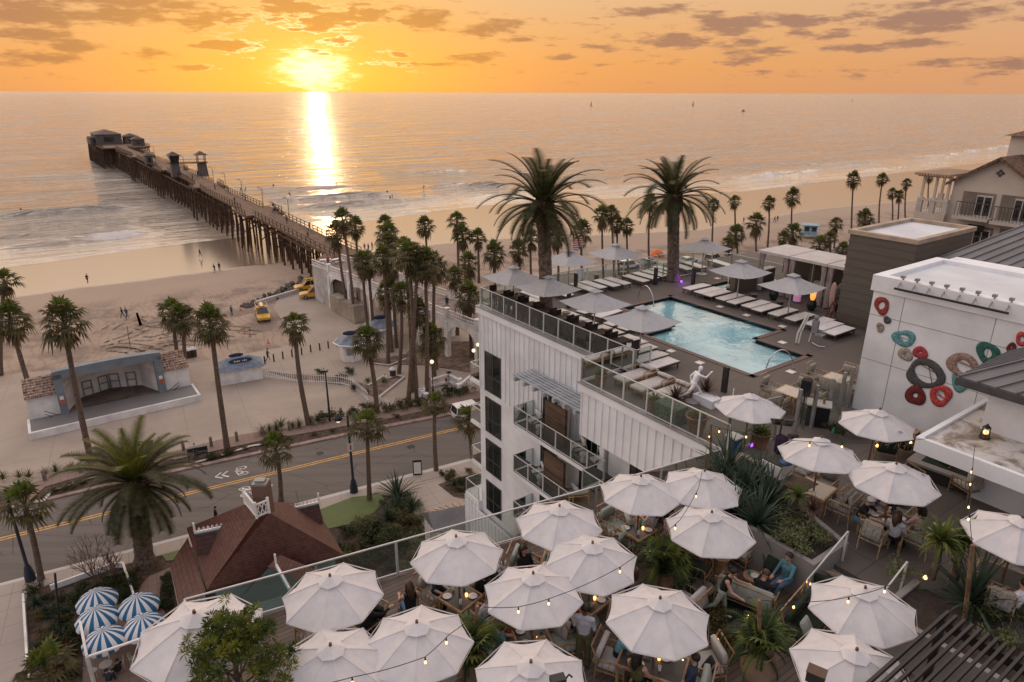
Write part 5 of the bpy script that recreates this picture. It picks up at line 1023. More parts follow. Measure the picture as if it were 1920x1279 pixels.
# volumes (local u, v, z); the roof deck is a sheet of its own above them
wallbox('wall', 0, 12.4, 0, 24, -.5, 20.75); wallbox('wall', 12.4, 20.4, -.8, 24, -.5, 20.75); m = MB(); WDP = [(19.96, -.85), (19.96, -2.9), (19.2, -8), (17.75, -16.6), (17.15, -20.3), (52, -20.3), (52, -.85)]; m.prism(WDP, -.5, WD-.25); m.obj('wall', STUC, hot); wallbox('wall', 20.4, 52, -.8, 24, -.5, 20.70)
m = MB()
for i in range(28): m.b2(i*.45+.02, i*.45+.07, -.05, 0, 15.7 if not .5 < i*.45 < 2.3 else 18.4, 20.6)
m.obj('batten', SIDING, hot)
m = MB(); m.b2(-.12, 12.5, -.16, .25, 20.62, 21.0); m.obj('parapet', SIDING, hot); m = MB(); m.b2(-.15, 12.3, -.2, .3, 21.0, 21.06); m.obj('parapet_cap', CAP, hot)
# overhanging upper volume
wallbox('upper_volume', 12.2, 19.95, -2.5, -.8, 18.45, 20.72, SIDING); m = MB()
for i in range(18): m.b2(12.25+i*.44, 12.30+i*.44, -2.56, -2.5, 18.5, 20.62)
for i in range(4): m.b2(12.14, 12.2, -2.3+i*.4, -2.25+i*.4, 18.5, 20.62)
m.obj('batten', SIDING, hot); m = MB(); m.b2(12.1, 20.1, -2.6, -2.45, 20.62, 21.0); m.b2(12.1, 12.25, -2.45, .2, 20.62, 21.0); m.obj('parapet', SIDING, hot); m = MB(); m.b2(12.08, 20.15, -2.66, -2.4, 21.0, 21.06); m.b2(12.05, 12.3, -2.4, -.1, 21.0, 21.06); m.obj('parapet_cap', CAP, hot)
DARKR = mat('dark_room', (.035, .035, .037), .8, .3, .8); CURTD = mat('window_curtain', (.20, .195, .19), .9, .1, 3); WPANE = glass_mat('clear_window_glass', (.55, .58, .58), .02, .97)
def window(u0, u1, z0, z1, v=0.0, nx=2, nz=2):
    m = MB(); d = .09; m.b2(u0-.06, u1+.06, v-.05, v+.02, z0-.06, z0); m.b2(u0-.06, u1+.06, v-.05, v+.02, z1, z1+.06); m.b2(u0-.06, u0, v-.05, v+.02, z0, z1); m.b2(u1, u1+.06, v-.05, v+.02, z0, z1)
    for i in range(1, nx): x = u0+(u1-u0)*i/nx; m.b2(x-.035, x+.035, v-.05, v+.02, z0, z1)
    for j in range(1, nz): z = z0+(z1-z0)*j/nz*.8; m.b2(u0, u1, v-.045, v+.02, z-.03, z+.03)
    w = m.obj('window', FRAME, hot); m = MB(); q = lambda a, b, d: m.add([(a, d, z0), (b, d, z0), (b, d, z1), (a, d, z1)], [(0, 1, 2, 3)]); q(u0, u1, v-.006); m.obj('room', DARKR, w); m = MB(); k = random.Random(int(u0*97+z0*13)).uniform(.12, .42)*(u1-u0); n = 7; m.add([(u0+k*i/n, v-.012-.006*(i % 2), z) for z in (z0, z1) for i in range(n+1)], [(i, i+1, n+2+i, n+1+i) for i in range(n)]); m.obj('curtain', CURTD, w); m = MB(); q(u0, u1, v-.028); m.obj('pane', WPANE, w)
for z0, z1 in ((15.85, 18.3), (13.05, 15.3), (10.2, 12.4), (7.3, 9.4)): window(.68, 2.25, z0, z1)
# balconies: slab, glass rail, doors, divider
BALF = mat('balcony_floor', (.10, .10, .10), .8, .1, 2); FABW = mat('white_outdoor_fabric', (.52, .51, .50), .9, .06, 3, bump=.2, bscale=30); RATD = mat('dark_rattan', (.10, .07, .05), .7, .3, 8)
def railing(pts, h, name='railing', par=None, step=1.25, glass=True, mt=None):
    """glass railing in hotel coordinates; pane is a sub-part"""
    mt = mt or ALU; m = MB(); g = MB()
    for a, b in zip(pts, pts[1:]):
        a, b = Vector(a), Vector(b); n = max(1, round((b-a).length/step)); m.bar(a+Vector((0, 0, h)), b+Vector((0, 0, h)), .042, .035); m.bar(a+Vector((0, 0, .07)), b+Vector((0, 0, .07)), .04)
        for i in range(n+1): p = a.lerp(b, i/n); m.bar(p, p+Vector((0, 0, h)), .06)
        g.add([a+Vector((0, 0, .1)), b+Vector((0, 0, .1)), b+Vector((0, 0, h-.03)), a+Vector((0, 0, h-.03))], [(0, 1, 2, 3)])
    r = m.obj(name, mt, par); g.obj('glass', GLASS, r); return r
for zs, ends in ((15.9, (5.5, 12.8)), (12.9, (5.5, 10.9)), (9.9, (5.5, 10.9)), (6.9, (5.5, 10.9))):
    m = MB(); m.b2(ends[0], ends[1], -1.4, -.001, zs-.22, zs-.02); s_ = m.obj('balcony', STUC, hot); m = MB(); m.b2(ends[0]+.05, ends[1]-.05, -1.36, -.05, zs-.02, zs); m.obj('floor', BALF, s_)
    railing([(ends[0]+.04, -.05, zs), (ends[0]+.04, -1.36, zs), (ends[1]-.04, -1.36, zs)]+([(ends[1]-.04, -.05, zs)] if zs < 15 else []), 1.05, 'railing', hot)
    m = MB(); m.b2(7.7, 9.35, -.95, -.80, zs, zs+2.15); m.obj('divider', DIVW, hot)
    window(6.3, 7.6, zs, zs+2.35, 0, 2, 1); window(9.6, 11.2 if zs > 15 else 10.8, zs, zs+2.35, 0, 2, 1)
    m = MB(); m.b2(12.7, 18.5, -2.75, -.81, zs-.22, zs-.02); s_ = m.obj('balcony', STUC, hot); m = MB(); m.b2(12.8, 18.4, -2.7, -.85, zs-.02, zs); m.obj('floor', BALF, s_); railing([(12.76, -1.4 if zs > 15 else -.9, zs), (12.76, -2.7, zs), (18.4, -2.7, zs)], 1.05, 'railing', hot); window(13.9, 15.4, zs, zs+2.4, -.8, 3, 1); window(16.2, 17.6, zs, zs+2.4, -.8, 2, 1)
m = MB(); m.b2(12.0, 12.3, -1.0, -.002, 2, 18.45); m.obj('pier_wall', STUC, hot)
def balcony_chair(u, v, z, rz, label, fab=None):
    t = thing('lounge_chair', label, 'chair', H(u, v, z), HA+rz, 'pale lounge chairs on the hotel balconies'); m = MB(); m.cushion((0, 0, .36), (.62, .62, .16)); m.obj('seat', FABW, t); M = Matrix.Translation((0, -.3, .62)) @ Matrix.Rotation(R(-14), 4, 'X'); m = MB(); m.cushion((0, 0, 0), (.62, .14, .55), 0, 0, M); m.obj('backrest', FABW, t); m = MB()
    for x in (-.3, .3): m.bar((x, -.3, 0), (x, -.3, .6), .05); m.bar((x, .3, 0), (x, .3, .5), .05); m.bar((x, -.3, .55), (x, .32, .5), .05)
    m.obj('frame', RATD, t)
for i, (u, z, w) in enumerate([(6.5, 15.9, 'top balcony left of the wood divider'), (10.1, 15.9, 'top balcony right of the wood divider'), (11.6, 15.9, 'top balcony right end, under the batten wall'), (6.9, 12.9, 'second balcony left of the wood divider'), (9.7, 12.9, 'second balcony right of the wood divider')]): balcony_chair(u, -.7, z, R(170-15*(i % 2)), 'pale cushioned chair on the '+w)
m = MB(); m.lathe([(.02, 0), (.16, .0), (.2, .12), (.12, .24), (.2, .36), (.22, .5), (.02, .52)], n=14); k = Kit(tag(m.obj('stool', FABW), 'x', 'side table'))
for u, z, w in ((7.35, 15.9, 'top balcony left of the divider'), (10.9, 15.9, 'top balcony between two chairs'), (7.5, 12.9, 'second balcony left of the divider')): k.put(H(u, -1.0, z), 0, 'white hourglass side table on the '+w)
# louvred awning
aw = FR('awning', 'pale blue grey louvred awning on brackets above the top balcony doors', 'awning'); AWM = mat('awning_metal', (.36, .39, .42), .5, .08, 1); m = MB()
for i in range(6): m.b2(5.5, 11.6, -1.45+i*.24, -1.33+i*.24, 18.78, 18.84)
m.obj('louvres', AWM, aw)
for i in range(8): m = MB(); m.b2(5.7+i*.82, 5.86+i*.82, -1.55, -.02, 18.56, 18.78); m.obj('bracket', AWM, aw)
# seaside end balconies, low wing and porch roof
for zs in (15.75, 12.75, 9.75):
    m = MB(); m.b2(-1.7, -.001, .3, 4.5, zs-.22, zs); s_ = m.obj('balcony', STUC, hot); railing([(-.05, .35, zs), (-1.65, .35, zs), (-1.65, 4.4, zs)], 1.05, 'railing', hot)
wallbox('low_wing', -1.65, -.001, -.25, 6, -.4, 7.5, SIDING); wallbox('low_wing', -1.6, 9.0, -.3, -.26, -.4, 6.9, SIDING); m = MB()
for i in range(26): m.b2(-1.6+i*.4, -1.55+i*.4, -.35, -.3, .2, 7.3 if i < 4 else 6.8)
m.obj('batten', SIDING, hot); railing([(-1.6, -.2, 7.5), (-1.6, 4, 7.5)], 1.0, 'railing', hot); railing([(-1.6, -.2, 7.5), (-.05, -.2, 7.5)], 1.0, 'railing', hot)
def seam_roof(name, par, A, B, C, D, mt, seam=.45, th=.12):
    """quad roof plane A-B (eave) D-C (ridge) with raised seams"""
    A, B, C, D = map(Vector, (A, B, C, D)); n = (B-A).cross(D-A).normalized(); n = n if n.z > 0 else -n; m = MB(); lo = [p-n*th for p in (A, B, C, D)]
    m.add([A, B, C, D]+lo, [(0, 1, 2, 3), (7, 6, 5, 4), (0, 4, 5, 1), (1, 5, 6, 2), (2, 6, 7, 3), (3, 7, 4, 0)]); k = max(2, int((B-A).length/seam))
    for i in range(k+1): m.bar(A.lerp(B, i/k)+n*.03, D.lerp(C, i/k)+n*.03, .05, .06, 0, n)
    return m.obj(name, mt, par)
po = thing('porch', 'hotel entrance porch with dark standing seam hipped metal roof beside the garden', 'porch', (0, 0, 0))
a, b, c, d = at(788, 962, 4.2), at(815, 996, 4.2), at(952, 1016, 4.2), at(880, 934, 4.2); rg0, rg1 = at(803, 961, 4.9), at(886, 944, 5.4)
seam_roof('roof', po, b, c, rg1, rg0, SEAM); seam_roof('roof', po, a, d, rg1, rg0, SEAM_LIT); seam_roof('roof', po, a, b, rg0, rg0+(rg1-rg0)*.02, SEAM)
for p in (a, b, c): m = MB(); q = p+(rg1-p)*.12; m.bar((q.x, q.y, 0), (q.x, q.y, 4.2), .3); m.obj('post', WPAINT, po)
# ------------------------------------------------ roof deck with pool
POOL = [(5.1, 11), (13.1, 11), (13.1, 8.65), (16.1, 8.65), (16.1, 4.25), (9.2, 4.25), (9.2, 6.6), (5.1, 6.6)]; SPA = [(4.7, 13.9), (6.75, 13.9), (6.75, 17.2), (4.7, 17.2)]
OUT = [(0, .25), (12.25, .25), (12.25, -2.45), (20.1, -2.45), (20.4, -2.45), (21.2, -4.8), (21.2, -6.0), (25.42, -6.0), (25.42, -5.0), (52, -5.0), (52, 26), (0, 26)]
def holed(mb, outer, holes, z, mi=0):
    polys = [[Vector((x, y, 0)) for x, y in outer]]+[[Vector((x, y, 0)) for x, y in h] for h in holes]; flat = [p for q in polys for p in q]
    tr = tessellate_polygon(polys); mb.add([(p.x, p.y, z) for p in flat], [t if (flat[t[1]]-flat[t[0]]).cross(flat[t[2]]-flat[t[0]]).z > 0 else t[::-1] for t in tr], mi)
m = MB(); holed(m, OUT, [POOL, SPA], DECK)
for a, b in zip(OUT, OUT[1:]+OUT[:1]): m.add([(*a, DECK-.3), (*b, DECK-.3), (*b, DECK), (*a, DECK)], [(0, 1, 2, 3)])
o = m.obj('roof_deck', POOLD, None, (HO.x, HO.y, 0), HA); tag(o, kind='structure')
TILE = mat('teal_pool_tile', (.002, .40, .52), .4, .08, 1.2, col2=(.005, .47, .60)); TILED = mat('dark_pool_edge_tile', (.03, .10, .13), .4, .2, 8); COPE = concrete('pool_coping', (.17, .12, .10))
def water_fn(t, bs, ob):
    t.nt.nodes.remove(bs); pos = t.n('ShaderNodeNewGeometry').outputs['Position']; n = t.noise(pos, 1.1, 4, .6, .6); bp = t.n('ShaderNodeBump', {'Height': n, 'Strength': .35, 'Distance': .12})
    tr = t.n('ShaderNodeBsdfTransparent', {0: (.70, .97, .99)}); gl = t.n('ShaderNodeBsdfGlossy', {0: (1, 1, 1), 1: .03, 'Normal': bp.outputs[0]}); fr = t.n('ShaderNodeFresnel', {0: 1.42, 1: bp.outputs[0]})
    mx = t.n('ShaderNodeMixShader', {0: fr.outputs[0], 1: tr.outputs[0], 2: gl.outputs[0]}); t.put(t.nt.nodes['Material Output'].inputs[0], mx)
POOLW = matn('pool_water', water_fn)
def basin(name, P, label, depth=.6):
    t = FR(name, label, 'pool'); n = len(P); m = MB(); m.add([(*p, DECK-depth) for p in P], [tuple(range(n))]); m.f[-1] = m.f[-1] if sum(P[i][0]*P[(i+1) % n][1]-P[(i+1) % n][0]*P[i][1] for i in range(n)) > 0 else m.f[-1][::-1]
    for a, b in zip(P, P[1:]+P[:1]): m.add([(*a, DECK-depth), (*b, DECK-depth), (*b, DECK-.3), (*a, DECK-.3)], [(0, 1, 2, 3), (3, 2, 1, 0)])
    m.obj('basin', TILE, t); m = MB()
    for a, b in zip(P, P[1:]+P[:1]): m.add([(*a, DECK-.3), (*b, DECK-.3), (*b, DECK+.002), (*a, DECK+.002)], [(0, 1, 2, 3), (3, 2, 1, 0)])
    m.obj('waterline_tiles', TILED, t); m = MB()
    for a, b in zip(P, P[1:]+P[:1]): a, b = Vector((*a, DECK)), Vector((*b, DECK)); dd = (b-a).normalized(); nn = Vector((-dd.y, dd.x, 0)); nn = nn if True else nn; m.bar(a-dd*.15+Vector((0, 0, .01)), b+dd*.15+Vector((0, 0, .01)), .28, .04)
    m.obj('coping', COPE, t); m = MB(); holed(m, P, [], DECK-.09); m.obj('water', POOLW, t); return t
po_ = basin('swimming_pool', POOL, 'turquoise stepped rooftop swimming pool reflecting the sky'); m = MB(); m.b2(14.6, 16.1, 4.25, 8.65, DECK-.6, DECK-.3); m.b2(14.1, 14.6, 4.25, 8.65, DECK-.6, DECK-.45); m.obj('entry_steps', mat('pale_pool_step', (.30, .55, .58), .5, .1, 2), po_)
basin('spa_pool', SPA, 'small rectangular spa pool behind the row of loungers', .5)
for i, (u, v) in enumerate(((6.2, 10.85), (10.8, 10.85), (15.9, 6.4), (10.5, 4.45))):
    ld = bpy.data.lights.new('pool_light', 'POINT'); ld.energy = 45; ld.color = (.75, .95, 1.0); ld.shadow_soft_size = .12; q = bpy.data.objects.new('pool_lamp', ld); COL.objects.link(q); q.location = H(u, v, DECK-.33); q.location += (H(10.6, 7.5, 0)-H(u, v, 0)).normalized()*.45
# edge railings of the deck
rl = FR('glass_railing', 'glass railing with pale posts along the street side of the pool deck', 'railing', None, 21.06); railing([(.1, .05, 0), (12.3, .05, 0)], 1.12, 'railing', rl); railing([(12.3, .05, 0), (12.9, .05, 0), (12.9, 1.0, 0)], 1.12, 'railing', rl)
rl = FR('glass_railing', 'glass railing with pale posts round the planted terrace above the batten wall', 'railing', None, 21.06); railing([(12.9, -.1, 0), (12.2, -.1, 0), (12.2, -2.52, 0), (20.0, -2.52, 0)], 1.12, 'railing', rl)
rl = FR('glass_railing', 'long glass railing on the beach side of the pool deck behind the palms', 'railing', None, 21.0); railing([(.2, .1, 0), (.3, 16.5, 0), (3.0, 19.6, 0), (7.2, 19.6, 0)], 1.2, 'railing', rl, 1.6); railing([(.35, 13.4, 0), (2.2, 13.4, 0), (2.2, 16.4, 0)], 1.2, 'railing', rl)
rl = FR('glass_railing', 'glass railing along the outer edge of the wooden dining deck', 'railing', None, WD); railing([(20.0, -2.9, 0), (19.25, -8, 0), (17.8, -16.6, 0), (17.25, -19.7, 0), (22, -19.7, 0)], 1.12, 'railing', rl, 2.4)
rl = FR('glass_windscreen', 'tall glass corner windscreen with steel posts beside the potted cycads', 'windscreen', None, DECK); railing([(19.9, -2.45, 0), (18.9, -1.0, 0)], 1.75, 'screen', rl, 1.8, True, STEELG); railing([(19.9, -2.45, 0), (20.3, -.2, 0)], 1.75, 'screen', rl, 1.1, True, STEELG)
gp = FR('glass_windscreen', 'row of frameless glass panels on grey steel posts dividing pool deck and patio', 'windscreen', None, DECK); m = MB(); g = MB(); pv = [(20.35, 1.0), (20.5, 1.85), (20.5, 2.9), (20.4, 3.9), (20.3, 4.7)]
for p in pv: mm = MB(); mm.b2(p[0]-.06, p[0]+.06, p[1]-.05, p[1]+.05, 0, 1.75); mm.obj('post', STEELG, gp)
for a, b in zip(pv, pv[1:]): g = MB(); g.add([(*a, .12), (*b, .12), (*b, 1.6), (*a, 1.6)], [(0, 1, 2, 3)]); g.obj('glass', GLASS, gp)
# ------------------------------------------------ pool furniture
SLING = mat('white_sling', (.74, .71, .68), .8, .04, 4); SUNF = mat('lounger_frame', (.07, .06, .055), .5, .1, 4); GREYU = leafmat('grey_umbrella_fabric', (.45, .45, .46), (.50, .50, .51), .22, .8); UPOLE = mat('grey_umbrella_pole', (.36, .35, .34), .4, .05, 4)
L0 = thing('sun_lounger', 'x', 'sun lounger'); m = MB(); m.b2(-.33, .33, -.98, .98, .31, .345)
for x in (-.34, .34): m.b2(x-.012, x+.012, -.98, .98, .345, .36)
m.obj('sling', SLING, L0); m = MB(); m.b2(-.36, -.33, -1.0, 1.0, .25, .31); m.b2(.33, .36, -1.0, 1.0, .25, .31); m.b2(-.33, .33, -1.0, -.96, .25, .31); m.b2(-.33, .33, .96, 1.0, .25, .31); m.b2(-.33, .33, .2, .23, .25, .31); m.obj('frame', SUNF, L0)
for x in (-.32, .32):
    for y in (-.9, .9): m = MB(); m.bar((x, y, 0), (x, y*.94, .26), .05); m.obj('leg', SUNF, L0)
LK = Kit(L0)
def loungers(pix, rz, label, group, org, sc):
    for i, (x, y) in enumerate(pix): p = at(org[0]+x/sc, org[1]+y/sc, DECK+.33); LK.put((p.x, p.y, DECK), HA+rz, label % ORD[i], group)
S5 = 5.328
loungers([(358, 520), (470, 556), (560, 583), (690, 620), (800, 655), (950, 692), (1055, 728), (1220, 770), (1390, 818), (1580, 868), (1665, 908), (1780, 955)], 0, 'white sun lounger in the long row beyond the pool, %s from the far end', 'loungers beyond the pool', (1240, 440), S5)
loungers([(840, 572), (930, 603), (1025, 652), (1110, 690), (1250, 738), (1370, 783), (1505, 837), (1600, 878), (1700, 935), (1800, 1005), (1900, 1075)], 0, 'white sun lounger beside the dark chairs, %s from the far end of its row', 'loungers between pool and street railing', (880, 480), S5)
loungers([(1225, 530), (1380, 570), (1500, 648), (1640, 690)], R(8), 'white sun lounger at the pool edge under the grey umbrellas, %s from the far end', 'loungers at the near pool edge', (880, 480), S5)
loungers([(570, 500), (665, 455), (640, 385), (900, 360)], R(90), 'white sun lounger around the left date palm, %s counted from the railing', 'loungers round the left date palm', (880, 480), S5)
loungers([(1130, 305), (1235, 285), (1370, 268), (1475, 248), (1660, 222), (1755, 195), (1850, 172), (1930, 150)], R(90), 'white sun lounger in the row along the beach railing, %s from the left', 'loungers along the beach railing', (880, 480), S5)
loungers([(30, 345), (200, 318), (330, 300), (590, 280)], R(80), 'white sun lounger behind the right date palm, %s from the left', 'loungers behind the right date palm', (1240, 440), S5)
def sq_umbrella():
    t = thing('square_umbrella', 'x', 'umbrella'); hs, zt, ze = 1.32, 2.55, 1.92; m = MB(); N = 6
    cor = [Vector((sx*hs, sy*hs, ze)) for sx, sy in ((-1, -1), (1, -1), (1, 1), (-1, 1))]; ap = Vector((0, 0, zt))
    for k in range(4):
        a, b = cor[k], cor[(k+1) % 4]; g = []
        for i in range(N+1):
            f = i/N; row = []
            for j in range(N+1): e = a.lerp(b, j/N); p = ap.lerp(e, f); p.z -= .10*f*math.sin(math.pi*j/N)*f+.06*math.sin(math.pi*f); row.append(p)
            g.append(row)
        vs = [p for r_ in g for p in r_]; m.add(vs, [(i*(N+1)+j, (i+1)*(N+1)+j, (i+1)*(N+1)+j+1, i*(N+1)+j+1) for i in range(N) for j in range(N)], 0, True)
    m.obj('canopy', GREYU, t); m = MB()
    for k in range(4): a, b = cor[k]*.22, cor[(k+1) % 4]*.22; m.tri((0, 0, zt+.12), (a.x, a.y, zt-.03), (b.x, b.y, zt-.03))
    m.obj('vent', GREYU, t); m = MB(); m.cyl((0, 0, 0), .035, zt+.1, 8); m.obj('pole', UPOLE, t); m = MB(); m.cyl((0, 0, 0), .38, .07, 20); m.obj('base', UPOLE, t)
    for k in range(4): m = MB(); m.bar((0, 0, zt-.12), tuple(cor[k]+Vector((0, 0, -.02))), .025); m.obj('rib', UPOLE, t)
    return t
UK = Kit(sq_umbrella())
for x, y, w in [(963, 499, 'leftmost at the street corner of the deck'), (1028, 517, 'in front of the left date palm trunk'), (1117, 543, 'over the near pool edge, beyond the palest one'), (1205, 574, 'nearest the pool steps on the near edge'), (1068, 468, 'behind the left date palm beside the flags'), (1155, 457, 'between the two date palms'), (1322, 446, 'far right behind the right date palm'), (1390, 488, 'over the spa pool'), (1488, 514, 'in front of the cabanas')]:
    p = at(x, y, DECK+2.6); UK.put((p.x, p.y, DECK), HA, 'grey square pool umbrella '+w, 'grey square umbrellas round the pool')
date_palm(H(4.3, 1.75, DECK), up(H(4.3, 1.75, DECK), 1019, 380), 'tall date palm growing from the pool deck near the street corner, left of two', L=3.5, tr=.36, nf=60, seed=4, newf=.0, low=-44, dens=40)
date_palm(H(2.7, 13.9, DECK), up(H(2.7, 13.9, DECK), 1263, 366), 'tall date palm growing from the far side of the pool deck, right of two', L=3.5, tr=.38, nf=54, seed=9, newf=.0, low=-40, dens=40)
PUR = mat('purple_lamp', (.3, .1, .5), .4, 0, 1, emit=(.45, .12, 1.0), estr=1.5); m = MB(); m.b2(-.05, .05, -.05, .05, 0, .12); k = Kit(tag(m.obj('uplight', PUR), 'x', 'light'))
for u, v, w in ((3.25, 14.1, 'at the foot of the right date palm'), (9.0, 16.3, 'beside the cabana curtain'), (16.9, -1.2, 'behind the white running statue'), (20.1, -1.3, 'beside the potted cycad in the glass corner')): k.put(H(u, v, DECK), .5, 'small purple uplight '+w)
pl_ = bpy.data.lights.new('uplight', 'POINT'); pl_.energy = 9; pl_.color = (.5, .15, 1.0); pl_.shadow_soft_size = .1; q = bpy.data.objects.new('uplight_lamp', pl_); COL.objects.link(q); q.location = H(3.45, 14.0, DECK+.4)
m = MB(); m.b2(-.11, .11, -.08, .08, 0, 1.15); k = Kit(tag(m.obj('deck_post', SHOEB), 'x', 'post'))
for px, w in (((1066, 577), 'near the left date palm'), ((1079, 546), 'behind the left palm umbrella'), ((1228, 534), 'left of the right date palm'), ((1299, 534), 'right of the right date palm'), ((1357, 735), 'behind the white statue')): p = at(*px, DECK); k.put(p, HA, 'dark slim service post on the deck '+w, 'dark posts on the pool deck')
# dark bar chairs and tables behind the street railing
t = thing('bar_chair', 'x', 'chair'); m = MB(); m.b2(-.24, .24, -.24, .24, .72, .78); m.obj('seat', DARKW, t); m = MB()
for i in range(5): m.b2(-.24+i*.1, -.16+i*.1, .21, .25, .45, 1.25)
m.b2(-.24, .24, .205, .255, 1.2, 1.3); m.obj('backrest', DARKW, t)
for x in (-.2, .2):
    for y in (-.2, .2): m = MB(); m.b2(x-.03, x+.03, y-.03, y+.03, 0, .72); m.obj('leg', DARKW, t)
BK = Kit(t)
t = thing('bar_table', 'x', 'table'); m = MB(); m.b2(-.35, .35, -.4, .4, 1.02, 1.07); m.obj('tabletop', DARKW, t); m = MB(); m.b2(-.3, .3, -.04, .04, 0, 1.02); m.obj('panel', DARKW, t); TK = Kit(t); n = 0
for i in range(8):
    u = 1.0+i*1.42; TK.put(H(u+.35, .72, DECK), HA, 'dark high bar table behind the street railing, %s from the far corner' % ORD[i], 'bar tables along the railing')
    for s_ in (-.32, 1.02): BK.put(H(u+s_, .72, DECK), HA+(R(90) if s_ < 0 else R(-90)), 'dark slatted bar chair behind the street railing, %s from the far corner' % ORD[n], 'bar chairs along the railing'); n += 1
# small dark tables between loungers
m = MB(); m.cyl((0, 0, 0), .17, .36, 14); m.cyl((0, 0, .36), .24, .04, 16); k = Kit(tag(m.obj('side_table', SUNF), 'x', 'side table'))
for i, px in enumerate([(1013, 582), (1061, 598), (1087, 615), (1135, 633), (1178, 652), (1240, 668), (1318, 539), (1366, 550), (1413, 563), (1462, 577), (1118, 525), (1168, 520)]): k.put(at(*px, DECK), 0, 'small round dark drinks table between loungers, %s from the %s' % ((ORD[i], 'street corner end') if i < 6 else (ORD[i-6], 'spa end')), 'drinks tables')
def arc(px0, px1, h, label, z=DECK):
    a, b = at(*px0, z), at(*px1, z); m = MB(); pts = []
    for i in range(13): f = i/12; p = a.lerp(b, f); pts.append((p.x, p.y, z+h*math.sin(math.pi*f)**.55))
    m.tube(pts, .025, 8); tag(m.obj('handrail', CHROME), label, 'handrail')
arc((1196, 560), (1226, 576), 1.05, 'arched chrome handrail at the far near-side corner of the pool'); arc((1436, 691), (1488, 693), .95, 'arched chrome handrail at the pool entry steps'); arc((1354, 525), (1365, 541), 1.0, 'arched chrome handrail left of the spa'); arc((1371, 522), (1382, 540), 1.0, 'arched chrome handrail right of the spa')
t = thing('pool_lift', 'white and grey pool access lift with chair beside the pool', 'pool lift', at(1500, 640, DECK), HA+R(10)); m = MB(); m.tube([(0, -.5, .05), (0, -.45, .55), (.1, .2, 1.45)], .05, 8); m.tube([(.12, -.5, .05), (.1, -.3, .6), (.14, .25, 1.3)], .04, 8); m.obj('arm', ALU, t); m = MB(); m.b2(.35, .65, .3, .5, .5, 1.15); m.ball((.5, .4, 1.3), (.13, .12, .14), 10, 6); m.obj('column', GREYC, t); m = MB(); m.b2(.6, 1.05, .1, .5, .45, .52); m.b2(.6, 1.05, .46, .52, .5, .62); m.obj('seat', GREYC, t); m = MB(); m.tube([(.6, 0, .08), (1.0, -.2, .05), (1.3, -.1, .05)], .03, 6); m.tube([(.4, .3, .5), (.4, .1, .05)], .03, 6); m.obj('footrest', ALU, t)
m = MB(); m.b2(-.18, .18, -.18, .18, 0, .012); k = Kit(tag(m.obj('skimmer_lid', WPAINT), 'x', 'lid'))
for i, px in enumerate([(1350, 575), (1400, 591), (1467, 612), (1467, 642), (1195, 634), (1258, 658), (1312, 680), (1483, 697), (1345, 522)]): k.put(at(*px, DECK), HA, 'square white skimmer lid in the pool deck, %s clockwise' % ORD[i], 'skimmer lids')
# daybeds with wooden arms
TEAK = mat('teak', (.32, .19, .10), .6, .2, 4, stretch=(1, .2, 1)); CANV = mat('cream_cushion', (.46, .43, .40), .9, .06, 4, bump=.2, bscale=30)
t = thing('daybed', 'x', 'daybed'); m = MB(); m.cushion((0, .1, .38), (.74, 1.85, .15)); M = Matrix.Translation((0, -.85, .52)) @ Matrix.Rotation(R(24), 4, 'X'); m.cushion((0, 0, 0), (.74, .5, .15), 0, 0, M); m.obj('mattress', CANV, t); m = MB()
for x in (-.42, .42): m.tube([(x, -.9, .25), (x, -.75, .62), (x, -.1, .60), (x, .05, .28)], .03, 6)
m.b2(-.4, .4, -.95, .95, .22, .29)
for x in (-.36, .36):
    for y in (-.85, .85): m.bar((x, y, 0), (x, y, .25), .06)
m.obj('frame', TEAK, t); DK = Kit(t)
for i, px in enumerate([(1180, 702), (1212, 718), (1246, 733)]): p = at(px[0]+12, px[1], DECK+.4); DK.put((p.x, p.y, DECK), HA+R(180), 'cream cushioned daybed with wooden arms on the planted terrace, %s from the glass corner' % ORD[i], 'daybeds on the terrace')
# statue
me, hc, T, hd = body('stride', 0, 1); WMAT = mat('white_sculpture', (.78, .78, .80), .35, .03, 2); o = bpy.data.objects.new('statue', me); COL.objects.link(o); o.location = at(1297, 757, DECK)+Vector((0, 0, .12)); o.rotation_euler = (0, 0, R(-78)); o.scale = (.95,)*3
for i in range(4): o.material_slots[i].link = 'OBJECT'; o.material_slots[i].material = WMAT
tag(o, 'glossy white running figure sculpture on the terrace among flax plants', 'statue'); m = MB(); m.cyl((0, 0, -.13), .3, .13, 18); m.obj('plinth', STEELG, o)
# planters
TERRA = mat('terracotta', (.30, .16, .10), .8, .15, 2, bump=.3, bscale=14); SOIL2 = mat('potting_soil', (.04, .028, .02), .95, .2, 5)
def pot(loc, r, h, label, mt=TERRA, group=None):
    t = thing('flower_pot', label, 'pot', loc, 0, group); m = MB(); m.lathe([(r*.62, 0), (r*.82, h*.45), (r, h), (r*1.06, h), (r*1.06, h*.9), (r*.9, h*.9), (.01, h*.9)], n=20); m.obj('bowl', mt, t); m = MB(); m.cyl((0, 0, h*.86), r*.88, .06, 16); m.obj('soil', SOIL2, t); return t
for px, r, h, kind, s, w in [((1126, 722), .28, .55, 'cycad', .72, 'inside the glass corner above the batten wall'), ((1226, 772), .28, .55, 'cycad', .7, 'behind the terrace railing left of the flax'), ((1304, 812), .40, .75, 'cycad', .75, 'big cedar coloured tub behind the railing'), ((1424, 838), .34, .6, 'cycad', .8, 'inside the windscreen corner')]:
    p = at(*px, DECK); pot(p, r, h, 'terracotta pot with a cycad '+w); spiky(p+Vector((0, 0, h*.9)), s, 'green cycad in a terracotta pot '+w, kind)
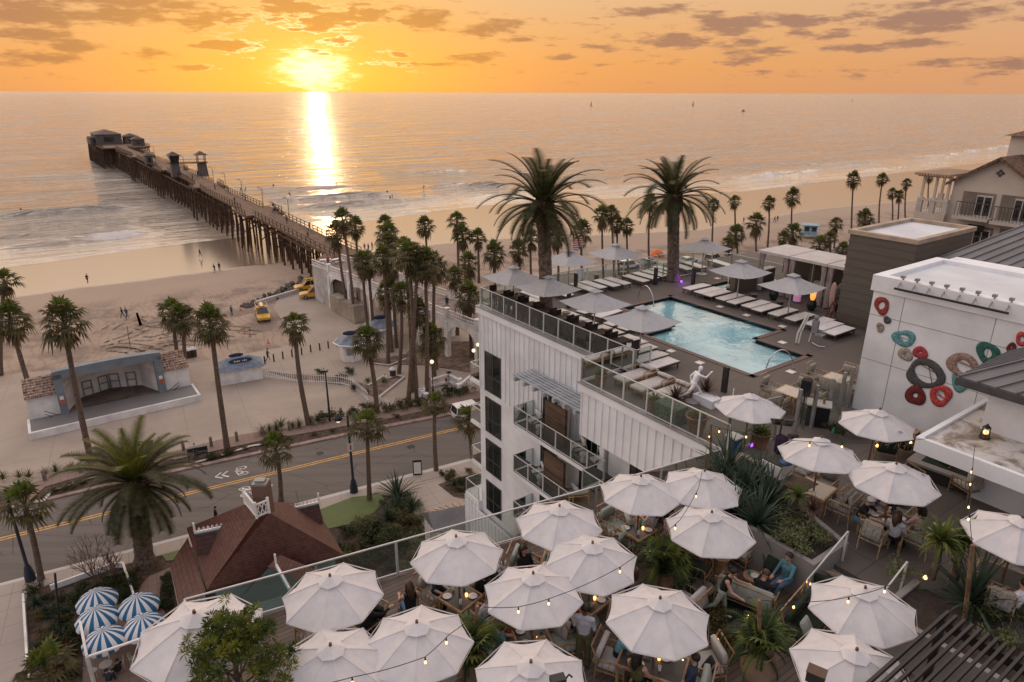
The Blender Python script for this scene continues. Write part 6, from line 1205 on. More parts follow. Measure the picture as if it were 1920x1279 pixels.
for px, w in (((1265, 762), 'left of the statue'), ((1322, 748), 'right of the statue')): spiky(at(*px, DECK)+Vector((0, 0, .3)), .95, 'bronze flax with sword leaves '+w, 'flax_plant')
m = MB(); m.b2(-.55, .55, -.35, .35, 0, .75); o = m.obj('planter_box', mat('green_planter_cover', (.085, .12, .085), .9, .2, 10, bump=1., bscale=30)); o.location = at(1256, 790, DECK); o.rotation_euler = (0, 0, HA); tag(o, 'green textured planter box behind the terrace railing under the left flax', 'planter')
m = MB(); m.b2(-.5, .5, -.3, .3, 0, .35); o = m.obj('planter_box', STUC); o.location = at(1325, 757, DECK); o.rotation_euler = (0, 0, HA); tag(o, 'low white planter box under the right flax plant', 'planter')
BLUEC = mat('blue_bin_plastic', (.02, .09, .22), .5, .1, 2)
t = thing('cool_box', 'blue cool box standing inside the glass windscreen corner', 'cool box', at(1374, 845, DECK), HA); m = MB(); m.b2(-.22, .22, -.2, .2, 0, .55); m.obj('body', BLUEC, t); m = MB(); m.b2(-.24, .24, -.22, .22, .55, .61); m.obj('lid', WPAINT, t)
# ------------------------------------------------ spa wall, cabanas, tower block
LAP = matn('brown_lap_siding', lambda t, bs, ob: (t.put(bs.inputs['Base Color'], t.mix(t.noise(t.n('ShaderNodeMapping', {'Vector': ob, 'Scale': (1, 1, 14)}).outputs[0], .7, 3, .6), (.085, .068, .055), (.135, .11, .09))),))
t = FR('spa_wall', 'low brown boarded wall with stone cap between spa and cabanas', 'wall', None, DECK); m = MB(); m.b2(6.95, 7.35, 14.3, 18.4, 0, 1.2); m.obj('wall', LAP, t); m = MB(); m.b2(6.9, 7.4, 14.25, 18.45, 1.2, 1.28); m.obj('cap', CANV, t)
CURT = leafmat('cabana_curtain', (.33, .29, .28), (.42, .37, .36), .2, .9); CABF = mat('cabana_frame', (.24, .20, .17), .6, .12, 3); CABR = mat('cabana_canvas', (.52, .49, .46), .8, .05, 1.5)
for i, (u0, u1) in enumerate([(7.35, 9.4), (9.5, 11.9), (12.0, 14.0)]):
    t = FR('cabana', 'white canvas topped curtained cabana, %s from the beach end' % ORD[i], 'cabana', 'cabanas beside the pool deck', DECK); v0, v1 = 16.5, 19.3
    m = MB(); m.b2(u0-.08, u1+.08, v0-.1, v1+.1, 2.5, 2.66); m.obj('roof', CABR, t)
    for u in (u0+.06, u1-.06):
        for v in (v0+.05, v1-.05): m = MB(); m.b2(u-.06, u+.06, v-.06, v+.06, 0, 2.5); m.obj('post', CABF, t)
    m = MB(); m.b2(u0, u1, v1-.1, v1-.04, 0, 2.3); m.obj('back_screen', LAP, t)
    for u in (u0+.2, u1-.2):
        m = MB(); K = 10
        vs = []
        for r_ in range(7):
            z = 2.48-2.4*r_/6; wd_ = .20*(1-.55*math.exp(-((r_-1.7)/1.1)**2))
            for j in range(K): a = 2*math.pi*j/K; vs.append((u+wd_*math.cos(a), v0+.08+wd_*.7*math.sin(a)*(1+.2*(j % 2)), z))
        m.add(vs, [(r_*K+j, r_*K+(j+1) % K, (r_+1)*K+(j+1) % K, (r_+1)*K+j) for r_ in range(6) for j in range(K)], 0, True); m.obj('curtain', CURT, t)
    m = MB(); m.cushion(((u0+u1)/2, v0+1.7, .36), (1.5, .8, .3)); m.cushion(((u0+u1)/2, v0+2.3, .66), (1.5, .25, .5)); m.obj('sofa', CANV, t)
FLAME = mat('flame', (.9, .4, .1), .5, 0, 1, emit=(1, .42, .10), estr=.8); DGREEN = mat('dark_green_glaze', (.02, .035, .022), .25, .1, 3)
for u, v, w in ((9.3, 15.6, 'left, in front of the first cabana'), (11.9, 15.5, 'right, in front of the second cabana')):
    t = thing('fire_pot', 'dark glazed urn with orange glowing plant '+w, 'urn', H(u, v, DECK)); m = MB(); m.lathe([(.16, 0), (.28, .25), (.26, .5), (.18, .6), (.2, .64)], n=16); m.obj('urn', DGREEN, t); m = MB(); rr = random.Random(int(u))
    for kx in range(9): a = kx*.7; m.tube([(0, 0, .55), (.1*math.cos(a), .1*math.sin(a), .8), (.16*math.cos(a), .16*math.sin(a), 1.05+.1*(kx % 3))], [.05, .06, .01], 6)
    m.obj('glow', FLAME, t)
PINKL = mat('pink_lamp', (.5, .3, .45), .4, 0, 1, emit=(.8, .3, .6), estr=.25); m = MB(); m.cyl((0, 0, .12), .22, .34, 16); o = m.obj('lit_stool', PINKL); o.location = H(10.5, 16.2, DECK); tag(o, 'round pink glowing stool in front of the middle cabana', 'stool')
t = thing('folding_ladder', 'brown wooden step ladder leaning by the brown tower wall', 'ladder', H(13.6, 14.9, DECK), HA); m = MB()
for s_ in (-.25, .25): m.bar((-.3, s_, 0), (0, s_, 1.1), .06); m.bar((.35, s_, 0), (0, s_, 1.1), .06)
for q in (.3, .6, .85): m.bar((-.3+.27*q, -.25, q*1.1), (-.3+.27*q, .25, q*1.1), .07, .03)
m.obj('frame', mat('red_brown_wood', (.20, .08, .05), .6, .2, 4), t)
m = MB(); m.ball((0, 0, .95), (.24, .06, .95), 14, 10); o = m.obj('paddle_board', mat('pale_pink_board', (.55, .36, .34), .4, .06, 1)); o.location = H(12.9, 16.0, DECK); o.rotation_euler = (R(6), 0, HA); tag(o, 'pale pink paddle board standing against the last cabana', 'paddle board')
m = MB(); m.lathe([(.05, 0), (.3, .1), (.34, 1.4), (.12, 1.75), (.02, 1.8)], n=10); o = m.obj('folded_umbrella', SHOEB); o.location = H(13.5, 15.6, DECK+.25); tag(o, 'black covered folded umbrella beside the brown tower', 'umbrella')
t = FR('tower_block', 'brown boarded stair tower with white flat roof beside the cabanas', 'tower'); m = MB(); m.b2(14.0, 17.4, 14.5, 20.8, 20.9, 26.0)
for i in range(11): z = 21.2+i*.44; m.b2(13.97, 17.43, 14.47, 20.83, z, z+.05)
m.obj('wall', LAP, t); m = MB(); a_ = [(13.9, 17.5, 14.4, 14.7), (13.9, 17.5, 20.6, 20.9), (13.9, 14.2, 14.7, 20.6), (17.2, 17.5, 14.7, 20.6)]
for q in a_: m.b2(*q, 26.0, 26.22)
m.obj('coping', mat('tan_coping', (.40, .31, .23), .7, .12, 1), t); m = MB(); m.b2(14.2, 17.2, 14.7, 20.6, 26.0, 26.03); m.obj('roof', mat('white_roof_membrane', (.62, .64, .66), .8, .06, .5), t)
# ------------------------------------------------ white building with wall art
wb = FR('art_building', 'white rendered block with flat white roof and woven art rings on its wall', 'building'); WV = 4.8; m = MB(); m.b2(20.45, 40, WV, 11.5, 20.9, 26.35); m.obj('wall', STUC, wb); m = MB(); m.b2(20.35, 40.1, WV-.08, WV+.3, 25.95, 26.55); m.b2(20.35, 20.75, WV+.3, 9.5, 25.95, 26.55); m.b2(20.35, 40.1, 9.5, 9.8, 25.95, 26.55); m.obj('parapet', SIDING, wb); m = MB(); m.b2(20.75, 40, WV+.3, 9.5, 26.36, 26.40); m.obj('roof', MATS['white_roof_membrane'], wb)
m = MB()
for u in (21.6, 24.6, 27.6): m.b2(u, u+.02, WV-.006, WV, 21, 26)
for z in (23.2, 25.0): m.b2(20.45, 40, WV-.006, WV, z, z+.02)
m.obj('wall_joints', CAP, wb)
t = FR('light_bar', 'black tube light on a row of small brackets along the white parapet', 'light'); m = MB(); m.bar((21.3, WV-.28, 26.25), (25.0, WV-.28, 26.25), .07); m.obj('tube', SHOEB, t)
for i in range(8): m = MB(); m.bar((21.4+i*.5, WV-.28, 26.27), (21.4+i*.5, WV+.1, 26.62), .035); m.box((21.4+i*.5, WV+.02, 26.66), (.12, .16, .1)); m.obj('bracket', STEELG, t)
ARTN = {'rust red': (.30, .05, .035), 'charcoal': (.085, .083, .085), 'sand': (.33, .27, .21), 'teal': (.13, .33, .35), 'beige': (.38, .33, .28), 'crimson': (.42, .05, .06), 'taupe': (.34, .23, .19), 'dark green': (.03, .13, .11), 'coral red': (.52, .07, .07), 'maroon': (.16, .025, .02)}
def yarn(n, c):
    def fn(t, bs, ob): k = t.noise(t.n('ShaderNodeMapping', {'Vector': ob, 'Scale': (1, 1, 1)}).outputs[0], 14, 4, .7); t.put(bs.inputs['Base Color'], t.mix(t.step(k, .35, .65), tuple(x*.5 for x in c), tuple(min(1, x*1.25) for x in c))); bs.inputs['Roughness'].default_value = .9; t.put(bs.inputs['Normal'], t.n('ShaderNodeBump', {'Height': t.noise(ob, 60, 2, .6), 'Strength': .8, 'Distance': .02}))
    return matn('yarn_'+n.replace(' ', '_'), fn)
ART = [(1654, 573, 14, 18, .4, 'rust red', 0), (1664, 600, 7, 8, .15, 'charcoal', 0), (1651, 614, 8, 9, .2, 'sand', 0), (1695, 634, 23, 18, .42, 'teal', -.4), (1698, 664, 14, 13, .12, 'beige', 0), (1726, 661, 14, 13, .15, 'crimson', 0), (1736, 701, 42, 27, .56, 'charcoal', .1), (1808, 687, 38, 27, .46, 'taupe', -.5), (1853, 662, 25, 23, .36, 'dark green', .4), (1897, 651, 9, 10, .2, 'maroon', 0), (1917, 636, 13, 14, .35, 'coral red', 0), (1717, 741, 19, 21, .22, 'maroon', 0), (1764, 741, 24, 21, .42, 'coral red', .3), (1800, 724, 26, 15, .0, 'teal', -.7)]
for i, (x, y, rx, ry, inn, cn, rot) in enumerate(ART):
    u, z = onv(x, y, WV); u1, _ = onv(x+rx, y, WV); _, z1 = onv(x, y-ry, WV); ru, rz_ = abs(u1-u), abs(z1-z); t = thing('wall_art', '%s woven fibre %s on the white wall, %s' % (cn, 'ring' if inn > .25 else 'disc', {0: 'topmost left beside the corner', 1: 'tiny, under the topmost ring', 2: 'small, lowest of the left three', 3: 'wide, upper left of the group', 4: 'left of the crimson disc', 5: 'right of the beige disc', 6: 'largest, in the middle', 7: 'wide, right of the largest ring', 8: 'upper right of the group', 9: 'small, left of the edge ring', 10: 'cut by the right picture edge', 11: 'below the largest ring, small hole', 12: 'below the largest ring, wide hole', 13: 'curved, under the taupe ring'}[i]), 'wall art', H(u, WV, z), HA, 'woven rings on the white wall')
    rr = random.Random(i+40); N, K = 40, 8; ph = [rr.uniform(0, 6) for _ in range(3)]; m = MB(); vs = []
    for j in range(N):
        a = 2*math.pi*j/N; wb_ = 1+.10*math.sin(2*a+ph[0])+.07*math.sin(3*a+ph[1]); ro, ri = wb_, inn*(1+.12*math.sin(2*a+ph[2]))
        for q in range(K):
            b = 2*math.pi*q/K; rad = (ro+ri)/2+(ro-ri)/2*math.cos(b); X, Z = rad*ru*math.cos(a), rad*rz_*math.sin(a); X, Z = X*math.cos(rot)-Z*math.sin(rot)*ru/rz_*.6, Z*math.cos(rot)+X*math.sin(rot)*rz_/ru*.6
            if i == 13: Z += -.55*rz_*math.cos(2.4*X/ru)+.2
            vs.append((X, -.03+.032*math.sin(b), Z))
    m.add(vs, [(j*K+q, ((j+1) % N)*K+q, ((j+1) % N)*K+(q+1) % K, j*K+(q+1) % K) for j in range(N) for q in range(K)], 0, True); m.obj('fibre', yarn(cn, ARTN[cn]), t)
    if inn > .4:
        m = MB()
        for q in range(4): a, b = rr.uniform(0, 6.28), rr.uniform(0, 6.28); m.bar((inn*ru*math.cos(a)*1.1, -.05, inn*rz_*math.sin(a)*1.1), (inn*ru*math.cos(b)*1.1, -.05, inn*rz_*math.sin(b)*1.1), .02)
        m.obj('threads', yarn(cn, ARTN[cn]), t)
# canopy building at the right edge
cb = FR('canopy_building', 'white service block with dirty flat canopy and dark seamed metal roof', 'building'); DIRTY = matn('dirty_white_membrane', lambda t, bs, ob: (t.put(bs.inputs['Base Color'], t.mix(t.step(t.noise(ob, .9, 5, .65, 1.0), .42, .62), (.56, .53, .50), (.20, .155, .115))),))
m = MB(); m.b2(25.95, 40, 1.6, WV-.001, 20.9, 25.0); m.obj('wall', STUC, cb); m = MB(); m.b2(25.15, 40, -.75, 4.0, 22.95, 23.3); m.obj('canopy', SIDING, cb); m = MB(); m.b2(25.3, 40, -.6, 3.9, 23.3, 23.33); m.obj('canopy_roof', DIRTY, cb); m = MB(); m.b2(25.15, 40, -.75, -.6, 23.3, 23.42); m.b2(25.15, 25.3, -.6, 4, 23.3, 23.42); m.obj('canopy_kerb', SIDING, cb)
seam_roof('roof', cb, (25.3, .9, 25.0), (40, .9, 25.0), (40, 3.8, 26.2), (27.6, 3.8, 26.2), SEAM, .5); seam_roof('roof', cb, (25.3, 6.0, 25.0), (25.3, .9, 25.0), (27.6, 3.8, 26.2), (27.6, 6.0, 26.2), SEAM, .5); m = MB(); m.b2(25.25, 40, .82, .9, 24.75, 24.98); m.b2(25.22, 25.3, .9, 4.7, 24.75, 24.98); m.obj('gutter', FRAME, cb)
# rear metal roofs between tower and white block
rb = FR('rear_roof', 'dark standing seam pitched roof rising behind the white block', 'roof'); seam_roof('roof', rb, (17.6, 16, 25.0), (40, 16, 25.0), (40, 21, 27.2), (20.5, 21, 27.2), SEAM, .55); seam_roof('roof', rb, (17.5, 11.5, 24.6), (40, 11.5, 24.6), (40, 16, 25.0), (17.5, 16, 25.0), SEAM, .55); m = MB(); m.b2(17.6, 40, 11.6, 24, 20.9, 24.5); m.obj('wall', LAP, rb)
# ------------------------------------------------ cream neighbouring hotel
CREAM = mat('cream_stucco', (.52, .45, .38), .8, .08, .4, bump=.1, bscale=10); CREAMT = mat('cream_trim', (.50, .45, .40), .7, .06, 1); CLAY = mat('clay_tile_roof', (.17, .095, .065), .8, .3, 2, stretch=(4, 1, 1), bump=.8, bscale=8)
cr = FR('neighbour_hotel', 'cream stucco hotel with gables, clay tile roof and deep balconies', 'hotel'); VC = 30.0
def uz(x, y, v=VC): return onv(x, y, v)
def P3(x, y, v=VC): u, z = onv(x, y, v); return (u, v, z)
gl, ga, = uz(1790, 338), uz(1880, 300); ue, ze = gl; ug, zg = ga
m = MB(); m.add([(ue, VC, 0), (ug*2-ue, VC, 0), (ug*2-ue, VC, ze), (ug, VC, zg), (ue, VC, ze), (ue, VC+14, 0), (ug*2-ue, VC+14, 0), (ug*2-ue, VC+14, ze), (ug, VC+14, zg), (ue, VC+14, ze)], [(0, 1, 2, 3, 4), (9, 8, 7, 6, 5), (0, 4, 9, 5), (1, 6, 7, 2)]); m.obj('wall', CREAM, cr)
m = MB(); o_ = .35; m.add([(ue-o_, VC-.4, ze-.15), (ug, VC-.4, zg+.2), (ug, VC+14, zg+.2), (ue-o_, VC+14, ze-.15), (2*ug-ue+o_, VC-.4, ze-.15), (2*ug-ue+o_, VC+14, ze-.15), (ue-o_, VC-.4, ze-.35), (ug, VC-.4, zg), (2*ug-ue+o_, VC-.4, ze-.35)], [(0, 1, 2, 3), (1, 4, 5, 2), (0, 6, 7, 1), (1, 7, 8, 4)]); m.obj('roof', CLAY, cr)
m = MB(); m.b2(ug-.9, ug+10, VC+3, VC+12, 20, 30.4); m.obj('tower_wall', CREAM, cr); m = MB(); m.add([(ug-1.2, VC+2.6, 30.4), (ug+10, VC+2.6, 30.4), (ug+10, VC+12.4, 30.4), (ug-1.2, VC+12.4, 30.4), (ug+3, VC+7, 32.0), (ug+10, VC+7, 32.0)], [(0, 1, 5, 4), (2, 3, 4, 5), (3, 0, 4), (3, 2, 1, 0)]); m.obj('tower_roof', CLAY, cr)
for k in range(4):                                                    # quatrefoil vent
    m = MB(); a = k*math.pi/2; m.tube([(uz(1876, 325)[0]+.14*math.cos(a), VC-.03, uz(1876, 325)[1]+.14*math.sin(a)), (uz(1876, 325)[0]+.14*math.cos(a), VC+.02, uz(1876, 325)[1]+.14*math.sin(a))], .10, 12); m.obj('vent', FRAME, cr)
def loggia(x0, y0, x1, y1):
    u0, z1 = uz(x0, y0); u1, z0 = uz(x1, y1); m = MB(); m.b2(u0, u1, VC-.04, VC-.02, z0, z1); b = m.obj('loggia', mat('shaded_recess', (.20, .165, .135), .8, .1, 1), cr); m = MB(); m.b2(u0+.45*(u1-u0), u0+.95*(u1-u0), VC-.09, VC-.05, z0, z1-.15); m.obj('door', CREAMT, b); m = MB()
    for q in (0, 1): a = u0+(.48+.24*q)*(u1-u0); m.b2(a, a+.19*(u1-u0), VC-.12, VC-.10, z0+.1, z1-.25)
    m.obj('pane', WGLASS, b); m = MB(); m.b2(u0-.1, u1+.1, VC-.8, VC, z0-.2, z0); m.obj('slab', CREAMT, b); m = MB(); n = 9
    for q in range(n+1): a = u0+(u1-u0)*q/n; m.b2(a-.012, a+.012, VC-.78, VC-.75, z0, z0+.9)
    m.b2(u0, u1, VC-.79, VC-.74, z0+.9, z0+.95); m.obj('railing', FRAME, b)
loggia(1808, 358, 1858, 409); loggia(1880, 365, 1928, 420); loggia(1803, 420, 1853, 470); loggia(1876, 428, 1926, 478)
for x0, y0, x1, y1 in ((1733, 409, 1752, 419), (1760, 414, 1781, 424), (1821, 418, 1849, 434)):
    u0, z1 = uz(x0, y0); u1, z0 = uz(x1, y1); m = MB(); m.b2(u0, u1, VC-.45, VC-.42, z0, z1); m.obj('window', WGLASS, cr)
u0, zt = uz(1720, 395); m = MB(); m.b2(u0, ue-.001, VC-.4, VC+8, 0, zt); m.obj('terrace_block', CREAM, cr); u1 = ue
for q in range(2):
    for p in range(3): a = u0+.15+(u1-u0-.3)*p/2; m = MB(); m.b2(a-.16, a+.16, VC-.35+q*3, VC-.05+q*3, zt, zt+1.0); m.b2(a-.07, a+.07, VC-.27+q*3, VC-.13+q*3, zt+1.0, zt+2.4); m.obj('pergola_post', CREAMT, cr)
m = MB(); m.b2(u0, u1, VC-.38, VC-.3, zt+.8, zt+.95)
for p in range(14): a = u0+(u1-u0)*p/14; m.b2(a, a+.04, VC-.36, VC-.32, zt, zt+.8)
m.obj('balustrade', CREAMT, cr); m = MB()
for p in range(12): a = u0-.3+(u1-u0+.3)*p/12; m.b2(a, a+.09, VC-.8, VC+4, zt+2.5, zt+2.65)
m.b2(u0-.3, u1, VC-.3, VC-.15, zt+2.38, zt+2.5); m.b2(u0-.3, u1, VC+2.9, VC+3.05, zt+2.38, zt+2.5); m.obj('pergola_slats', mat('peach_timber', (.45, .32, .22), .7, .1, 3), cr)
# ================================================================ DINING TERRACES
def plank_fn(t, bs, ob):
    s2 = t.n('ShaderNodeSeparateXYZ', {0: ob}); a = t.m('DIVIDE', s2.outputs[0], .145); fr = t.m('FRACT', a); idx = t.m('FLOOR', a)
    wn = t.n('ShaderNodeTexWhiteNoise', {'W': idx}, noise_dimensions='1D').outputs['Value']
    g = t.noise(t.n('ShaderNodeMapping', {'Vector': ob, 'Scale': (9, .6, 1)}).outputs[0], 2.0, 5, .65); b = t.noise(ob, .45, 4, .6)
    c = t.mix(wn, (.10, .068, .052), (.18, .13, .105)); c = t.mix(t.m('MULTIPLY', g, .6), c, (.075, .052, .042)); c = t.mix(t.m('MULTIPLY', t.step(b, .45, .75), .5), c, (.22, .18, .16))
    gap = t.m('ADD', t.m('LESS_THAN', fr, .07), t.m('GREATER_THAN', fr, .95)); t.put(bs.inputs['Base Color'], t.mix(t.m('MULTIPLY', gap, .85), c, (.012, .009, .008))); bs.inputs['Roughness'].default_value = .7
    t.put(bs.inputs['Normal'], t.n('ShaderNodeBump', {'Height': t.m('SUBTRACT', g, gap), 'Strength': .4, 'Distance': .01}))
m = MB(); m.prism([(p[0]+(.03 if p[0] < 30 else 0), p[1]) for p in WDP], WD-.249, WD); o = m.obj('wooden_deck', matn('deck_planks', plank_fn), None, (HO.x, HO.y, 0), HA); tag(o, kind='structure')
DCONC = concrete('planter_concrete', (.27, .25, .23), 0)
def wallrun(name, pts, z0, z1, th, label, mt=DCONC):
    t = FR(name, label, 'planter'); m = MB()
    for i, (a, b) in enumerate(zip(pts, pts[1:])):
        a, b = Vector((*a, 0)), Vector((*b, 0)); d = (b-a).normalized(); n = Vector((-d.y, d.x, 0))*th/2; e = d*(th/2-.002*i); q = [a-n-e, b-n+e, b+n+e, a+n-e]; m.prism(q, z0, z1-.003*i)
    m.obj('walls', mt, t); return t
PLT = [(21.2, -4.9), (21.2, -6), (25.42, -6), (25.42, -4.5), (23.7, -3.9), (21.8, -2.8), (20.7, -2.7), (21.2, -4.9)]
t = wallrun('planter', PLT, WD, 21.45, .16, 'concrete planter between wooden deck and upper patio full of dark yuccas'); m = MB(); m.prism(PLT[:-1], 21.0, 21.36); m.obj('soil', SOIL2, t)
PL2 = [(27.3, -4.4), (27.3, -6.1), (33.0, -6.1), (33.0, -4.6)]; t = wallrun('planter', PL2, WD, 21.35, .16, 'concrete planter right of the steps with aloes and a broad yucca'); m = MB(); m.prism(PL2, 20.4, 21.28); m.obj('soil', SOIL2, t)
t = FR('steps', 'concrete and timber steps from the patio down to the wooden deck', 'steps'); STEPW = mat('step_timber', (.13, .085, .065), .7, .2, 3)
for i in range(4): m = MB(); m.b2(25.5, 27.2, -5.0-.30*(i+1), -5.0-.30*i, WD, DECK-.16*(i+1)); m.obj('step', STEPW if i % 2 else DCONC, t)
for u, w in ((25.55, 'left'), (27.1, 'right')):
    m = MB(); m.bar((u, -4.7, DECK+.95), (u, -6.4, WD+.95), .036); m.bar((u, -4.7, 21), (u, -4.7, DECK+.95), .05); m.bar((u, -6.3, WD), (u, -6.3, WD+.98), .05); o = m.obj('handrail', ALU); o.location = (HO.x, HO.y, 0); o.rotation_euler = (0, 0, HA); tag(o, 'pale metal handrail on the %s of the steps to the wooden deck' % w, 'handrail')
BULB = mat('warm_bulb', (1, .7, .4), .3, 0, 1, emit=(1.0, .48, .15), estr=3.4); WIRE = mat('black_wire', (.015, .014, .013), .6, .1, 3)
m = MB(); m.b2(-.06, .06, -.01, .01, -.03, .03); o = m.obj('step_light', BULB); o.location = H(25.45, -5.75, 20.85)-HV*.34; o.rotation_euler = (0, 0, HA); tag(o, 'small warm step light in the planter wall by the steps', 'light')
# ------------------------------------------------ white octagonal umbrellas
CANVAS = leafmat('white_umbrella_canvas', (.70, .68, .68), (.77, .75, .75), .28, .85); OPOLE = mat('umbrella_pole_wood', (.16, .075, .04), .5, .2, 4, stretch=(4, 4, .5)); OMARK = mat('grey_print', (.25, .25, .27), .8, .1, 5)
def octa(seed):
    rr = random.Random(seed); t = thing('umbrella', 'x', 'umbrella'); Rr, zt, ze = 1.17, 2.42, 1.93; m = MB(); N, K = 8, 6; cor = [Vector((Rr*math.cos(2*math.pi*k/8+.2), Rr*math.sin(2*math.pi*k/8+.2), ze+rr.uniform(-.02, .02))) for k in range(8)]; ap = Vector((0, 0, zt)); ph = rr.uniform(0, 6)
    for k in range(8):
        a, b = cor[k], cor[(k+1) % 8]; vs = []
        for i in range(K+1):
            for j in range(N+1):
                f, g = i/K, j/N; e = a.lerp(b, g); p = ap.lerp(e, f); s_ = math.sin(math.pi*g); p.z -= .052*f*s_; p = p-Vector((e.x, e.y, 0))*.035*f*f*s_; p.z += .008*math.sin(9*f+7*g+ph+k)*s_*f+(.020*math.sin(5*g*6.28/2+14*f+k*2+ph)*s_*f if (k+seed) % 4 == 0 else 0); p.z += .02*math.sin(math.pi*f); vs.append(p)
        m.add(vs, [(i*(N+1)+j, (i+1)*(N+1)+j, (i+1)*(N+1)+j+1, i*(N+1)+j+1) for i in range(K) for j in range(N)], 0, True)
        for i in range(K): p0, p1 = ap.lerp(a, i/K), ap.lerp(a, (i+1)/K); m.bar(p0+Vector((0, 0, .003+.02*math.sin(math.pi*i/K))), p1+Vector((0, 0, .003+.02*math.sin(math.pi*(i+1)/K))), .022, .012)
        m.add([a, b, b-Vector((0, 0, .035)), a-Vector((0, 0, .035))], [(0, 1, 2, 3)], 0)
    m.obj('canopy', CANVAS, t); m = MB()
    for k in range(8):
        a, b = cor[k], cor[(k+1) % 8]; q = .24; a2, b2_ = Vector((a.x*q, a.y*q, zt-.06+.025*(k % 2))), Vector((b.x*q, b.y*q, zt-.06+.025*((k+1) % 2))); m.tri((0, 0, zt+.085), a2, b2_); m.quad(a2, a2*1.02-Vector((0, 0, .05)), b2_*1.02-Vector((0, 0, .05)), b2_)
    m.obj('vent', CANVAS, t); m = MB(); m.cyl((0, 0, zt+.06), .035, .075, 8, .028); m.obj('finial', OPOLE, t); m = MB(); m.cyl((0, 0, 0), .027, zt, 8); m.obj('pole', OPOLE, t); m = MB(); m.cyl((0, 0, 0), .30, .09, 16); m.obj('base', STEELG, t)
    for k in range(8): m = MB(); m.bar((0, 0, zt-.06), tuple(cor[k]-Vector((0, 0, .03))), .018); m.obj('rib', OPOLE, t)
    m = MB(); a = cor[6 if seed % 2 else 3]; m.bar(tuple(a*.9+Vector((0, 0, .07))), tuple(a*.84+Vector((0, 0, .10))), .05, .02); m.bar(tuple(a*.9+Vector((.05, 0, .07))), tuple(a*.85+Vector((.05, .03, .09))), .03, .02); m.obj('tie', OMARK, t)
    return t
OK = [Kit(octa(s)) for s in (1, 2, 3, 4)]
UMB = [(860, 1008, 0, 'in front of the porch roof'), (1047, 948, 0, 'against the hotel balconies, left'), (1109, 1013, 0, 'left of the tallest potted palm'), (1000, 1078, 0, 'with two bulbs hanging before it, middle left'), (1235, 1120, 0, 'largest in the middle of the deck'), (1000, 1233, 0, 'cut by the bottom edge, middle'), (783, 1167, 0, 'left of the lower potted palm'), (612, 1211, 0, 'lower left beside the leafy tree'), (625, 1077, 0, 'over the red roofed cottage'), (1203, 893, 0, 'left of an overlapping pair by the hotel corner'), (1315, 881, 0, 'right of an overlapping pair by the hotel corner'), (1336, 958, 0, 'in front of the dark planted bed'), (1630, 1104, 0, 'below the steps, over green sofas'), (1600, 1212, 0, 'beside the dark pergola slats'), (372, 1168, 0, 'behind the leafy tree at left'), (1544, 822, 1, 'over the empty square table on the patio'), (1648, 766, 1, 'below the woven wall rings'), (1681, 866, 1, 'over the patio with the dark sofa'), (1408, 737, 1, 'at the glass windscreen near the statue'), (1915, 968, 1, 'cut by the right edge')]
UPOS = []
for i, (x, y, up_, w) in enumerate(UMB):
    zb = DECK if up_ else WD; p = at(x, y, zb+2.42+.10); q = Vector((p.x, p.y, zb)); UPOS.append(q); o = OK[i % 4].put(q, i*.37, 'white octagonal umbrella '+w, 'white umbrellas on the terraces', 1.0 if i != 14 else 1.12)
    o.rotation_euler = (R((i*37 % 5)-2)*.8, R((i*53 % 5)-2)*.8, i*.37)
def mark(i, px):
    q = UPOS[i]; z = q.z+2.1; d = at(*px, z)-Vector((q.x, q.y, z)); ph = math.atan2(d.y, d.x); e = Matrix.Rotation(ph+math.pi/2, 4, 'Z') @ Matrix.Rotation(R(22), 4, 'X'); o = text_mesh('umbrella_print', 'GR', .15, OMARK, None, (q.x+.86*math.cos(ph), q.y+.86*math.sin(ph), q.z+2.42-.86*.419+.015), e.to_euler(), .004); tag(o, 'small grey two letter print on the umbrella '+UMB[i][3], 'lettering')
mark(16, (1681, 806)); mark(15, (1606, 838)); mark(17, (1737, 888))
# ------------------------------------------------ furniture
RAT = mat('bamboo', (.34, .21, .11), .55, .2, 6); RATL = mat('pale_rattan', (.42, .31, .20), .6, .2, 10, bump=.4, bscale=50); GRNC = cloth('dark_green', (.018, .030, .018)); SAGE = mat('sage_cushion', (.32, .35, .31), .9, .05, 4, bump=.2, bscale=30); WEBB = mat('woven_seat', (.28, .27, .24), .8, .15, 16)
def armchair(fab, frame, w=.70, lounge=True):
    t = thing('armchair', 'x', 'armchair'); h = .34 if lounge else .44; m = MB(); m.cushion((0, .02, h+.06), (w-.12, .62, .15)); m.obj('seat', fab, t); M = Matrix.Translation((0, -.30, h+.34)) @ Matrix.Rotation(R(-14), 4, 'X'); m = MB(); m.cushion((0, 0, 0), (w-.12, .13, .50), 0, 0, M); m.obj('backrest', fab, t); m = MB()
    for s in (-1, 1):
        x = s*(w/2-.02); m.tube([(x, .36, 0), (x, .34, h+.24), (x, .26, h+.30), (x, -.30, h+.28), (x, -.44, h+.62)], .022, 6); m.tube([(x, -.34, 0), (x, -.30, h+.28)], .022, 6); m.bar((x, .34, h-.02), (x, -.32, h-.02), .03)
        for q in range(4): y = -.2+q*.15; m.bar((x, y, h-.02), (x, y+.06, h+.27), .016)
    for y in (.34, -.32): m.bar((-w/2, y, h-.02), (w/2, y, h-.02), .03)
    m.bar((-w/2, -.44, h+.62), (w/2, -.44, h+.62), .032); m.bar((-w/2, .35, .12), (w/2, .35, .12), .02); m.bar((-w/2, -.36, h+.2), (w/2, -.36, h+.2), .02)
    for q in range(3): m.bar((-w/2+.1+q*.2, -.36, h+.1), (-w/2+.2+q*.2, -.43, h+.6), .014)
    m.obj('frame', frame, t); return t
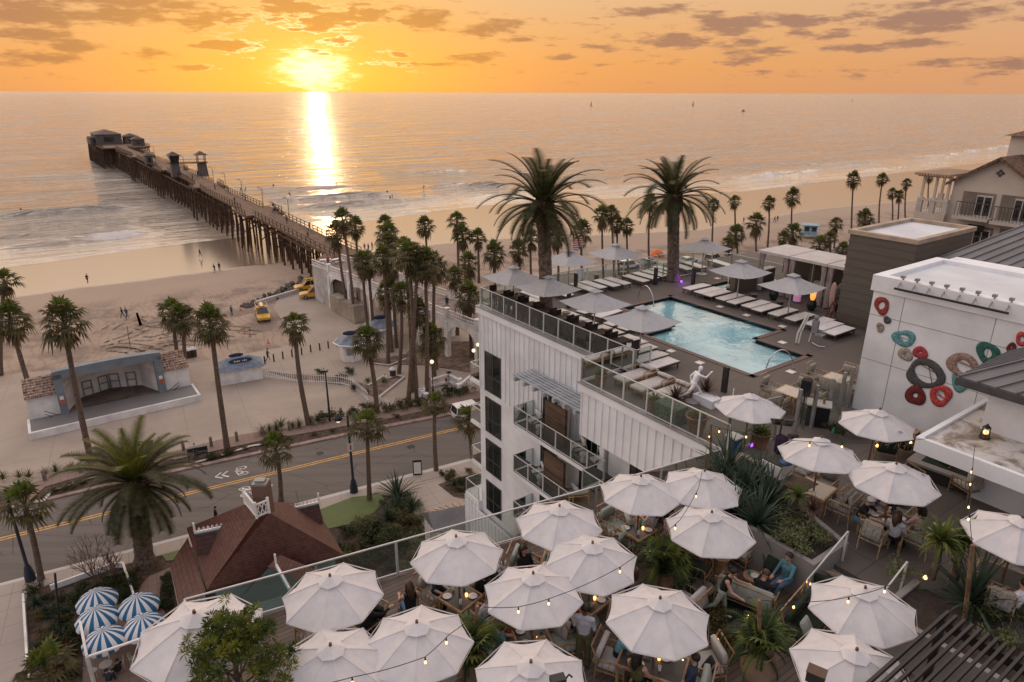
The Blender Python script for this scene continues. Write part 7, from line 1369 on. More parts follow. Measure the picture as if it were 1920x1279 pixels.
AK = {'sage': Kit(armchair(SAGE, RAT)), 'green': Kit(armchair(GRNC, RAT)), 'cream': Kit(armchair(CANV, RAT, .75)), 'dining': Kit(armchair(WEBB, RATL, .60, False)), 'wide': Kit(armchair(SAGE, RAT, 1.5)), 'greenwide': Kit(armchair(GRNC, RAT, 1.5))}
AN = {'sage': 'sage cushioned bamboo armchair', 'green': 'dark green cushioned bamboo armchair', 'cream': 'cream cushioned bamboo lounge chair', 'dining': 'woven rattan dining armchair', 'wide': 'pale cushioned bamboo sofa', 'greenwide': 'dark green bamboo sofa'}
def seat(kind, px, zb, th, w, dz=.45):
    p = at(*px, zb+dz); o = AK[kind].put((p.x, p.y, zb), HA+R(th), AN[kind]+' '+w)
    if 'wide' in kind: o.name = 'sofa'; o['category'] = 'sofa'
    return o
def tbl(w, d, label0='x', top=RATL, h=.74):
    t = thing('dining_table', label0, 'table'); m = MB(); m.b2(-w/2+.05, w/2-.05, -d/2+.05, d/2-.05, h-.03, h-.002); m.obj('tabletop', top, t); m = MB(); m.b2(-w/2, w/2, -d/2, -d/2+.05, h-.06, h+.004); m.b2(-w/2, w/2, d/2-.05, d/2, h-.06, h+.004); m.b2(-w/2, -w/2+.05, -d/2+.05, d/2-.05, h-.06, h+.004); m.b2(w/2-.05, w/2, -d/2+.05, d/2-.05, h-.06, h+.004); m.obj('edge', RAT, t)
    for x in (-1, 1):
        for y in (-1, 1): m = MB(); m.b2(x*(w/2-.06)-.035, x*(w/2-.06)+.035, y*(d/2-.06)-.035, y*(d/2-.06)+.035, 0, h-.06); m.obj('leg', RAT, t)
    return t
DARKT = mat('dark_table_top', (.05, .04, .035), .35, .2, 4); CREAMTOP = mat('cream_table_top', (.50, .44, .37), .5, .06, 2)
TB = {'dark': Kit(tbl(.85, .85, top=DARKT)), 'cream': Kit(tbl(1.0, 1.0, top=CREAMTOP)), 'glass': Kit(tbl(1.25, .95, top=mat('grey_table_glass', (.11, .11, .105), .15, .1, 2))), 'long': Kit(tbl(1.5, .9, top=DARKT))}
def table(kind, p, th, label): return TB[kind].put((p.x, p.y, p.z), HA+R(th), label)
# deck tables with chairs under each umbrella of the wooden deck
HIDE = {12, 13, 11, 14}
GLS2 = glass_mat('drinking_glass', (.9, .95, .95), .03, .9); PLATE = mat('white_plate', (.6, .58, .55), .3, .05, 4); GRNG = mat('green_tumbler', (.05, .22, .15), .2, .1, 4); CANDLE = mat('candle_glow', (1, .6, .25), .4, 0, 1, emit=(1, .45, .12), estr=3.0); NAPK = cloth('white_napkin', (.6, .6, .6))
def mk(name, fn, mt): m = MB(); fn(m); o = m.obj(name, mt); return o
def kit1(name, fn, mt, cat): return Kit(tag(mk(name, fn, mt), 'x', cat))
PLK = kit1('plate', lambda m: m.lathe([(.02, 0), (.07, .004), (.12, .018), (.115, .02), (.02, .008)], n=16), PLATE, 'plate'); GLK = kit1('glass', lambda m: m.lathe([(.03, 0), (.038, .13), (.034, .13), (.028, .01), (.001, .01)], n=10), PLATE, 'glass'); GGK = kit1('tumbler', lambda m: m.lathe([(.03, 0), (.042, .11), (.03, .115), (.012, .15)], n=10), GRNG, 'glass'); CAK = kit1('candle', lambda m: m.lathe([(.03, 0), (.04, .08), (.02, .10)], n=10), CANDLE, 'candle'); pass
tu = ['under umbrella by the porch', 'under umbrella against hotel balconies', 'under umbrella left of middle palm', 'under umbrella with two bulbs', 'under the largest umbrella', 'at the bottom edge', 'left of the lower palm', 'by the leafy tree', 'over the cottage', 'under left paired umbrella', 'under right paired umbrella']
tw = ['in front of the porch', 'against the hotel balconies', 'left of the tall potted palm', 'with two hanging bulbs', 'largest on the deck', 'cut by the bottom edge', 'left of the lower potted palm', 'lower left by the leafy tree', 'over the cottage', 'of the left overlapping pair', 'of the right overlapping pair']
for i in range(11):
    p = UPOS[i]; th = (15, 40, 10, -20, 30, 0, 12, -8, 20, 5, 35)[i]; table('dark' if i not in (4, 5) else 'long', p, th, 'dark topped table under the umbrella '+tw[i]); c, s = math.cos(HA+R(th)), math.sin(HA+R(th))
    loc = lambda x, y, z=0: Vector((p.x+x*c-y*s, p.y+x*s+y*c, p.z+z))
    for j, (x, y, a) in enumerate(((0, -.85, 0), (0, .85, 180), (-.9, 0, -90), (.9, 0, 90))):
        if (i, j) in ((4, 1), (5, 1), (5, 2), (2, 3), (9, 3)): continue
        o = AK[('sage', 'green', 'cream', 'sage')[(i+j) % 4]].put(loc(x, y), HA+R(th+a), '%s armchair, %s side of table %s' % (('sage', 'dark green', 'cream', 'pale sage')[(i+j) % 4], ('near', 'far', 'left', 'right')[j], tu[i]))
    CAK.put(loc(.12, .1, .74), 0, 'lit candle glass on the table under the umbrella '+tw[i], 'candles on the dining tables')
    for j, (x, y) in enumerate(((-.25, -.22), (.25, .2))): PLK.put(loc(x, y, .745), 0, 'white plate on the table under the umbrella %s' % tw[i], 'plates under the umbrella '+tw[i])
    for j, (x, y) in enumerate(((-.1, .25), (.2, -.2), (-.3, .05))): (GGK if (i+j) % 3 == 0 else GLK).put(loc(x, y, .745), 0, 'small drinking glass on the table under the umbrella %s' % tw[i], 'glasses under the umbrella '+tw[i])
# lounge group beside the planter
seat('wide', (1478, 1062), WD, 180, 'along the planter wall where the man in teal sits'); seat('cream', (1395, 1028), WD, 180, 'against the planter wall left of the sofa'); seat('green', (1306, 1062), WD, -70, 'facing the round tables'); seat('wide', (1400, 1112), WD, 20, 'with its back to the camera by the waitress')
seat('greenwide', (1515, 1165), WD, -80, 'under the umbrella below the steps, left'); seat('greenwide', (1562, 1128), WD, -160, 'under the umbrella below the steps, far side'); seat('cream', (1325, 1240), WD, 155, 'at the bottom edge with a black pillow'); seat('sage', (1160, 990), WD, 150, 'left of the couple, facing away'); seat('cream', (1290, 1128), WD, 100, 'right of the largest umbrella')
ROUND = mat('slatted_round_top', (.32, .20, .12), .55, .25, 10, stretch=(6, 1, 1)); t = thing('round_table', 'x', 'table'); m = MB(); m.cyl((0, 0, .40), .26, .05, 20); m.obj('tabletop', ROUND, t); m = MB(); m.lathe([(.24, 0), (.19, .2), (.24, .40)], n=14, cap=False); m.obj('base', RAT, t); RK = Kit(t)
for px, w in (((1327, 1026), 'left of two beside the umbrella pole'), ((1353, 1042), 'right of two beside the umbrella pole'), ((1412, 1080), 'in front of the man in teal')): p = at(*px, WD+.45); RK.put((p.x, p.y, WD), 0, 'small round slatted table '+w, 'round tables'); PLK.put((p.x+.05, p.y, WD+.45), 0, 'white saucer on the round table '+w); GGK.put((p.x-.08, p.y+.08, WD+.45), 0, 'green tumbler on the round table '+w)
def pillow(px, z, mt, label, rz, tilt=-60):
    m = MB(); m.cushion((0, 0, 0), (.42, .42, .13), 0, 0, None, .45); o = m.obj('pillow', mt); o.location = at(*px, z); o.rotation_euler = (R(tilt), 0, HA+R(rz)); tag(o, label, 'pillow')
pillow((1330, 1252), WD+.58, BLACKC, 'black pillow on the pale lounge chair at the bottom edge', 150); pillow((1448, 1058), WD+.62, GRNC, 'dark green pillow on the sofa beside the man in teal', 180); pillow((1385, 1012), WD+.6, BLACKC, 'black pillow on the cream lounge chair by the planter', 180); pillow((1512, 1175), WD+.6, SAGE, 'pale pillow on the left green sofa', -80); pillow((1553, 1150), WD+.62, SAGE, 'pale pillow on the far green sofa', -150); pillow((1165, 1000), WD+.6, SAGE, 'sage pillow on the armchair left of the couple', 150)
m = MB(); m.b2(-.9, .9, -.6, .6, 0, .012); o = m.obj('rug', mat('black_mat', (.02, .02, .022), .95, .1, 9)); o.location = at(1330, 1122, WD+.004); o.rotation_euler = (0, 0, HA); tag(o, 'black mat on the deck left of the waitress', 'mat')
# patio tables (upper level)
def patio_table(kind, px, th, label, chairs, cw):
    p = at(*px, DECK+.74); p.z = DECK; table(kind, p, th, label); c, s = math.cos(HA+R(th)), math.sin(HA+R(th))
    for x, y, a, w in chairs: AK['dining'].put((p.x+x*c-y*s, p.y+x*s+y*c, DECK), HA+R(th+a), 'woven rattan dining armchair %s %s' % (w, cw))
    return p
four = [(0, -.78, 0, 'near'), (0, .78, 180, 'far'), (-.85, 0, -90, 'left of'), (.85, 0, 90, 'right of')]
patio_table('cream', (1483, 733), 5, 'cream topped table behind the loudspeaker by the pool', four, 'the table behind the loudspeaker'); patio_table('cream', (1570, 708), 5, 'cream topped table at the white wall by the pool', four, 'the table at the white wall'); patio_table('cream', (1528, 915), 8, 'empty cream square table under a patio umbrella', four, 'the empty cream patio table'); p4 = patio_table('glass', (1665, 968), 6, 'glass topped bamboo table with four guests on the patio', four, 'the table with four guests'); patio_table('long', (1895, 1085), 10, 'dark topped bamboo table at the right edge', four, 'the dark table at the right edge')
for k, px in enumerate([(1640, 965), (1668, 958), (1690, 972), (1655, 980)]): (GLK if k % 2 else PLK).put(at(*px, DECK+.745), 0, '%s on the table with four guests, %s from the left' % ('glass' if k % 2 else 'plate', ORD[k]))
for px, th, k, w in [((1662, 838), 30, 'green', 'under the umbrella below the wall rings, left'), ((1700, 832), -30, 'green', 'under the umbrella below the wall rings, right'), ((1818, 905), 70, 'cream', 'under the canopy, nearest'), ((1845, 890), 70, 'green', 'under the canopy, behind the nearest'), ((1760, 858), -20, 'greenwide', 'beyond the fire table under the canopy'), ((1690, 905), 160, 'cream', 'partly under the umbrella over the fire table'), ((1508, 885), 180, 'dining', 'alone beside the empty table, far side')]: seat(k, px, DECK, th, 'on the patio '+w)
t = thing('fire_table', 'long pale stone fire table with dark green top on the patio', 'fire table', at(1775, 878, DECK+.45)-Vector((0, 0, .45)), HA+R(5)); m = MB(); m.b2(-1.0, 1.0, -.45, .45, 0, .42); m.obj('body', SHOEB, t); m = MB(); m.b2(-1.05, 1.05, -.5, .5, .42, .5); m.obj('top', DCONC, t); m = MB(); m.b2(-.7, .7, -.2, .2, .5, .53); m.obj('tray', GRNC, t)
t = thing('storage_crate', 'small brown wooden side cabinet with a lit lamp by the white wall', 'cabinet', at(1708, 812, DECK+.5)-Vector((0, 0, .5)), HA); m = MB(); m.b2(-.22, .22, -.2, .2, 0, .6); m.obj('body', DIVW, t); m = MB(); m.b2(-.24, .24, -.22, .22, .6, .63); m.obj('top', TEAK, t)
# ------------------------------------------------ people
def sitp(pose, px, zb, th, label, **k): p = at(*px, zb+.78); return person(pose, (p.x, p.y, zb-.02), HA+R(th), label, **k)
def standp(pose, px, zb, th, label, **k): p = at(*px, zb); return person(pose, (p.x, p.y, zb), HA+R(th), label, **k)
standp('stand', (1092, 1248), WD, 35, 'man seen from behind in pale grey shirt and dark trousers walking on the deck', shirt=LAVC, legs=OLIVE, skin=SKIN3, s=1.02)
standp('serve', (1348, 1160), WD, -60, 'waitress in black tank top and sage trousers leaning beside the sofa', shirt=BLACKC, legs=SAGEC, sleeve=0, hairk='bun', shoes=SHOEW, s=.95)
sitp('sit_talk', (1478, 1068), WD, 175, 'man in teal shirt and jeans sitting on the pale sofa', shirt=TEALC, legs=DENIM, sleeve=2)
sitp('sit_lean', (1424, 1108), WD, 10, 'person in black seen from behind opposite the man in teal', shirt=BLACKC, legs=BLACKC, sleeve=2, hair=HAIRB)
sitp('sit', (1224, 972), WD, 80, 'woman in white top and straw hat under the paired umbrellas', shirt=WHITEC, legs=DENIM, hair=HAIRB, hairk='long', hat=('hat', STRAW)); sitp('sit_talk', (1252, 982), WD, -80, 'woman in pink dress facing the straw hat woman', shirt=PINKC, legs=PINKC, leg=0, hairk='long'); sitp('sit', (1250, 950), WD, 200, 'man in black behind the pink dressed woman', shirt=BLACKC, legs=NAVYC)
sitp('sit_lean', (1142, 1108), WD, 60, 'bald man in blue check shirt leaning over a table', shirt=CHECK, legs=DENIM, hairk='bald'); sitp('sit_back', (1172, 1088), WD, 120, 'person in black top and white shorts by the check shirt man', shirt=BLACKC, legs=WHITEC, leg=0, hairk='long', hair=HAIRB)
sitp('sit_lean', (1160, 1205), WD, -50, 'person in turquoise shirt bending over a table at the bottom', shirt=TURQ, legs=BLACKC, hair=HAIRB); sitp('sit_lean', (1262, 1212), WD, 95, 'person in bright yellow top leaning on the long table', shirt=YELC, legs=BLACKC, sleeve=0, hairk='long'); sitp('sit', (1196, 1256), WD, 15, 'woman with long dark hair in olive top seen from behind at the bottom', shirt=OLIVE, legs=BLACKC, sleeve=0, hairk='long')
sitp('sit_talk', (770, 1128), WD, 80, 'brown haired woman in black top at the far railing table', shirt=BLACKC, legs=DENIM, sleeve=0, hairk='long', hair=HAIRB); sitp('sit_lean', (684, 1162), WD, 20, 'blond woman in black seen from behind by the deck railing', shirt=BLACKC, legs=BLACKC, sleeve=2, hairk='long', hair=HAIRL); sitp('sit', (592, 1182), WD, -60, 'dark haired man in pale shirt at the lower left table', shirt=LAVC, legs=NAVYC)
sitp('sit_back', (908, 1092), WD, 60, 'woman in black with big dark hair beside the railing', shirt=BLACKC, legs=BLACKC, sleeve=2, hairk='big'); sitp('sit', (984, 1058), WD, -90, 'dark haired woman in black between two umbrellas near the hotel', shirt=BLACKC, legs=BLACKC, hairk='long'); sitp('sit_talk', (938, 1072), WD, 100, 'fair haired guest in white at the railing table', shirt=WHITEC, legs=SAGEC, hair=HAIRL, hairk='tail'); sitp('sit_back', (975, 1175), WD, -95, 'person in shorts and white shoes with bare legs beside the potted palm', shirt=REDC, legs=WHITEC, leg=0, shoes=SHOEW)
sitp('sit_lean', (1613, 955), DECK, -85, 'man in white cap and black shirt at the patio table', shirt=BLACKC, legs=DENIM, hat=('cap', [WHITEC, NAVYC])); sitp('sit_lean', (1673, 940), DECK, 180, 'blond woman in black on the far side of the patio table', shirt=BLACKC, legs=BLACKC, sleeve=2, hairk='long', hair=HAIRL); sitp('sit_talk', (1722, 978), DECK, 95, 'woman in pink sweater on the right of the patio table', shirt=PINKC, legs=NAVYC, sleeve=2, hairk='long'); sitp('sit', (1680, 990), DECK, 5, 'long haired woman in pale floral top seen from behind at the patio table', shirt=LAVC, legs=BLACKC, hairk='long', hair=HAIRB); sitp('sit', (1908, 1120), DECK, 80, 'guest in white shirt at the right edge table', shirt=WHITEC, legs=NAVYC)
for n, (i, j, sh, hk, ps) in enumerate([(0, 2, NAVYC, 'long', 'sit_talk'), (0, 3, WHITEC, 'short', 'sit'), (2, 0, REDC, 'short', 'sit_lean'), (2, 2, WHITEC, 'long', 'sit'), (3, 0, TEALC, 'short', 'sit_talk'), (3, 3, BLACKC, 'tail', 'sit_lean'), (4, 3, NAVYC, 'short', 'sit'), (6, 2, GREYC, 'bun', 'sit_talk'), (6, 3, BLACKC, 'short', 'sit_lean'), (8, 2, REDC, 'long', 'sit'), (8, 3, WHITEC, 'short', 'sit_talk'), (1, 2, GREYC, 'short', 'sit'), (10, 3, WHITEC, 'tail', 'sit_talk')]):
    th = R((15, 40, 10, -20, 30, 0, 12, -8, 20, 5, 35)[i])+HA; x, y, a = ((0, -.8, 0), (0, .8, 180), (-.85, 0, -90), (.85, 0, 90))[j]; q = UPOS[i]; person(ps, (q.x+x*math.cos(th)-y*math.sin(th), q.y+x*math.sin(th)+y*math.cos(th), WD-.02), th+R(a), 'guest in %s, %s seat of the table %s' % ({NAVYC: 'navy', WHITEC: 'white', REDC: 'red', TEALC: 'teal', BLACKC: 'black', GREYC: 'grey'}[sh], ('near', 'far', 'left', 'right')[j], tu[i]), sh, DENIM if n % 2 else BLACKC, hair=(HAIRD, HAIRB, HAIRL)[n % 3], hairk=hk)
# ------------------------------------------------ plants of the terrace
def potted_palm(pp, h, px_top, potr, poth, label, mt, seed, L=1.2):
    zb = WD; base = Vector((pp.x, pp.y, zb)); t = thing('flower_pot', '%s holding the %s' % (mt[1], label), 'pot', base); m = MB(); r_ = potr; m.lathe([(r_*.55, 0), (r_*.95, poth*.35), (r_*1.0, poth*.65), (r_*.72, poth*.9), (r_*.80, poth), (r_*.70, poth), (r_*.6, poth*.9), (.01, poth*.9)], n=24); m.obj('bowl', mt[0], t)
    q = thing('potted_palm', label, 'palm', base+Vector((0, 0, poth*.9))); rr = random.Random(seed); g = MB()
    for k in range(46):
        th = k*2.4+rr.uniform(-.3, .3); date_frond(g, (rr.uniform(-.08, .08), rr.uniform(-.08, .08), rr.uniform(0, .5)), th, R(rr.uniform(25, 86)), L*rr.uniform(.7, 1.15), rr, 1 if k % 4 == 0 else 0, 18, 1.6)
    for k in range(10): th = k*2.4; d = Vector((math.cos(th), math.sin(th), rr.uniform(.4, 2))).normalized(); frond_fan(g, Vector((0, 0, .3)), d, L*rr.uniform(.6, .9), rr, 13, 1, .2)
    g.obj('fronds', [FANL2, FANY], q); m = MB()
    for k in range(5): m.bar((0, 0, -.1), (rr.uniform(-.2, .2), rr.uniform(-.2, .2), .7), .03)
    m.obj('stems', OPOLE, q)
FANL2 = leafmat('lush_palm_leaf', (.018, .045, .014), (.05, .085, .022)); CLAYU = mat('pale_clay_urn', (.33, .23, .155), .7, .15, 2, bump=.3, bscale=12)
potted_palm(at(1420, 1262, WD+.35), 1, 0, .40, 1.0, 'bushy potted palm in the tall clay urn at lower right', (CLAYU, 'pale clay urn'), 3, 1.05); potted_palm(at(885, 1272, WD+.3), 1, 0, .36, .9, 'bushy potted palm in the clay urn between the lower umbrellas', (CLAYU, 'clay urn'), 5, 1.05); potted_palm(at(1240, 1098, WD+.1), 1, 0, .33, .55, 'wide potted palm in mid deck by the paired umbrellas', (TERRA, 'bowl'), 7, 1.25)
for i, px in enumerate([(1352, 905), (1395, 925), (1440, 950), (1375, 960), (1420, 985), (1365, 885), (1425, 905)]): spiky(at(*px, 21.36), 1.0+.15*(i % 3), 'dark green sword leaved yucca in the concrete planter, %s from the hotel corner' % ORD[i], 'yucca', 'yuccas in the planter')
for i, px in enumerate([(1472, 1015), (1505, 1005), (1530, 1015), (1500, 1030), (1475, 990)]): shrub(at(*px, 21.36), .62, 'silvery leaved shrub in the planter beside the steps, %s from the left' % ORD[i], 'silver_shrub', 'silver shrubs in the planter', i)
for px, k, s, w in [((1488, 948), 'aloe', .9, 'with reddish trunk beside the empty patio table'), ((1515, 975), 'flax_plant', .6, 'in the planter corner by the empty table'), ((1745, 1060), 'aloe', 1.5, 'with bent trunk left of the string light post'), ((1790, 1062), 'aloe', 1.3, 'right of the bent trunk aloe')]:
    p = at(px[0], px[1]+25, 21.36); hh = .75 if px[0] < 1700 else 1.1; m = MB(); m.tube([(0, 0, 0), (.04, .03, hh*.5), (0, 0, hh)], [.10, .08, .07], 8); o = m.obj('stem', BARK2); sp = spiky(p+Vector((0, 0, hh)), s, 'rosette plant %s' % w, k); o.parent = sp; o.location = (0, 0, -hh/s); o.scale = (1/s,)*3
spiky(at(1822, 1132, 21.3), 1.35, 'broad dark yucca spreading over the planter right of the steps', 'yucca'); shrub(at(1690, 1085, 21.3), .6, 'grey green shrub right of the step handrail', 'silver_shrub', None, 1); shrub(at(1868, 1205, 21.2), .6, 'yellowish shrub at the lower right pergola', 'silver_shrub', None, 2); shrub(at(1865, 1165, 21.2), .75, 'dark green shrub behind the pergola slats', 'shrub', None, 1)
for i, px in enumerate([(1595, 805), (1612, 812), (1580, 815), (1625, 800), (1560, 812)]): shrub(at(*px, DECK+.2), .5, '%s in the patio bed below the glass panels, %s' % (('red leaved shrub' if i in (1, 3) else 'green shrub'), ORD[i]), 'red_shrub' if i in (1, 3) else 'shrub', None, i)
for i, px in enumerate([(1345, 1185), (1378, 1215), (1355, 1225), (1338, 1165)]): shrub(at(*px, WD+.1), .55, 'small leaved bush with pale blossom near the clay urn, %s' % ORD[i], 'ochre_shrub', None, i)
# ------------------------------------------------ string lights, posts, pergola
POSTW = mat('rough_post_wood', (.22, .13, .075), .8, .25, 4)
def post(px0, zb, px1, label, r=.05): a = at(*px0, zb); b = up(a, *px1); m = MB(); m.tube([a, b], r, 8); tag(m.obj('light_post', POSTW), label, 'post'); return b
post((1808, 1165), 21.2, (1824, 1022), 'rough wooden post carrying string lights in the right planter'); post((1240, 1085), WD, (1244, 1000), 'short wooden post rising inside the middle potted palm', .045); post((1423, 1225), WD+.9, (1424, 1125), 'wooden stake rising inside the lower right potted palm', .045); post((887, 1215), WD+.9, (895, 1136), 'wooden stake rising inside the lower left potted palm', .045); post((1331, 905), WD, (1333, 795), 'dark wooden string light post at the hotel corner', .04)
def cable(pix, z, bulbs, label):
    t = thing('string_light', label, 'string light', (0, 0, 0)); zz = z if hasattr(z, '__len__') else [z]*len(pix); P = [at(x, y, q) for (x, y), q in zip(pix, zz)]; m = MB(); pts = []
    for a, b in zip(P, P[1:]):
        for i in range(8): f = i/8; p = a.lerp(b, f); p.z -= .06*math.sin(math.pi*f)*(b-a).length/2; pts.append(p)
    pts.append(P[-1]); m.tube(pts, .008, 5); m.obj('cable', WIRE, t)
    for (x, y, q) in bulbs:
        p = at(x, y, q); n = min(pts, key=lambda c: (c-p).length); p = Vector((n.x, n.y, n.z-.13)); m = MB(); m.tube([n, n-Vector((0, 0, .07))], [.012, .02], 6); m.obj('socket', WIRE, t); m = MB(); m.ball(tuple(p), (.025, .025, .036), 10, 6); m.obj('bulb', BULB, t)
Z = WD+2.75; Z2 = DECK+2.8
cable([(560, 1290), (660, 1270), (797, 1232), (842, 1190), (905, 1140)], Z, [(797, 1240, Z), (660, 1276, Z), (842, 1197, Z)], 'string light drooping across the lower left umbrellas'); cable([(905, 1138), (972, 1138), (1037, 1120), (1163, 1063), (1244, 1000)], Z, [(972, 1143, Z), (1037, 1128, Z), (1163, 1072, Z)], 'string light across the umbrellas left of centre'); cable([(1333, 797), (1310, 915), (1275, 975), (1242, 1002)], Z, [(1310, 920, Z), (1275, 983, Z), (1330, 815, Z)], 'string light descending from the hotel corner over two umbrellas')
cable([(1333, 797), (1400, 812), (1519, 828), (1580, 830), (1740, 822)], Z2, [(1345, 805, Z2), (1519, 830, Z2), (1580, 833, Z2), (1400, 820, Z2)], 'string light across the patio umbrellas to the canopy'); cable([(1424, 1125), (1530, 1128), (1601, 1117), (1669, 1097), (1824, 1025)], Z, [(1490, 1130, Z), (1601, 1125, Z), (1669, 1105, Z)], 'string light over the umbrella below the steps'); cable([(1824, 1025), (1818, 965), (1822, 900), (1828, 835)], [Z, Z2, Z2, DECK+3.2], [(1818, 1003, Z), (1816, 970, Z2), (1818, 936, Z2), (1821, 897, Z2), (1824, 870, DECK+3)], 'string light from the wooden post back to the canopy')
t = thing('lantern', 'black wire lantern with glowing bulbs on the canopy roof', 'lantern', H(26.3, 1.0, 23.33)); m = MB(); m.lathe([(.14, 0), (.16, .04), (.13, .05), (.13, .06)], n=10)
for k in range(6): a = k*1.047; m.bar((.13*math.cos(a), .13*math.sin(a), .05), (.10*math.cos(a), .10*math.sin(a), .36), .015)
m.lathe([(.12, .36), (.05, .42), (.01, .48)], n=10); m.obj('cage', WIRE, t); m = MB(); m.ball((0, 0, .2), .07, 10, 6); m.obj('bulb', BULB, t)
for i, (px, z, w) in enumerate([((1089, 1104), WD+.8, 'on the table of the check shirt man'), ((1345, 1200), WD+.7, 'in the bush near the clay urn'), ((1280, 1240), WD+.7, 'on the arm of the bottom lounge chair'), ((1405, 1155), WD+1.6, 'inside the lower right potted palm'), ((1220, 1035), WD+1.2, 'left of the middle potted palm'), ((903, 1182), WD+1.5, 'inside the lower left potted palm'), ((1735, 1082), 21.6, 'beside the bent trunk aloe'), ((1708, 830), DECK+.5, 'beside the cabinet at the white wall'), ((1645, 835), DECK+.6, 'on the patio under the wall rings'), ((1343, 1003), WD+.9, 'behind the dark yucca bed'), ((1462, 820), DECK+.8, 'beside the stage lights')]):
    m = MB(); m.ball((0, 0, 0), (.035, .035, .05), 10, 6); m.lathe([(.045, -.05), (.05, -.02), (.04, -.02)], n=8); o = m.obj('lantern', BULB); o.location = at(*px, z); tag(o, 'small glowing lantern '+w, 'lantern')
pg = FR('pergola', 'dark slatted pergola roof at the lower right corner', 'pergola'); PERG = mat('dark_pergola_metal', (.02, .018, .018), .5, .15, 3); ZP = WD+2.35; ua, va = uv(1768, 1156, ZP)
for i in range(24): m = MB(); m.b2(ua+i*.155, ua+i*.155+.055, va-3.6, va+.15, ZP, ZP+.10); m.obj('slat', PERG, pg)
m = MB(); m.b2(ua-.05, ua+4, va-.12, va+.02, ZP-.22, ZP-.001); m.b2(ua-.05, ua+4, va-3.4, va-3.2, ZP-.22, ZP-.001); m.obj('beam', PERG, pg); m = MB()
for v in (va-.05, va-3.3): m.b2(ua-.03, ua+.09, v-.06, v+.06, WD, ZP-.22)
m.obj('posts', PERG, pg)
t = thing('spotlight', 'black spotlight box on the pergola corner at the bottom edge', 'spotlight', at(1530, 1268, ZP+.1), HA+R(20)); m = MB(); m.b2(-.16, .16, -.12, .12, -.1, .12); m.obj('housing', SHOEB, t); m = MB(); m.b2(-.17, .17, -.13, .13, .12, .14); m.obj('hood', DIVW, t)
t = thing('camera_rig', 'black camera with grips lying on top of the umbrella at the bottom edge', 'camera', at(1046, 1276, WD+2.5), .3); m = MB(); m.b2(-.14, .14, -.09, .09, -.05, .08); m.obj('body', SHOEB, t); m = MB(); m.tube([(.16, 0, 0), (.22, 0, .08), (.28, 0, 0)], .02, 6); m.obj('handle', SHOEB, t)
# loudspeakers, stage lights, bar counter
def speaker(px, label, zt, px2, tri=True):
    a = at(*px, DECK); top = up(a, *px2).z-DECK; t = thing('loudspeaker', label, 'loudspeaker', a, HA+R(200)); m = MB(); m.b2(-.17, .17, -.16, .16, top-.6, top); m.obj('cabinet', BLACKC, t); m = MB(); m.cyl((0, 0, .05), .025, top-.6, 8); m.obj('pole', SHOEB, t); m = MB()
    for k in range(3): b = k*2.09; m.tube([(0, 0, .45), (.38*math.cos(b), .38*math.sin(b), .02)], .018, 6)
    m.obj('tripod', SHOEB, t)
speaker((1500, 798), 'black loudspeaker on a stand behind the glass panels', 0, (1498, 712)); speaker((1618, 752), 'black loudspeaker on a tripod at the white wall corner, left of two', 0, (1613, 673)); speaker((1632, 768), 'black loudspeaker on a tripod at the white wall, right of two', 0, (1638, 690)); speaker((1412, 820), 'black loudspeaker behind the windscreen under the umbrella', 0, (1410, 765))
t = thing('bar_counter', 'black sided counter with pale stone top behind the glass panels', 'counter', at(1530, 795, DECK), HA+R(30)); m = MB(); m.b2(-.4, .4, -.3, .3, 0, .85); m.obj('body', BLACKC, t); m = MB(); m.b2(-.44, .44, -.34, .34, .85, .9); m.obj('top', CANV, t); m = MB(); m.cyl((.15, 0, .9), .05, .2, 10); m.obj('vase', TEAK, t)
t = thing('stage_light_stand', 'black stand with stage spotlights and purple cloth beside the windscreen', 'stage light', at(1448, 895, DECK), HA); m = MB(); m.tube([(0, 0, 0), (.05, 0, 2.2)], .03, 8); m.bar((-.35, 0, 2.0), (.45, 0, 2.25), .06); m.obj('stand', SHOEB, t)
for x, z in ((-.2, 2.0), (.15, 2.1), (.42, 1.75)): m = MB(); m.tube([(x, -.1, z), (x+.05, .22, z-.08)], [.08, .11], 10); m.obj('spotlight', SHOEB, t)
m = MB(); m.cushion((.1, .05, 1.25), (.35, .25, .7)); m.obj('cloth', cloth('dark_purple', (.03, .015, .05)), t)
t = thing('dj_table', 'white topped brown wooden planter counter with a blue mixer on it', 'table', at(1468, 905, DECK+.5)-Vector((0, 0, .5)), HA); m = MB(); m.b2(-.7, .9, -.45, .45, 0, .75); m.obj('body', DIVW, t); m = MB(); m.b2(-.6, .1, -.35, .3, .75, 1.15); m.obj('cabinet', WPAINT, t); m = MB(); m.b2(-.55, .05, -.3, .25, 1.15, 1.2); m.obj('mixer', SHOEB, t); m = MB(); m.lathe([(.18, 1.2), (.2, 1.25), (.02, 1.26)], n=16); m.obj('blue_dish', BLUEC, t)
m = MB(); m.tube([(0, 0, 0), (.02, 0, .12), (.01, 0, .22)], [.05, .05, .015], 10); o = m.obj('green_bottle', GRNG); o.location = at(1561, 812, DECK+.5); tag(o, 'green glass bottle among the plants below the glass panels', 'bottle')
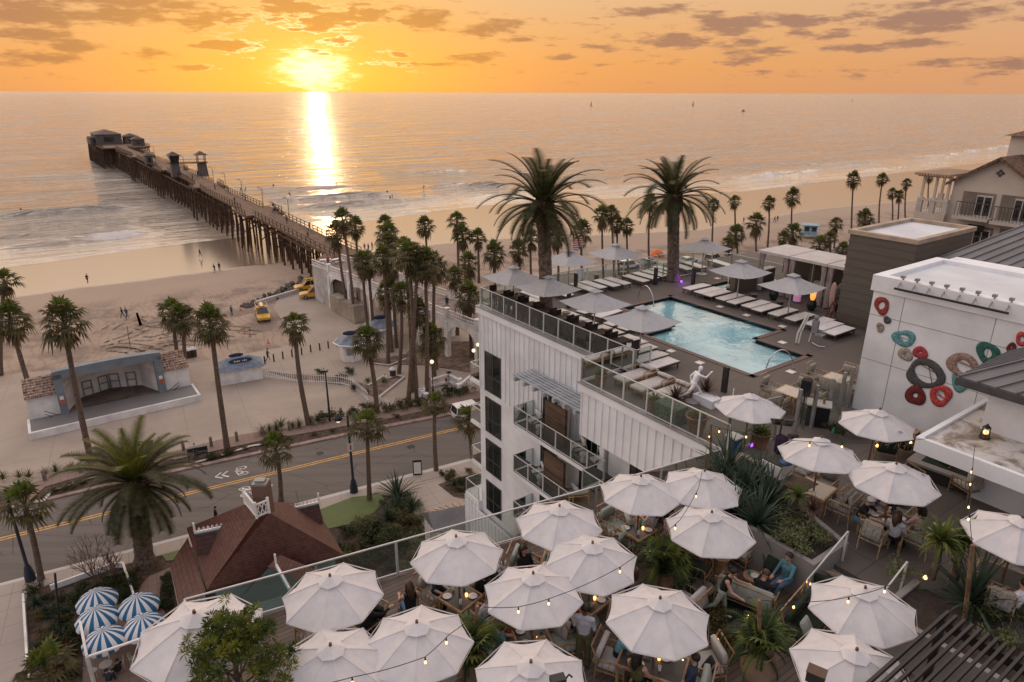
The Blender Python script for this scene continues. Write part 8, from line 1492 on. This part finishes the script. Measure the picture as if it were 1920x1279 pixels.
# ================================================================ PALMS OF THE STREET AND BEACH
for c, b, l, r in [((9, 528), (1, 704), 'tall fan palm at the left picture edge, farther of two', 1.9), ((19, 600), (66, 757), 'tall leaning fan palm left of the bandshell', 2.3), ((120, 608), (172, 868), 'tall fan palm standing in front of the bandshell', 2.3), ((325, 588), (338, 692), 'fan palm right of the bandshell, left of a pair', 2.2), ((341, 598), (348, 704), 'fan palm right of the bandshell, right of a pair', 2.0), ((395, 608), (427, 848), 'tall fan palm on the street edge left of the ticket booth', 2.1), ((552, 610), (579, 798), 'tall fan palm on the street edge right of the ticket booth', 2.0), ((688, 640), (707, 775), 'fan palm beside the curved picket fence', 2.0)]: fan_palm(c, b, l, None, r)
GRV = 'fan palms clustered between pier and hotel'
for i, (c, b, w) in enumerate([((631, 438), (653, 590), 'leftmost, against the pier deck'), ((642, 413), (664, 600), 'highest by the pier end'), ((666, 426), (672, 560), 'right of the highest by the pier'), ((723, 420), (728, 560), 'tall, above the bridge, top of a stack of three'), ((727, 440), (734, 580), 'middle of a stack of three crowns'), ((728, 458), (722, 600), 'lowest of a stack of three crowns'), ((797, 425), (800, 520), 'alone against wet sand right of the cluster'), ((857, 414), (860, 520), 'tall, left of two beyond the bridge'), ((867, 441), (872, 530), 'shorter, right of two beyond the bridge'), ((896, 446), (898, 530), 'left of the long glass railing, far'),
  ((879, 494), (884, 560), 'beyond the bridge near the hotel corner'), ((852, 518), (858, 628), 'in front of the far bridge railing'), ((879, 558), (884, 672), 'nearest the hotel corner'), ((679, 492), (694, 652), 'over the container'), ((690, 497), (702, 640), 'over the container, second trunk'), ((718, 486), (728, 682), 'dense clump, far left'), ((735, 494), (744, 652), 'dense clump, left'), ((768, 482), (782, 745), 'dense clump, highest in the middle'), ((783, 500), (766, 748), 'dense clump, middle front'), ((797, 496), (800, 742), 'dense clump, right of middle'), ((815, 503), (818, 692), 'dense clump, far right'), ((728, 548), (735, 660), 'low crown left below the clump'), ((752, 552), (748, 700), 'low crown below the clump'), ((783, 585), (772, 735), 'broad low crown in front of the trunks'), ((809, 638), (815, 712), 'short bushy one beside the bridge column'), ((758, 470), (772, 690), 'dense clump, behind the highest')]): fan_palm(c, b, 'fan palm '+w, GRV, 2.0 if b[1] > 640 else 2.15, .22)
GRB = 'fan palms along the beach behind the pool'
for i, (c, b, w, r) in enumerate([((927, 476), (932, 570), 'bushy, left of the left date palm', 2.3), ((972, 470), (976, 550), 'bushy, second left of the left date palm', 2.1), ((996, 446), (998, 545), 'slim, just left of the left date palm', 2.0), ((1044, 447), (1046, 540), 'just right of the left date palm trunk', 1.9), ((1090, 437), (1093, 540), 'bushy, behind the striped flag', 2.6), ((1129, 404), (1132, 525), 'between the date palms, leftmost', 2.0), ((1146, 400), (1152, 520), 'between the date palms, tallest', 2.2), ((1157, 421), (1161, 515), 'between the date palms, third', 2.1), ((1175, 424), (1178, 512), 'between the date palms, rightmost of clump', 2.0), ((1219, 381), (1218, 515), 'slim, left of the right date palm trunk', 1.9),
  ((1338, 384), (1335, 462), 'right of the right date palm crown', 2.0), ((1377, 378), (1378, 465), 'second right of the right date palm', 1.9), ((1442, 381), (1439, 463), 'slim, with two walkers beside its trunk', 2.0), ((1486, 370), (1487, 462), 'slim, left of the blue hut', 2.0), ((1418, 418), (1418, 472), 'rounded full crown above the cabanas', 2.5), ((1380, 440), (1383, 480), 'bushy, above the far umbrella', 2.4), ((1365, 458), (1368, 490), 'low and spreading by the spa', 2.2), ((1487, 437), (1490, 468), 'bushy, below the blue hut', 2.3), ((1600, 337), (1596, 460), 'tallest, alone left of the brown tower', 1.9), ((1655, 336), (1648, 428), 'tall, left of four by the cream hotel', 1.9), ((1673, 362), (1673, 424), 'second of four by the cream hotel', 1.7), ((1686, 366), (1683, 424), 'third of four by the cream hotel', 1.7), ((1700, 344), (1698, 422), 'right of four by the cream hotel', 1.9), ((1567, 420), (1564, 466), 'left of the tallest, full crown', 2.1), ((1622, 410), (1622, 450), 'low, right of the tallest', 2.6), ((1556, 447), (1558, 480), 'above the last cabana, loose crown', 2.2), ((1536, 460), (1540, 490), 'above the last cabana, lower', 2.0), ((1580, 468), (1582, 495), 'beside the brown tower corner', 1.9), ((1742, 332), (1741, 395), 'behind the cream hotel pergola', 1.7), ((1470, 447), (1472, 480), 'low, between the cabanas and beach', 1.9)]): fan_palm(c, b, 'fan palm '+w, GRB, r, .2)
for c, b, l, r in [((518, 846), (527, 940), 'young fan palm on the near kerb left of the street lamp', 1.75), ((688, 800), (693, 938), 'young fan palm on the lawn right of the street lamp', 1.7), ((815, 760), (818, 884), 'young fan palm on the pavement near the hotel', 1.5), ((878, 790), (886, 862), 'young fan palm partly behind the hotel corner balconies', 1.4), ((47, 950), (78, 1090), 'young fan palm at the lower left beside the street lamp', 2.0)]: fan_palm(c, b, l, None, r, .19, True)
fan_palm((88, 1262), (110, 1330), 'low broad fan palm at the bottom left corner', None, 1.8, .18, True); fan_palm((340, 1012+5), (338, 1022), 'tiny palm tuft in the plaza bed', None, .7, .12, True) if False else None
b0 = at(272, 1057, .12); date_palm(b0, up(b0, 254, 905), 'big spreading date palm on the street garden left of the red roofed cottage', L=4.9, tr=.62, nf=66, seed=6, newf=.2, low=-40, dens=46)
# ================================================================ STREET
NAVYP = mat('navy_lamp_paint', (.02, .03, .045), .4, .1, 3)
def street_lamp(px, top, label, sign=False):
    a = at(*px, .15); h = up(a, *top).z-.15; t = thing('street_lamp', label, 'street lamp', a, R(28)); m = MB(); m.lathe([(.36, 0), (.34, .5), (.25, .9), (.22, 1.1), (.12, 1.3), (.09, h-.8), (.07, h-.3)], n=12); m.obj('post', NAVYP, t); m = MB(); m.tube([(-.8, 0, h-.5), (-.5, 0, h-.35), (0, 0, h-.55), (.5, 0, h-.35), (.8, 0, h-.5)], .04, 6); m.obj('arm', NAVYP, t)
    for s in (-1, 1): m = MB(); m.lathe([(.05, h-.05), (.20, h-.35), (.33, h-.62), (.28, h-.66)], (s*.8, 0, 0), 12); l_ = m.obj('shade', NAVYP, t); m = MB(); m.ball((s*.8, 0, h-.72), (.18, .18, .16), 10, 6); m.obj('lens', MATS['lamp_globe'], l_)
    if sign: m = MB(); m.b2(-.28, .28, -.14, -.11, h*.52, h*.52+.75); m.obj('sign', WHP, t); m = MB(); m.b2(-.06, .06, -.15, -.14, h*.52+.15, h*.52+.6); m.obj('sign_mark', REDC, t)
street_lamp((664, 922), (655, 771), 'navy twin headed street lamp with a small sign on the near kerb', True); street_lamp((58, 1087), (25, 910), 'navy twin headed street lamp at the lower left kerb'); a = at(619, 790, .1); h = up(a, 612, 697).z; t = thing('street_lamp', 'plain dark single headed lamp post on the plaza edge beyond the road', 'street lamp', a); m = MB(); m.tube([(0, 0, 0), (0, 0, h)], [.13, .07], 8); m.obj('post', NAVYP, t); m = MB(); m.box((0, 0, h), (.55, .4, .2)); m.obj('head', NAVYP, t)
t = thing('sandwich_board', 'black framed pavement sign board with white face near the hotel', 'sign', at(783, 888, .15), R(10)); m = MB()
for s in (-1, 1): m.add([(-.4, s*.28, 0), (.4, s*.28, 0), (.4, s*.05, 1.35), (-.4, s*.05, 1.35)], [(0, 1, 2, 3), (3, 2, 1, 0)])
m.obj('frame', SHOEB, t); m = MB(); m.add([(-.32, -.275, .15), (.32, -.275, .15), (.32, -.085, 1.22), (-.32, -.085, 1.22)], [(0, 1, 2, 3)]); f = m.obj('face', WHP, t); m = MB()
for k in range(7): y = .3+k*.12; m.add([(-.24, -.262+.165*(y-.15), y), (.24-.1*(k % 3), -.262+.165*(y-.15), y), (.24-.1*(k % 3), -.262+.165*(y+.04-.15), y+.04), (-.24, -.262+.165*(y+.04-.15), y+.04)], [(0, 1, 2, 3)])
m.obj('lettering', GREYC, f)
m = MB(); m.lathe([(.16, 0), (.15, 1.0), (.10, 1.12), (.02, 1.15)], n=8); k = Kit(tag(m.obj('bollard', WOODG), 'x', 'bollard'))
for i, px in enumerate([(85, 902), (152, 887), (345, 846), (397, 838), (445, 828), (493, 818), (543, 808), (588, 798), (640, 782), (690, 772), (758, 768), (835, 748)]): k.put(at(*px, .1), 0, 'pale timber bollard on the brick pavement, %s from the left' % ORD[i], 'timber bollards along the street')
t = thing('park_bench', 'dark bench on the brick pavement with a seated person', 'bench', at(372, 858, .17), R(205)); BL = mat('black_bench', (.02, .02, .02), .6, .1, 4); m = MB(); m.b2(-.9, .9, -.22, .22, .42, .47); m.obj('seat', BL, t); m = MB(); m.b2(-.9, .9, -.27, -.22, .5, .95); m.obj('backrest', BL, t); m = MB()
for x in (-.8, .8): m.b2(x-.04, x+.04, -.25, .2, 0, .42)
m.obj('supports', BL, t)
p = at(366, 846, .6); person('sit', (p.x, p.y, .15), R(205), 'person with grey hair sitting on the dark street bench', LAVC, NAVYC, hair=HAIRG); person('walk', at(407, 985, .03), R(-60), 'pedestrian in black crossing behind the red cottage roof', BLACKC, NAVYC); p = at(521, 848, .2); 
# hedges and planting along the street
rr = random.Random(31); n = 0
for a, b, cnt, knd in [((0, 905), (140, 882), 6, 'grass_tuft'), ((150, 868), (300, 842), 8, 'shrub'), ((480, 815), (600, 792), 8, 'grass_tuft'), ((720, 775), (790, 760), 6, 'shrub'), ((800, 752), (880, 738), 6, 'shrub'), ((600, 790), (720, 770), 6, 'shrub')]:
    for i in range(cnt):
        f = (i+.5)/cnt; px = (a[0]+(b[0]-a[0])*f+rr.uniform(-6, 6), a[1]+(b[1]-a[1])*f+rr.uniform(-4, 2)); p = at(*px, .1)
        if knd == 'shrub': shrub(p, rr.uniform(.9, 1.5), 'low green shrub in the hedge between street and plaza', 'shrub' if rr.random() < .6 else 'ochre_shrub', 'hedge shrubs along the street', i)
        else: spiky(p, rr.uniform(1.3, 1.9), 'tufted ornamental grass in the hedge between street and plaza', 'grass_tuft', 'grass tufts along the street')
for i in range(34):
    seg = [((395, 862), (470, 840)), ((480, 838), (640, 806)), ((100, 925), (200, 893)), ((200, 895), (320, 868)), ((700, 790), (880, 758))][i % 5]; f = rr.random(); p = at(seg[0][0]+(seg[1][0]-seg[0][0])*f, seg[0][1]+(seg[1][1]-seg[0][1])*f, .1); shrub(p, rr.uniform(.35, .75), 'small bush in the kerbside planting bed of the street', 'ochre_shrub' if i % 3 else 'shrub', 'kerbside bushes', i)
for i, px in enumerate([(655, 700), (690, 715), (668, 730), (720, 715), (640, 712), (688, 735), (600, 703), (560, 705)]): (spiky if i % 2 else shrub)(at(*px, .1), 1.0, 'plant in the triangular plaza bed, %s' % ORD[i], 'cycad' if i % 2 else 'shrub')
m = MB(); m.cyl((0, 0, 0), .38, .012, 20); k = Kit(tag(m.obj('manhole_cover', SHOEB), 'x', 'manhole cover'))
for px, w in (((250, 975), 'near lane left of the cottage'), ((600, 850), 'far lane between two fan palms'), ((770, 838), 'near lane by the sandwich board')): k.put(at(*px, .022), 0, 'round iron manhole cover in the road, '+w)
# ================================================================ GARDEN
rr = random.Random(77); G = 'garden shrubs beside the red roofed cottage'
for i in range(105):
    px = (rr.uniform(640, 800), rr.uniform(940, 1070))
    if px[0]+px[1]*.2 > 1000 or (px[1] < 985 and px[0] < 715): continue
    k = rr.choice(['shrub', 'ochre_shrub', 'ochre_shrub', 'shrub', 'silver_shrub'] if i % 6 else ['silver_shrub']); shrub(at(*px, .12), rr.uniform(.55, 1.15), 'low mounded shrub in the garden between cottage and hotel', k, G, i)
shrub(at(706, 1015, .12), 1.9, 'large rounded dark green shrub in the garden beside the cottage', 'shrub', None, 2); shrub(at(835, 1010, .12), 1.2, 'round shrub behind the porch roof beside the walk', 'shrub', None, 1)
for i, (px, s) in enumerate([((745, 932), 2.2), ((748, 960), 1.7), ((772, 955), 1.4), ((728, 975), 1.4), ((852, 912), 1.2), ((768, 985), 1.2)]): spiky(at(*px, .12), s, 'spiky yucca in the garden near the lawn, %s' % ORD[i], 'yucca' if i < 4 else 'agave')
for i in range(16): px = (rr.uniform(825, 895), rr.uniform(885, 925)); shrub(at(*px, .15), rr.uniform(.4, .8), 'small shrub in the bed beside the hotel corner', 'shrub' if i % 2 else 'ochre_shrub', 'hotel corner bushes', i)
bedc = MB(); bedc.prism([at(x, y, .2) for x, y in [(822, 908), (860, 895), (900, 886), (900, 940), (850, 930)]], 0, .2); struct('corner_bed', bedc, SOIL)
bedc = MB(); bedc.prism([at(x, y, .22) for x, y in [(752, 876), (820, 868), (890, 850), (890, 872), (800, 884)]], 0, .22)
for i in range(78):                                                    # left garden bed
    px = (rr.uniform(62, 215), rr.uniform(1100, 1270))
    if px[0] > 140 and px[1] > 1140: px = (px[0]*.55+20, px[1])
    s = rr.uniform(.4, .95); k = i % 5
    (shrub(at(*px, .12), s, 'dense low shrub in the dark lower left garden bed', ('shrub', 'shrub', 'ochre_shrub', 'red_shrub' if px[1] > 1170 else 'shrub')[i % 4], 'lower left garden shrubs', i) if k < 3 else spiky(at(*px, .12), s*1.5, 'blue green agave in the lower left garden bed', 'agave', 'lower left garden agaves'))
for i in range(20): px = (rr.uniform(205, 255), rr.uniform(1075, 1125)); shrub(at(*px, .12), rr.uniform(.4, .8), 'green shrub behind the striped umbrellas', 'shrub', 'shrubs behind the striped umbrellas', i)
for i in range(12): px = (rr.uniform(300, 322), rr.uniform(1085, 1150)); shrub(at(*px, .12), rr.uniform(.4, .7), 'green shrub along the brick path beside the cottage', 'shrub', 'shrubs along the brick path', i)
# bare shrub
def bare(px, label, h, seed):
    r2 = random.Random(seed); m = MB()
    def grow(p, d, l, r_, k):
        q = p+d*l; m.tube([p, q], [r_, r_*.7], 5, 0, False)
        if k == 0: return
        for _ in range(3 if k > 1 else 2): nd = (d+Vector((r2.uniform(-.6, .6), r2.uniform(-.6, .6), r2.uniform(-.05, .4)))).normalized(); grow(q, nd, l*.75, r_*.62, k-1)
    for k in range(4): grow(Vector((0, 0, 0)), Vector((r2.uniform(-.5, .5), r2.uniform(-.5, .5), 1)).normalized(), h*.32, .05, 4)
    o = m.obj('bare_shrub', mat('bare_twig', (.17, .10, .075), .8, .2, 4)); o.location = at(*px, .12); tag(o, label, 'shrub')
bare((188, 1102), 'leafless reddish shrub beside the near pavement left of the date palm', 4.2, 3); bare((215, 1088), 'small leafless shrub right of the larger bare one', 2.2, 8)
# hedge frame walls of the left garden
for pts, l in (([(95, 1105), (215, 1062), (232, 1062), (255, 1130)], 'low pale wall along the lower left garden and patio'), ([(45, 1120), (55, 1279)], 'pale kerb wall along the alley at lower left')):
    m = MB()
    for a, b in zip(pts, pts[1:]): a, b = at(*a, .2), at(*b, .2); m.bar(a+Vector((0, 0, .1)), b+Vector((0, 0, .1)), .14, .5)
    tag(m.obj('garden_wall', WPAINT), l, 'wall')
m = MB(); a = at(112, 1180, .1); m.tube([a, up(a, 103, 1075)], .07, 8); tag(m.obj('pole', SHOEB), 'black pole standing in the lower left garden bed', 'pole')
# pergola frame beside the striped umbrellas
t = thing('patio_frame', 'white painted timber frame around the striped umbrella patio', 'pergola', (0, 0, 0)); zf = 2.6; c = [at(x, y, zf) for x, y in ((163, 1232), (258, 1198), (310, 1182))]
for p in (c[0], c[1]): m = MB(); m.bar((p.x, p.y, 0), tuple(p), .16); m.obj('post', WPAINT, t)
m = MB(); m.bar(c[0], c[2], .14, .1); m.bar(c[0], at(150, 1165, zf), .14, .1); m.obj('beam', WPAINT, t)
# striped umbrellas
STR = matn('blue_white_stripe_cloth', lambda t, bs, ob: None); t_ = NT(STR.node_tree); bs_ = STR.node_tree.nodes['Principled BSDF']; tc_ = [n for n in STR.node_tree.nodes if n.type == 'TEX_COORD'][0]; s_ = t_.n('ShaderNodeSeparateXYZ', {0: tc_.outputs['Object']})
ang = t_.m('FRACT', t_.m('MULTIPLY', t_.m('ADD', t_.m('DIVIDE', t_.m('ARCTAN2', s_.outputs[1], s_.outputs[0]), 6.28318), .5), 12.0)); t_.put(bs_.inputs['Base Color'], t_.mix(t_.m('GREATER_THAN', ang, .5), (.62, .62, .62), (.012, .105, .22))); bs_.inputs['Roughness'].default_value = .8
t = thing('striped_umbrella', 'x', 'umbrella'); m = MB(); N = 48; prof = [(.001, 2.62), (.30, 2.54), (.62, 2.38), (.92, 2.14), (1.12, 1.90)]; vs = []
for i, (r_, z) in enumerate(prof):
    for j in range(N): a = 2*math.pi*j/N; k = 1-.035*abs(math.sin(a*6))*i/4; vs.append((r_*k*math.cos(a), r_*k*math.sin(a), z))
for j in range(N): a = 2*math.pi*j/N; k = 1-.03*abs(math.sin(a*6)); vs.append((1.12*k*math.cos(a), 1.12*k*math.sin(a), 1.76-.05*abs(math.sin(a*12))))
m.add(vs, [(i*N+j, (i+1)*N+j, (i+1)*N+(j+1) % N, i*N+(j+1) % N) for i in range(5) for j in range(N)], 0, True); m.obj('canopy', STR, t); m = MB(); m.cyl((0, 0, 0), .03, 2.75, 8); m.obj('pole', WPAINT, t); SK = Kit(t)
for px, w in (((180, 1118), 'at the back left of five'), ((258, 1128), 'at the back right of five'), ((180, 1152), 'at the middle left of five'), ((268, 1167), 'at the front right of five'), ((194, 1192), 'nearest of five')): p = at(*px, 2.6); SK.put((p.x, p.y, .16), .4, 'blue and white striped parasol '+w, 'striped parasols on the lower left patio', 1.1)
WIRON = mat('white_iron', (.55, .53, .50), .5, .08, 3)
t = thing('bistro_table', 'x', 'table'); m = MB(); m.cyl((0, 0, .72), .36, .03, 20); m.obj('tabletop', WIRON, t); m = MB(); m.cyl((0, 0, 0), .03, .72, 8); m.cyl((0, 0, 0), .2, .03, 14); m.obj('stand', WIRON, t); K1 = Kit(t)
t = thing('bistro_chair', 'x', 'chair'); m = MB(); m.cyl((0, 0, .43), .21, .03, 16); m.obj('seat', WIRON, t); m = MB(); m.tube([(-.18, -.18, .44), (-.16, -.22, .8), (0, -.23, .9), (.16, -.22, .8), (.18, -.18, .44)], .018, 6); m.tube([(-.08, -.2, .44), (0, -.23, .88)], .012, 6); m.tube([(.08, -.2, .44), (0, -.23, .88)], .012, 6); m.obj('backrest', WIRON, t)
for x in (-.16, .16):
    for y in (-.16, .16): m = MB(); m.bar((x, y, .43), (x*1.2, y*1.2, 0), .025); m.obj('leg', WIRON, t)
K2 = Kit(t)
for i, (px, w) in enumerate([((198, 1245), 'nearest the frame post'), ((272, 1222), 'right of the frame post'), ((215, 1190), 'behind the frame')]):
    p = at(px[0], px[1], .9); K1.put((p.x, p.y, .16), 0, 'small round white bistro table '+w)
    for j, a in enumerate((.6, 3.4)): K2.put((p.x+.7*math.cos(a), p.y+.7*math.sin(a), .16), a+1.57, 'white metal bistro chair %s of the table %s' % (('right', 'left')[j], w))
sitp2 = at(222, 1252, .8); person('sit', (sitp2.x, sitp2.y, .14), 1.2, 'person in black at a bistro table inside the white frame', BLACKC, BLACKC, sleeve=2); sitp2 = at(203, 1270, .8); person('sit', (sitp2.x, sitp2.y, .14), .2, 'dark clothed person at the bottom of the bistro patio', NAVYC, BLACKC, sleeve=2)
# ================================================================ COTTAGE
REDR = matn('red_shingle_roof', lambda t, bs, ob: (t.put(bs.inputs['Base Color'], t.mix(t.m('MULTIPLY', t.m('LESS_THAN', t.m('FRACT', t.m('MULTIPLY', t.m('ADD', t.n('ShaderNodeSeparateXYZ', {0: ob}).outputs[2], t.m('MULTIPLY', t.noise(ob, 2.2, 2, .5), .06)), 5.5)), .22), .75), t.mix(t.step(t.noise(ob, 3.0, 6, .75), .3, .7), (.05, .017, .012), (.135, .045, .03)), (.03, .012, .01))), t.put(bs.inputs['Normal'], t.n('ShaderNodeBump', {'Height': t.noise(ob, 16, 3, .6), 'Strength': .5, 'Distance': .03}))))
GREENW = mat('sea_green_boards', (.20, .30, .29), .6, .1, 3, stretch=(.3, .3, 8)); TRIMB = mat('blue_trim', (.12, .25, .32), .6, .1, 3); BRK = matn('chimney_brick', lambda t, bs, ob: t.put(bs.inputs['Base Color'], t.n('ShaderNodeTexBrick', {'Vector': t.n('ShaderNodeMapping', {'Vector': ob, 'Rotation': (R(90), 0, 0)}).outputs[0], 'Color1': (.16, .07, .045), 'Color2': (.10, .045, .03), 'Mortar': (.2, .17, .15), 'Scale': 5.0})))
ct = thing('cottage', 'victorian cottage with hipped red brown shingle roof, brick chimney and white roof railing', 'house', (0, 0, 0)); ZE, ZR = 4.3, 8.0
E0, E1, E2, E3 = at(352, 985, 5.6), at(385, 1103, 4.6), at(645, 1035, 4.6), at(585, 945, 5.6); A0, A1, A2, A3 = at(460, 945, ZR), at(482, 972, ZR), at(505, 962, ZR), at(490, 938, ZR)
E0.z = E1.z = E2.z = E3.z = ZE; E0 = at(350, 990, ZE); E1 = at(388, 1105, ZE); E2 = at(645, 1040, ZE); E3 = at(590, 948, ZE)
m = MB()
for a, b, c_, d in ((E0, E1, A1, A0), (E1, E2, A2, A1), (E2, E3, A3, A2), (E3, E0, A0, A3)): m.add([a, b, c_, d], [(0, 1, 2, 3)]); m.add([a-Vector((0, 0, .18)), b-Vector((0, 0, .18)), b, a], [(0, 1, 2, 3)])
m.add([A0, A1, A2, A3], [(0, 1, 2, 3)]); m.add([p-Vector((0, 0, .18)) for p in (E0, E1, E2, E3)], [(3, 2, 1, 0)]); m.obj('roof', REDR, ct)
cen = (E0+E1+E2+E3)/4; m = MB(); q = [cen+(p-cen)*.88 for p in (E0, E1, E2, E3)]; m.prism(q, 0, ZE-.19); m.obj('wall', GREENW, ct)
# front gable over the near wing and side wings
def gable(pa, pb, pc, z0, zr, name='wing_roof', depth=None):
    """gable roof: eave ends pa, pb at z0 with ridge end over their middle; ridge runs to pc"""
    mid = (pa+pb)/2; mid.z = zr; m = MB(); k = pc-mid; k.z = 0; a2, b2 = pa+k*.9, pb+k*.9; m.add([pa, mid, pc, a2], [(0, 1, 2, 3), (3, 2, 1, 0)]); m.add([pb, b2, pc, mid], [(0, 1, 2, 3), (3, 2, 1, 0)]); m.obj(name, REDR, ct)
    m = MB(); a3, b3, m3 = pa+k*.08, pb+k*.08, mid+k*.08-Vector((0, 0, .15)); m.add([a3, b3, m3], [(0, 1, 2), (2, 1, 0)]); m.prism([a3, b3, b3+k*.5, a3+k*.5], 0, z0); m.obj('wing_wall', GREENW, ct)
g0, g1 = at(425, 1150, 4.0), at(590, 1100, 4.0); g0.z = g1.z = 4.0; gable(g0, g1, at(525, 1040, 6.2), 4.0, 6.4)
w0, w1, w2, w3 = at(318, 1060, 3.2), at(336, 1142, 3.2), at(386, 1108, 4.2), at(352, 1008, 4.2); m = MB(); m.add([w0, w1, w2, w3], [(0, 1, 2, 3), (3, 2, 1, 0)]); m.obj('side_roof', REDR, ct); m = MB(); m.prism([w0, w1, w2, w3], 0, 2.9); m.obj('side_wall', WPAINT, ct)
# roof railing and chimney
m = MB(); mm = MB()
for a, b in ((A0, A1), (A1, A2), (A2, A3), (A3, A0)):
    for h in (.12, .95): m.bar(a+Vector((0, 0, h)), b+Vector((0, 0, h)), .1)
    n = max(2, int((b-a).length/.22))
    for i in range(n):
        p, q = a.lerp(b, i/n), a.lerp(b, (i+1)/n); m.bar(p+Vector((0, 0, .12)), q+Vector((0, 0, .95)), .055); m.bar(q+Vector((0, 0, .12)), p+Vector((0, 0, .95)), .055)
    m.bar(a, a+Vector((0, 0, 1.15)), .13)
m.obj('roof_railing', WPAINT, ct); mc = (A0+A1+A2+A3)/4+Vector((.35, .1, 0)); m = MB(); m.b2(mc.x-.5, mc.x+.5, mc.y-.36, mc.y+.36, ZR-.6, ZR+1.9); c_ = m.obj('chimney', BRK, ct); m = MB(); m.b2(mc.x-.46, mc.x+.46, mc.y-.38, mc.y+.38, ZR+1.8, ZR+1.95); m.b2(mc.x-.3, mc.x+.3, mc.y-.22, mc.y+.22, ZR+1.95, ZR+2.1); m.obj('chimney_cap', STEELG, c_)
def crest(a, b, name='roof_cresting'):
    m = MB(); m.bar(a+Vector((0, 0, .06)), b+Vector((0, 0, .06)), .12, .14); n = int((b-a).length/.26)
    for i in range(n+1): p = a.lerp(b, i/n); m.add([p+Vector((0, 0, .1)), p+(b-a).normalized()*.10+Vector((0, 0, .25)), p+Vector((0, 0, .42)), p-(b-a).normalized()*.10+Vector((0, 0, .25))], [(0, 1, 2, 3), (3, 2, 1, 0)])
    m.bar(a, a+Vector((0, 0, .8)), .10); m.obj(name, WPAINT, ct); m = MB(); m.bar(a-Vector((0, 0, .1)), b-Vector((0, 0, .1)), .18, .12); m.obj('crest_trim', TRIMB, ct)
def dormer(a, b, hip):
    crest(a, b); m = MB(); d = (b-a).normalized(); n = Vector((d.y, -d.x, 0)); n = n if n.y < 0 else -n; m.add([a, b, b-n*-.0+n*1.2-Vector((0, 0, 1.0)), a+n*1.2-Vector((0, 0, 1.0))], [(0, 1, 2, 3), (3, 2, 1, 0)]); m.add([a, b, b-n*1.2-Vector((0, 0, 1.0)), a-n*1.2-Vector((0, 0, 1.0))], [(0, 1, 2, 3), (3, 2, 1, 0)]); m.obj('dormer_roof', REDR, ct)
dormer(at(366, 1000, 6.0), at(440, 985, 6.0), 0); dormer(at(598, 943, 5.8), at(532, 958, 5.8), 0); crest(at(518, 1060, 6.4), at(543, 1105, 6.4))
# ================================================================ LEAFY TREE
tb = at(438, 1215, 23.0); t = thing('leafy_tree', 'leafy yellow green tree rising before the left umbrella at the bottom', 'tree', (tb.x, tb.y, WD)); m = MB(); rr = random.Random(12); m.tube([(0, 0, 0), (.04, .02, 1.2), (-.03, 0, 2.2), (0, 0, 3.2)], [.09, .07, .05, .015], 10); BR = []
for k in range(24):
    th = k*2.4; z = 1.5+k*.065; l = .92*(1-.55*(k/24)**1.6)*rr.uniform(.75, 1.1); q = Vector((l*math.cos(th), l*math.sin(th), z+.2+l*.15)); m.tube([(0, 0, z-.2), tuple(q*.5+Vector((0, 0, z*.5-.05))), tuple(q)], [.025, .015, .006], 6); BR.append(q)
BR += [Vector((0, 0, 3.3)), Vector((.15, .1, 3.1)), Vector((-.25, .05, 3.0))]; m.obj('trunk', BARK2, t); g = MB()
for q in BR:
    for _ in range(11):
        c_ = q+Vector((rr.gauss(0, .17), rr.gauss(0, .17), rr.gauss(0, .12))); mi = rr.choice((0, 0, 0, 1))
        for _ in range(34):
            d = Vector((rr.gauss(0, 1), rr.gauss(0, 1), rr.gauss(.5, .8))).normalized(); p = c_+d*.03; tip = p+d*rr.uniform(.10, .17); w = d.cross(Vector((rr.gauss(0, 1), rr.gauss(0, 1), rr.gauss(0, 1)))).normalized()*.013; md = p.lerp(tip, .5); g.add([p, md-w, tip, md+w], [(0, 1, 2, 3)], mi)
g.obj('foliage', [TREEL, leafmat('young_tree_tip_leaf', (.11, .14, .015), (.20, .20, .03))], t)
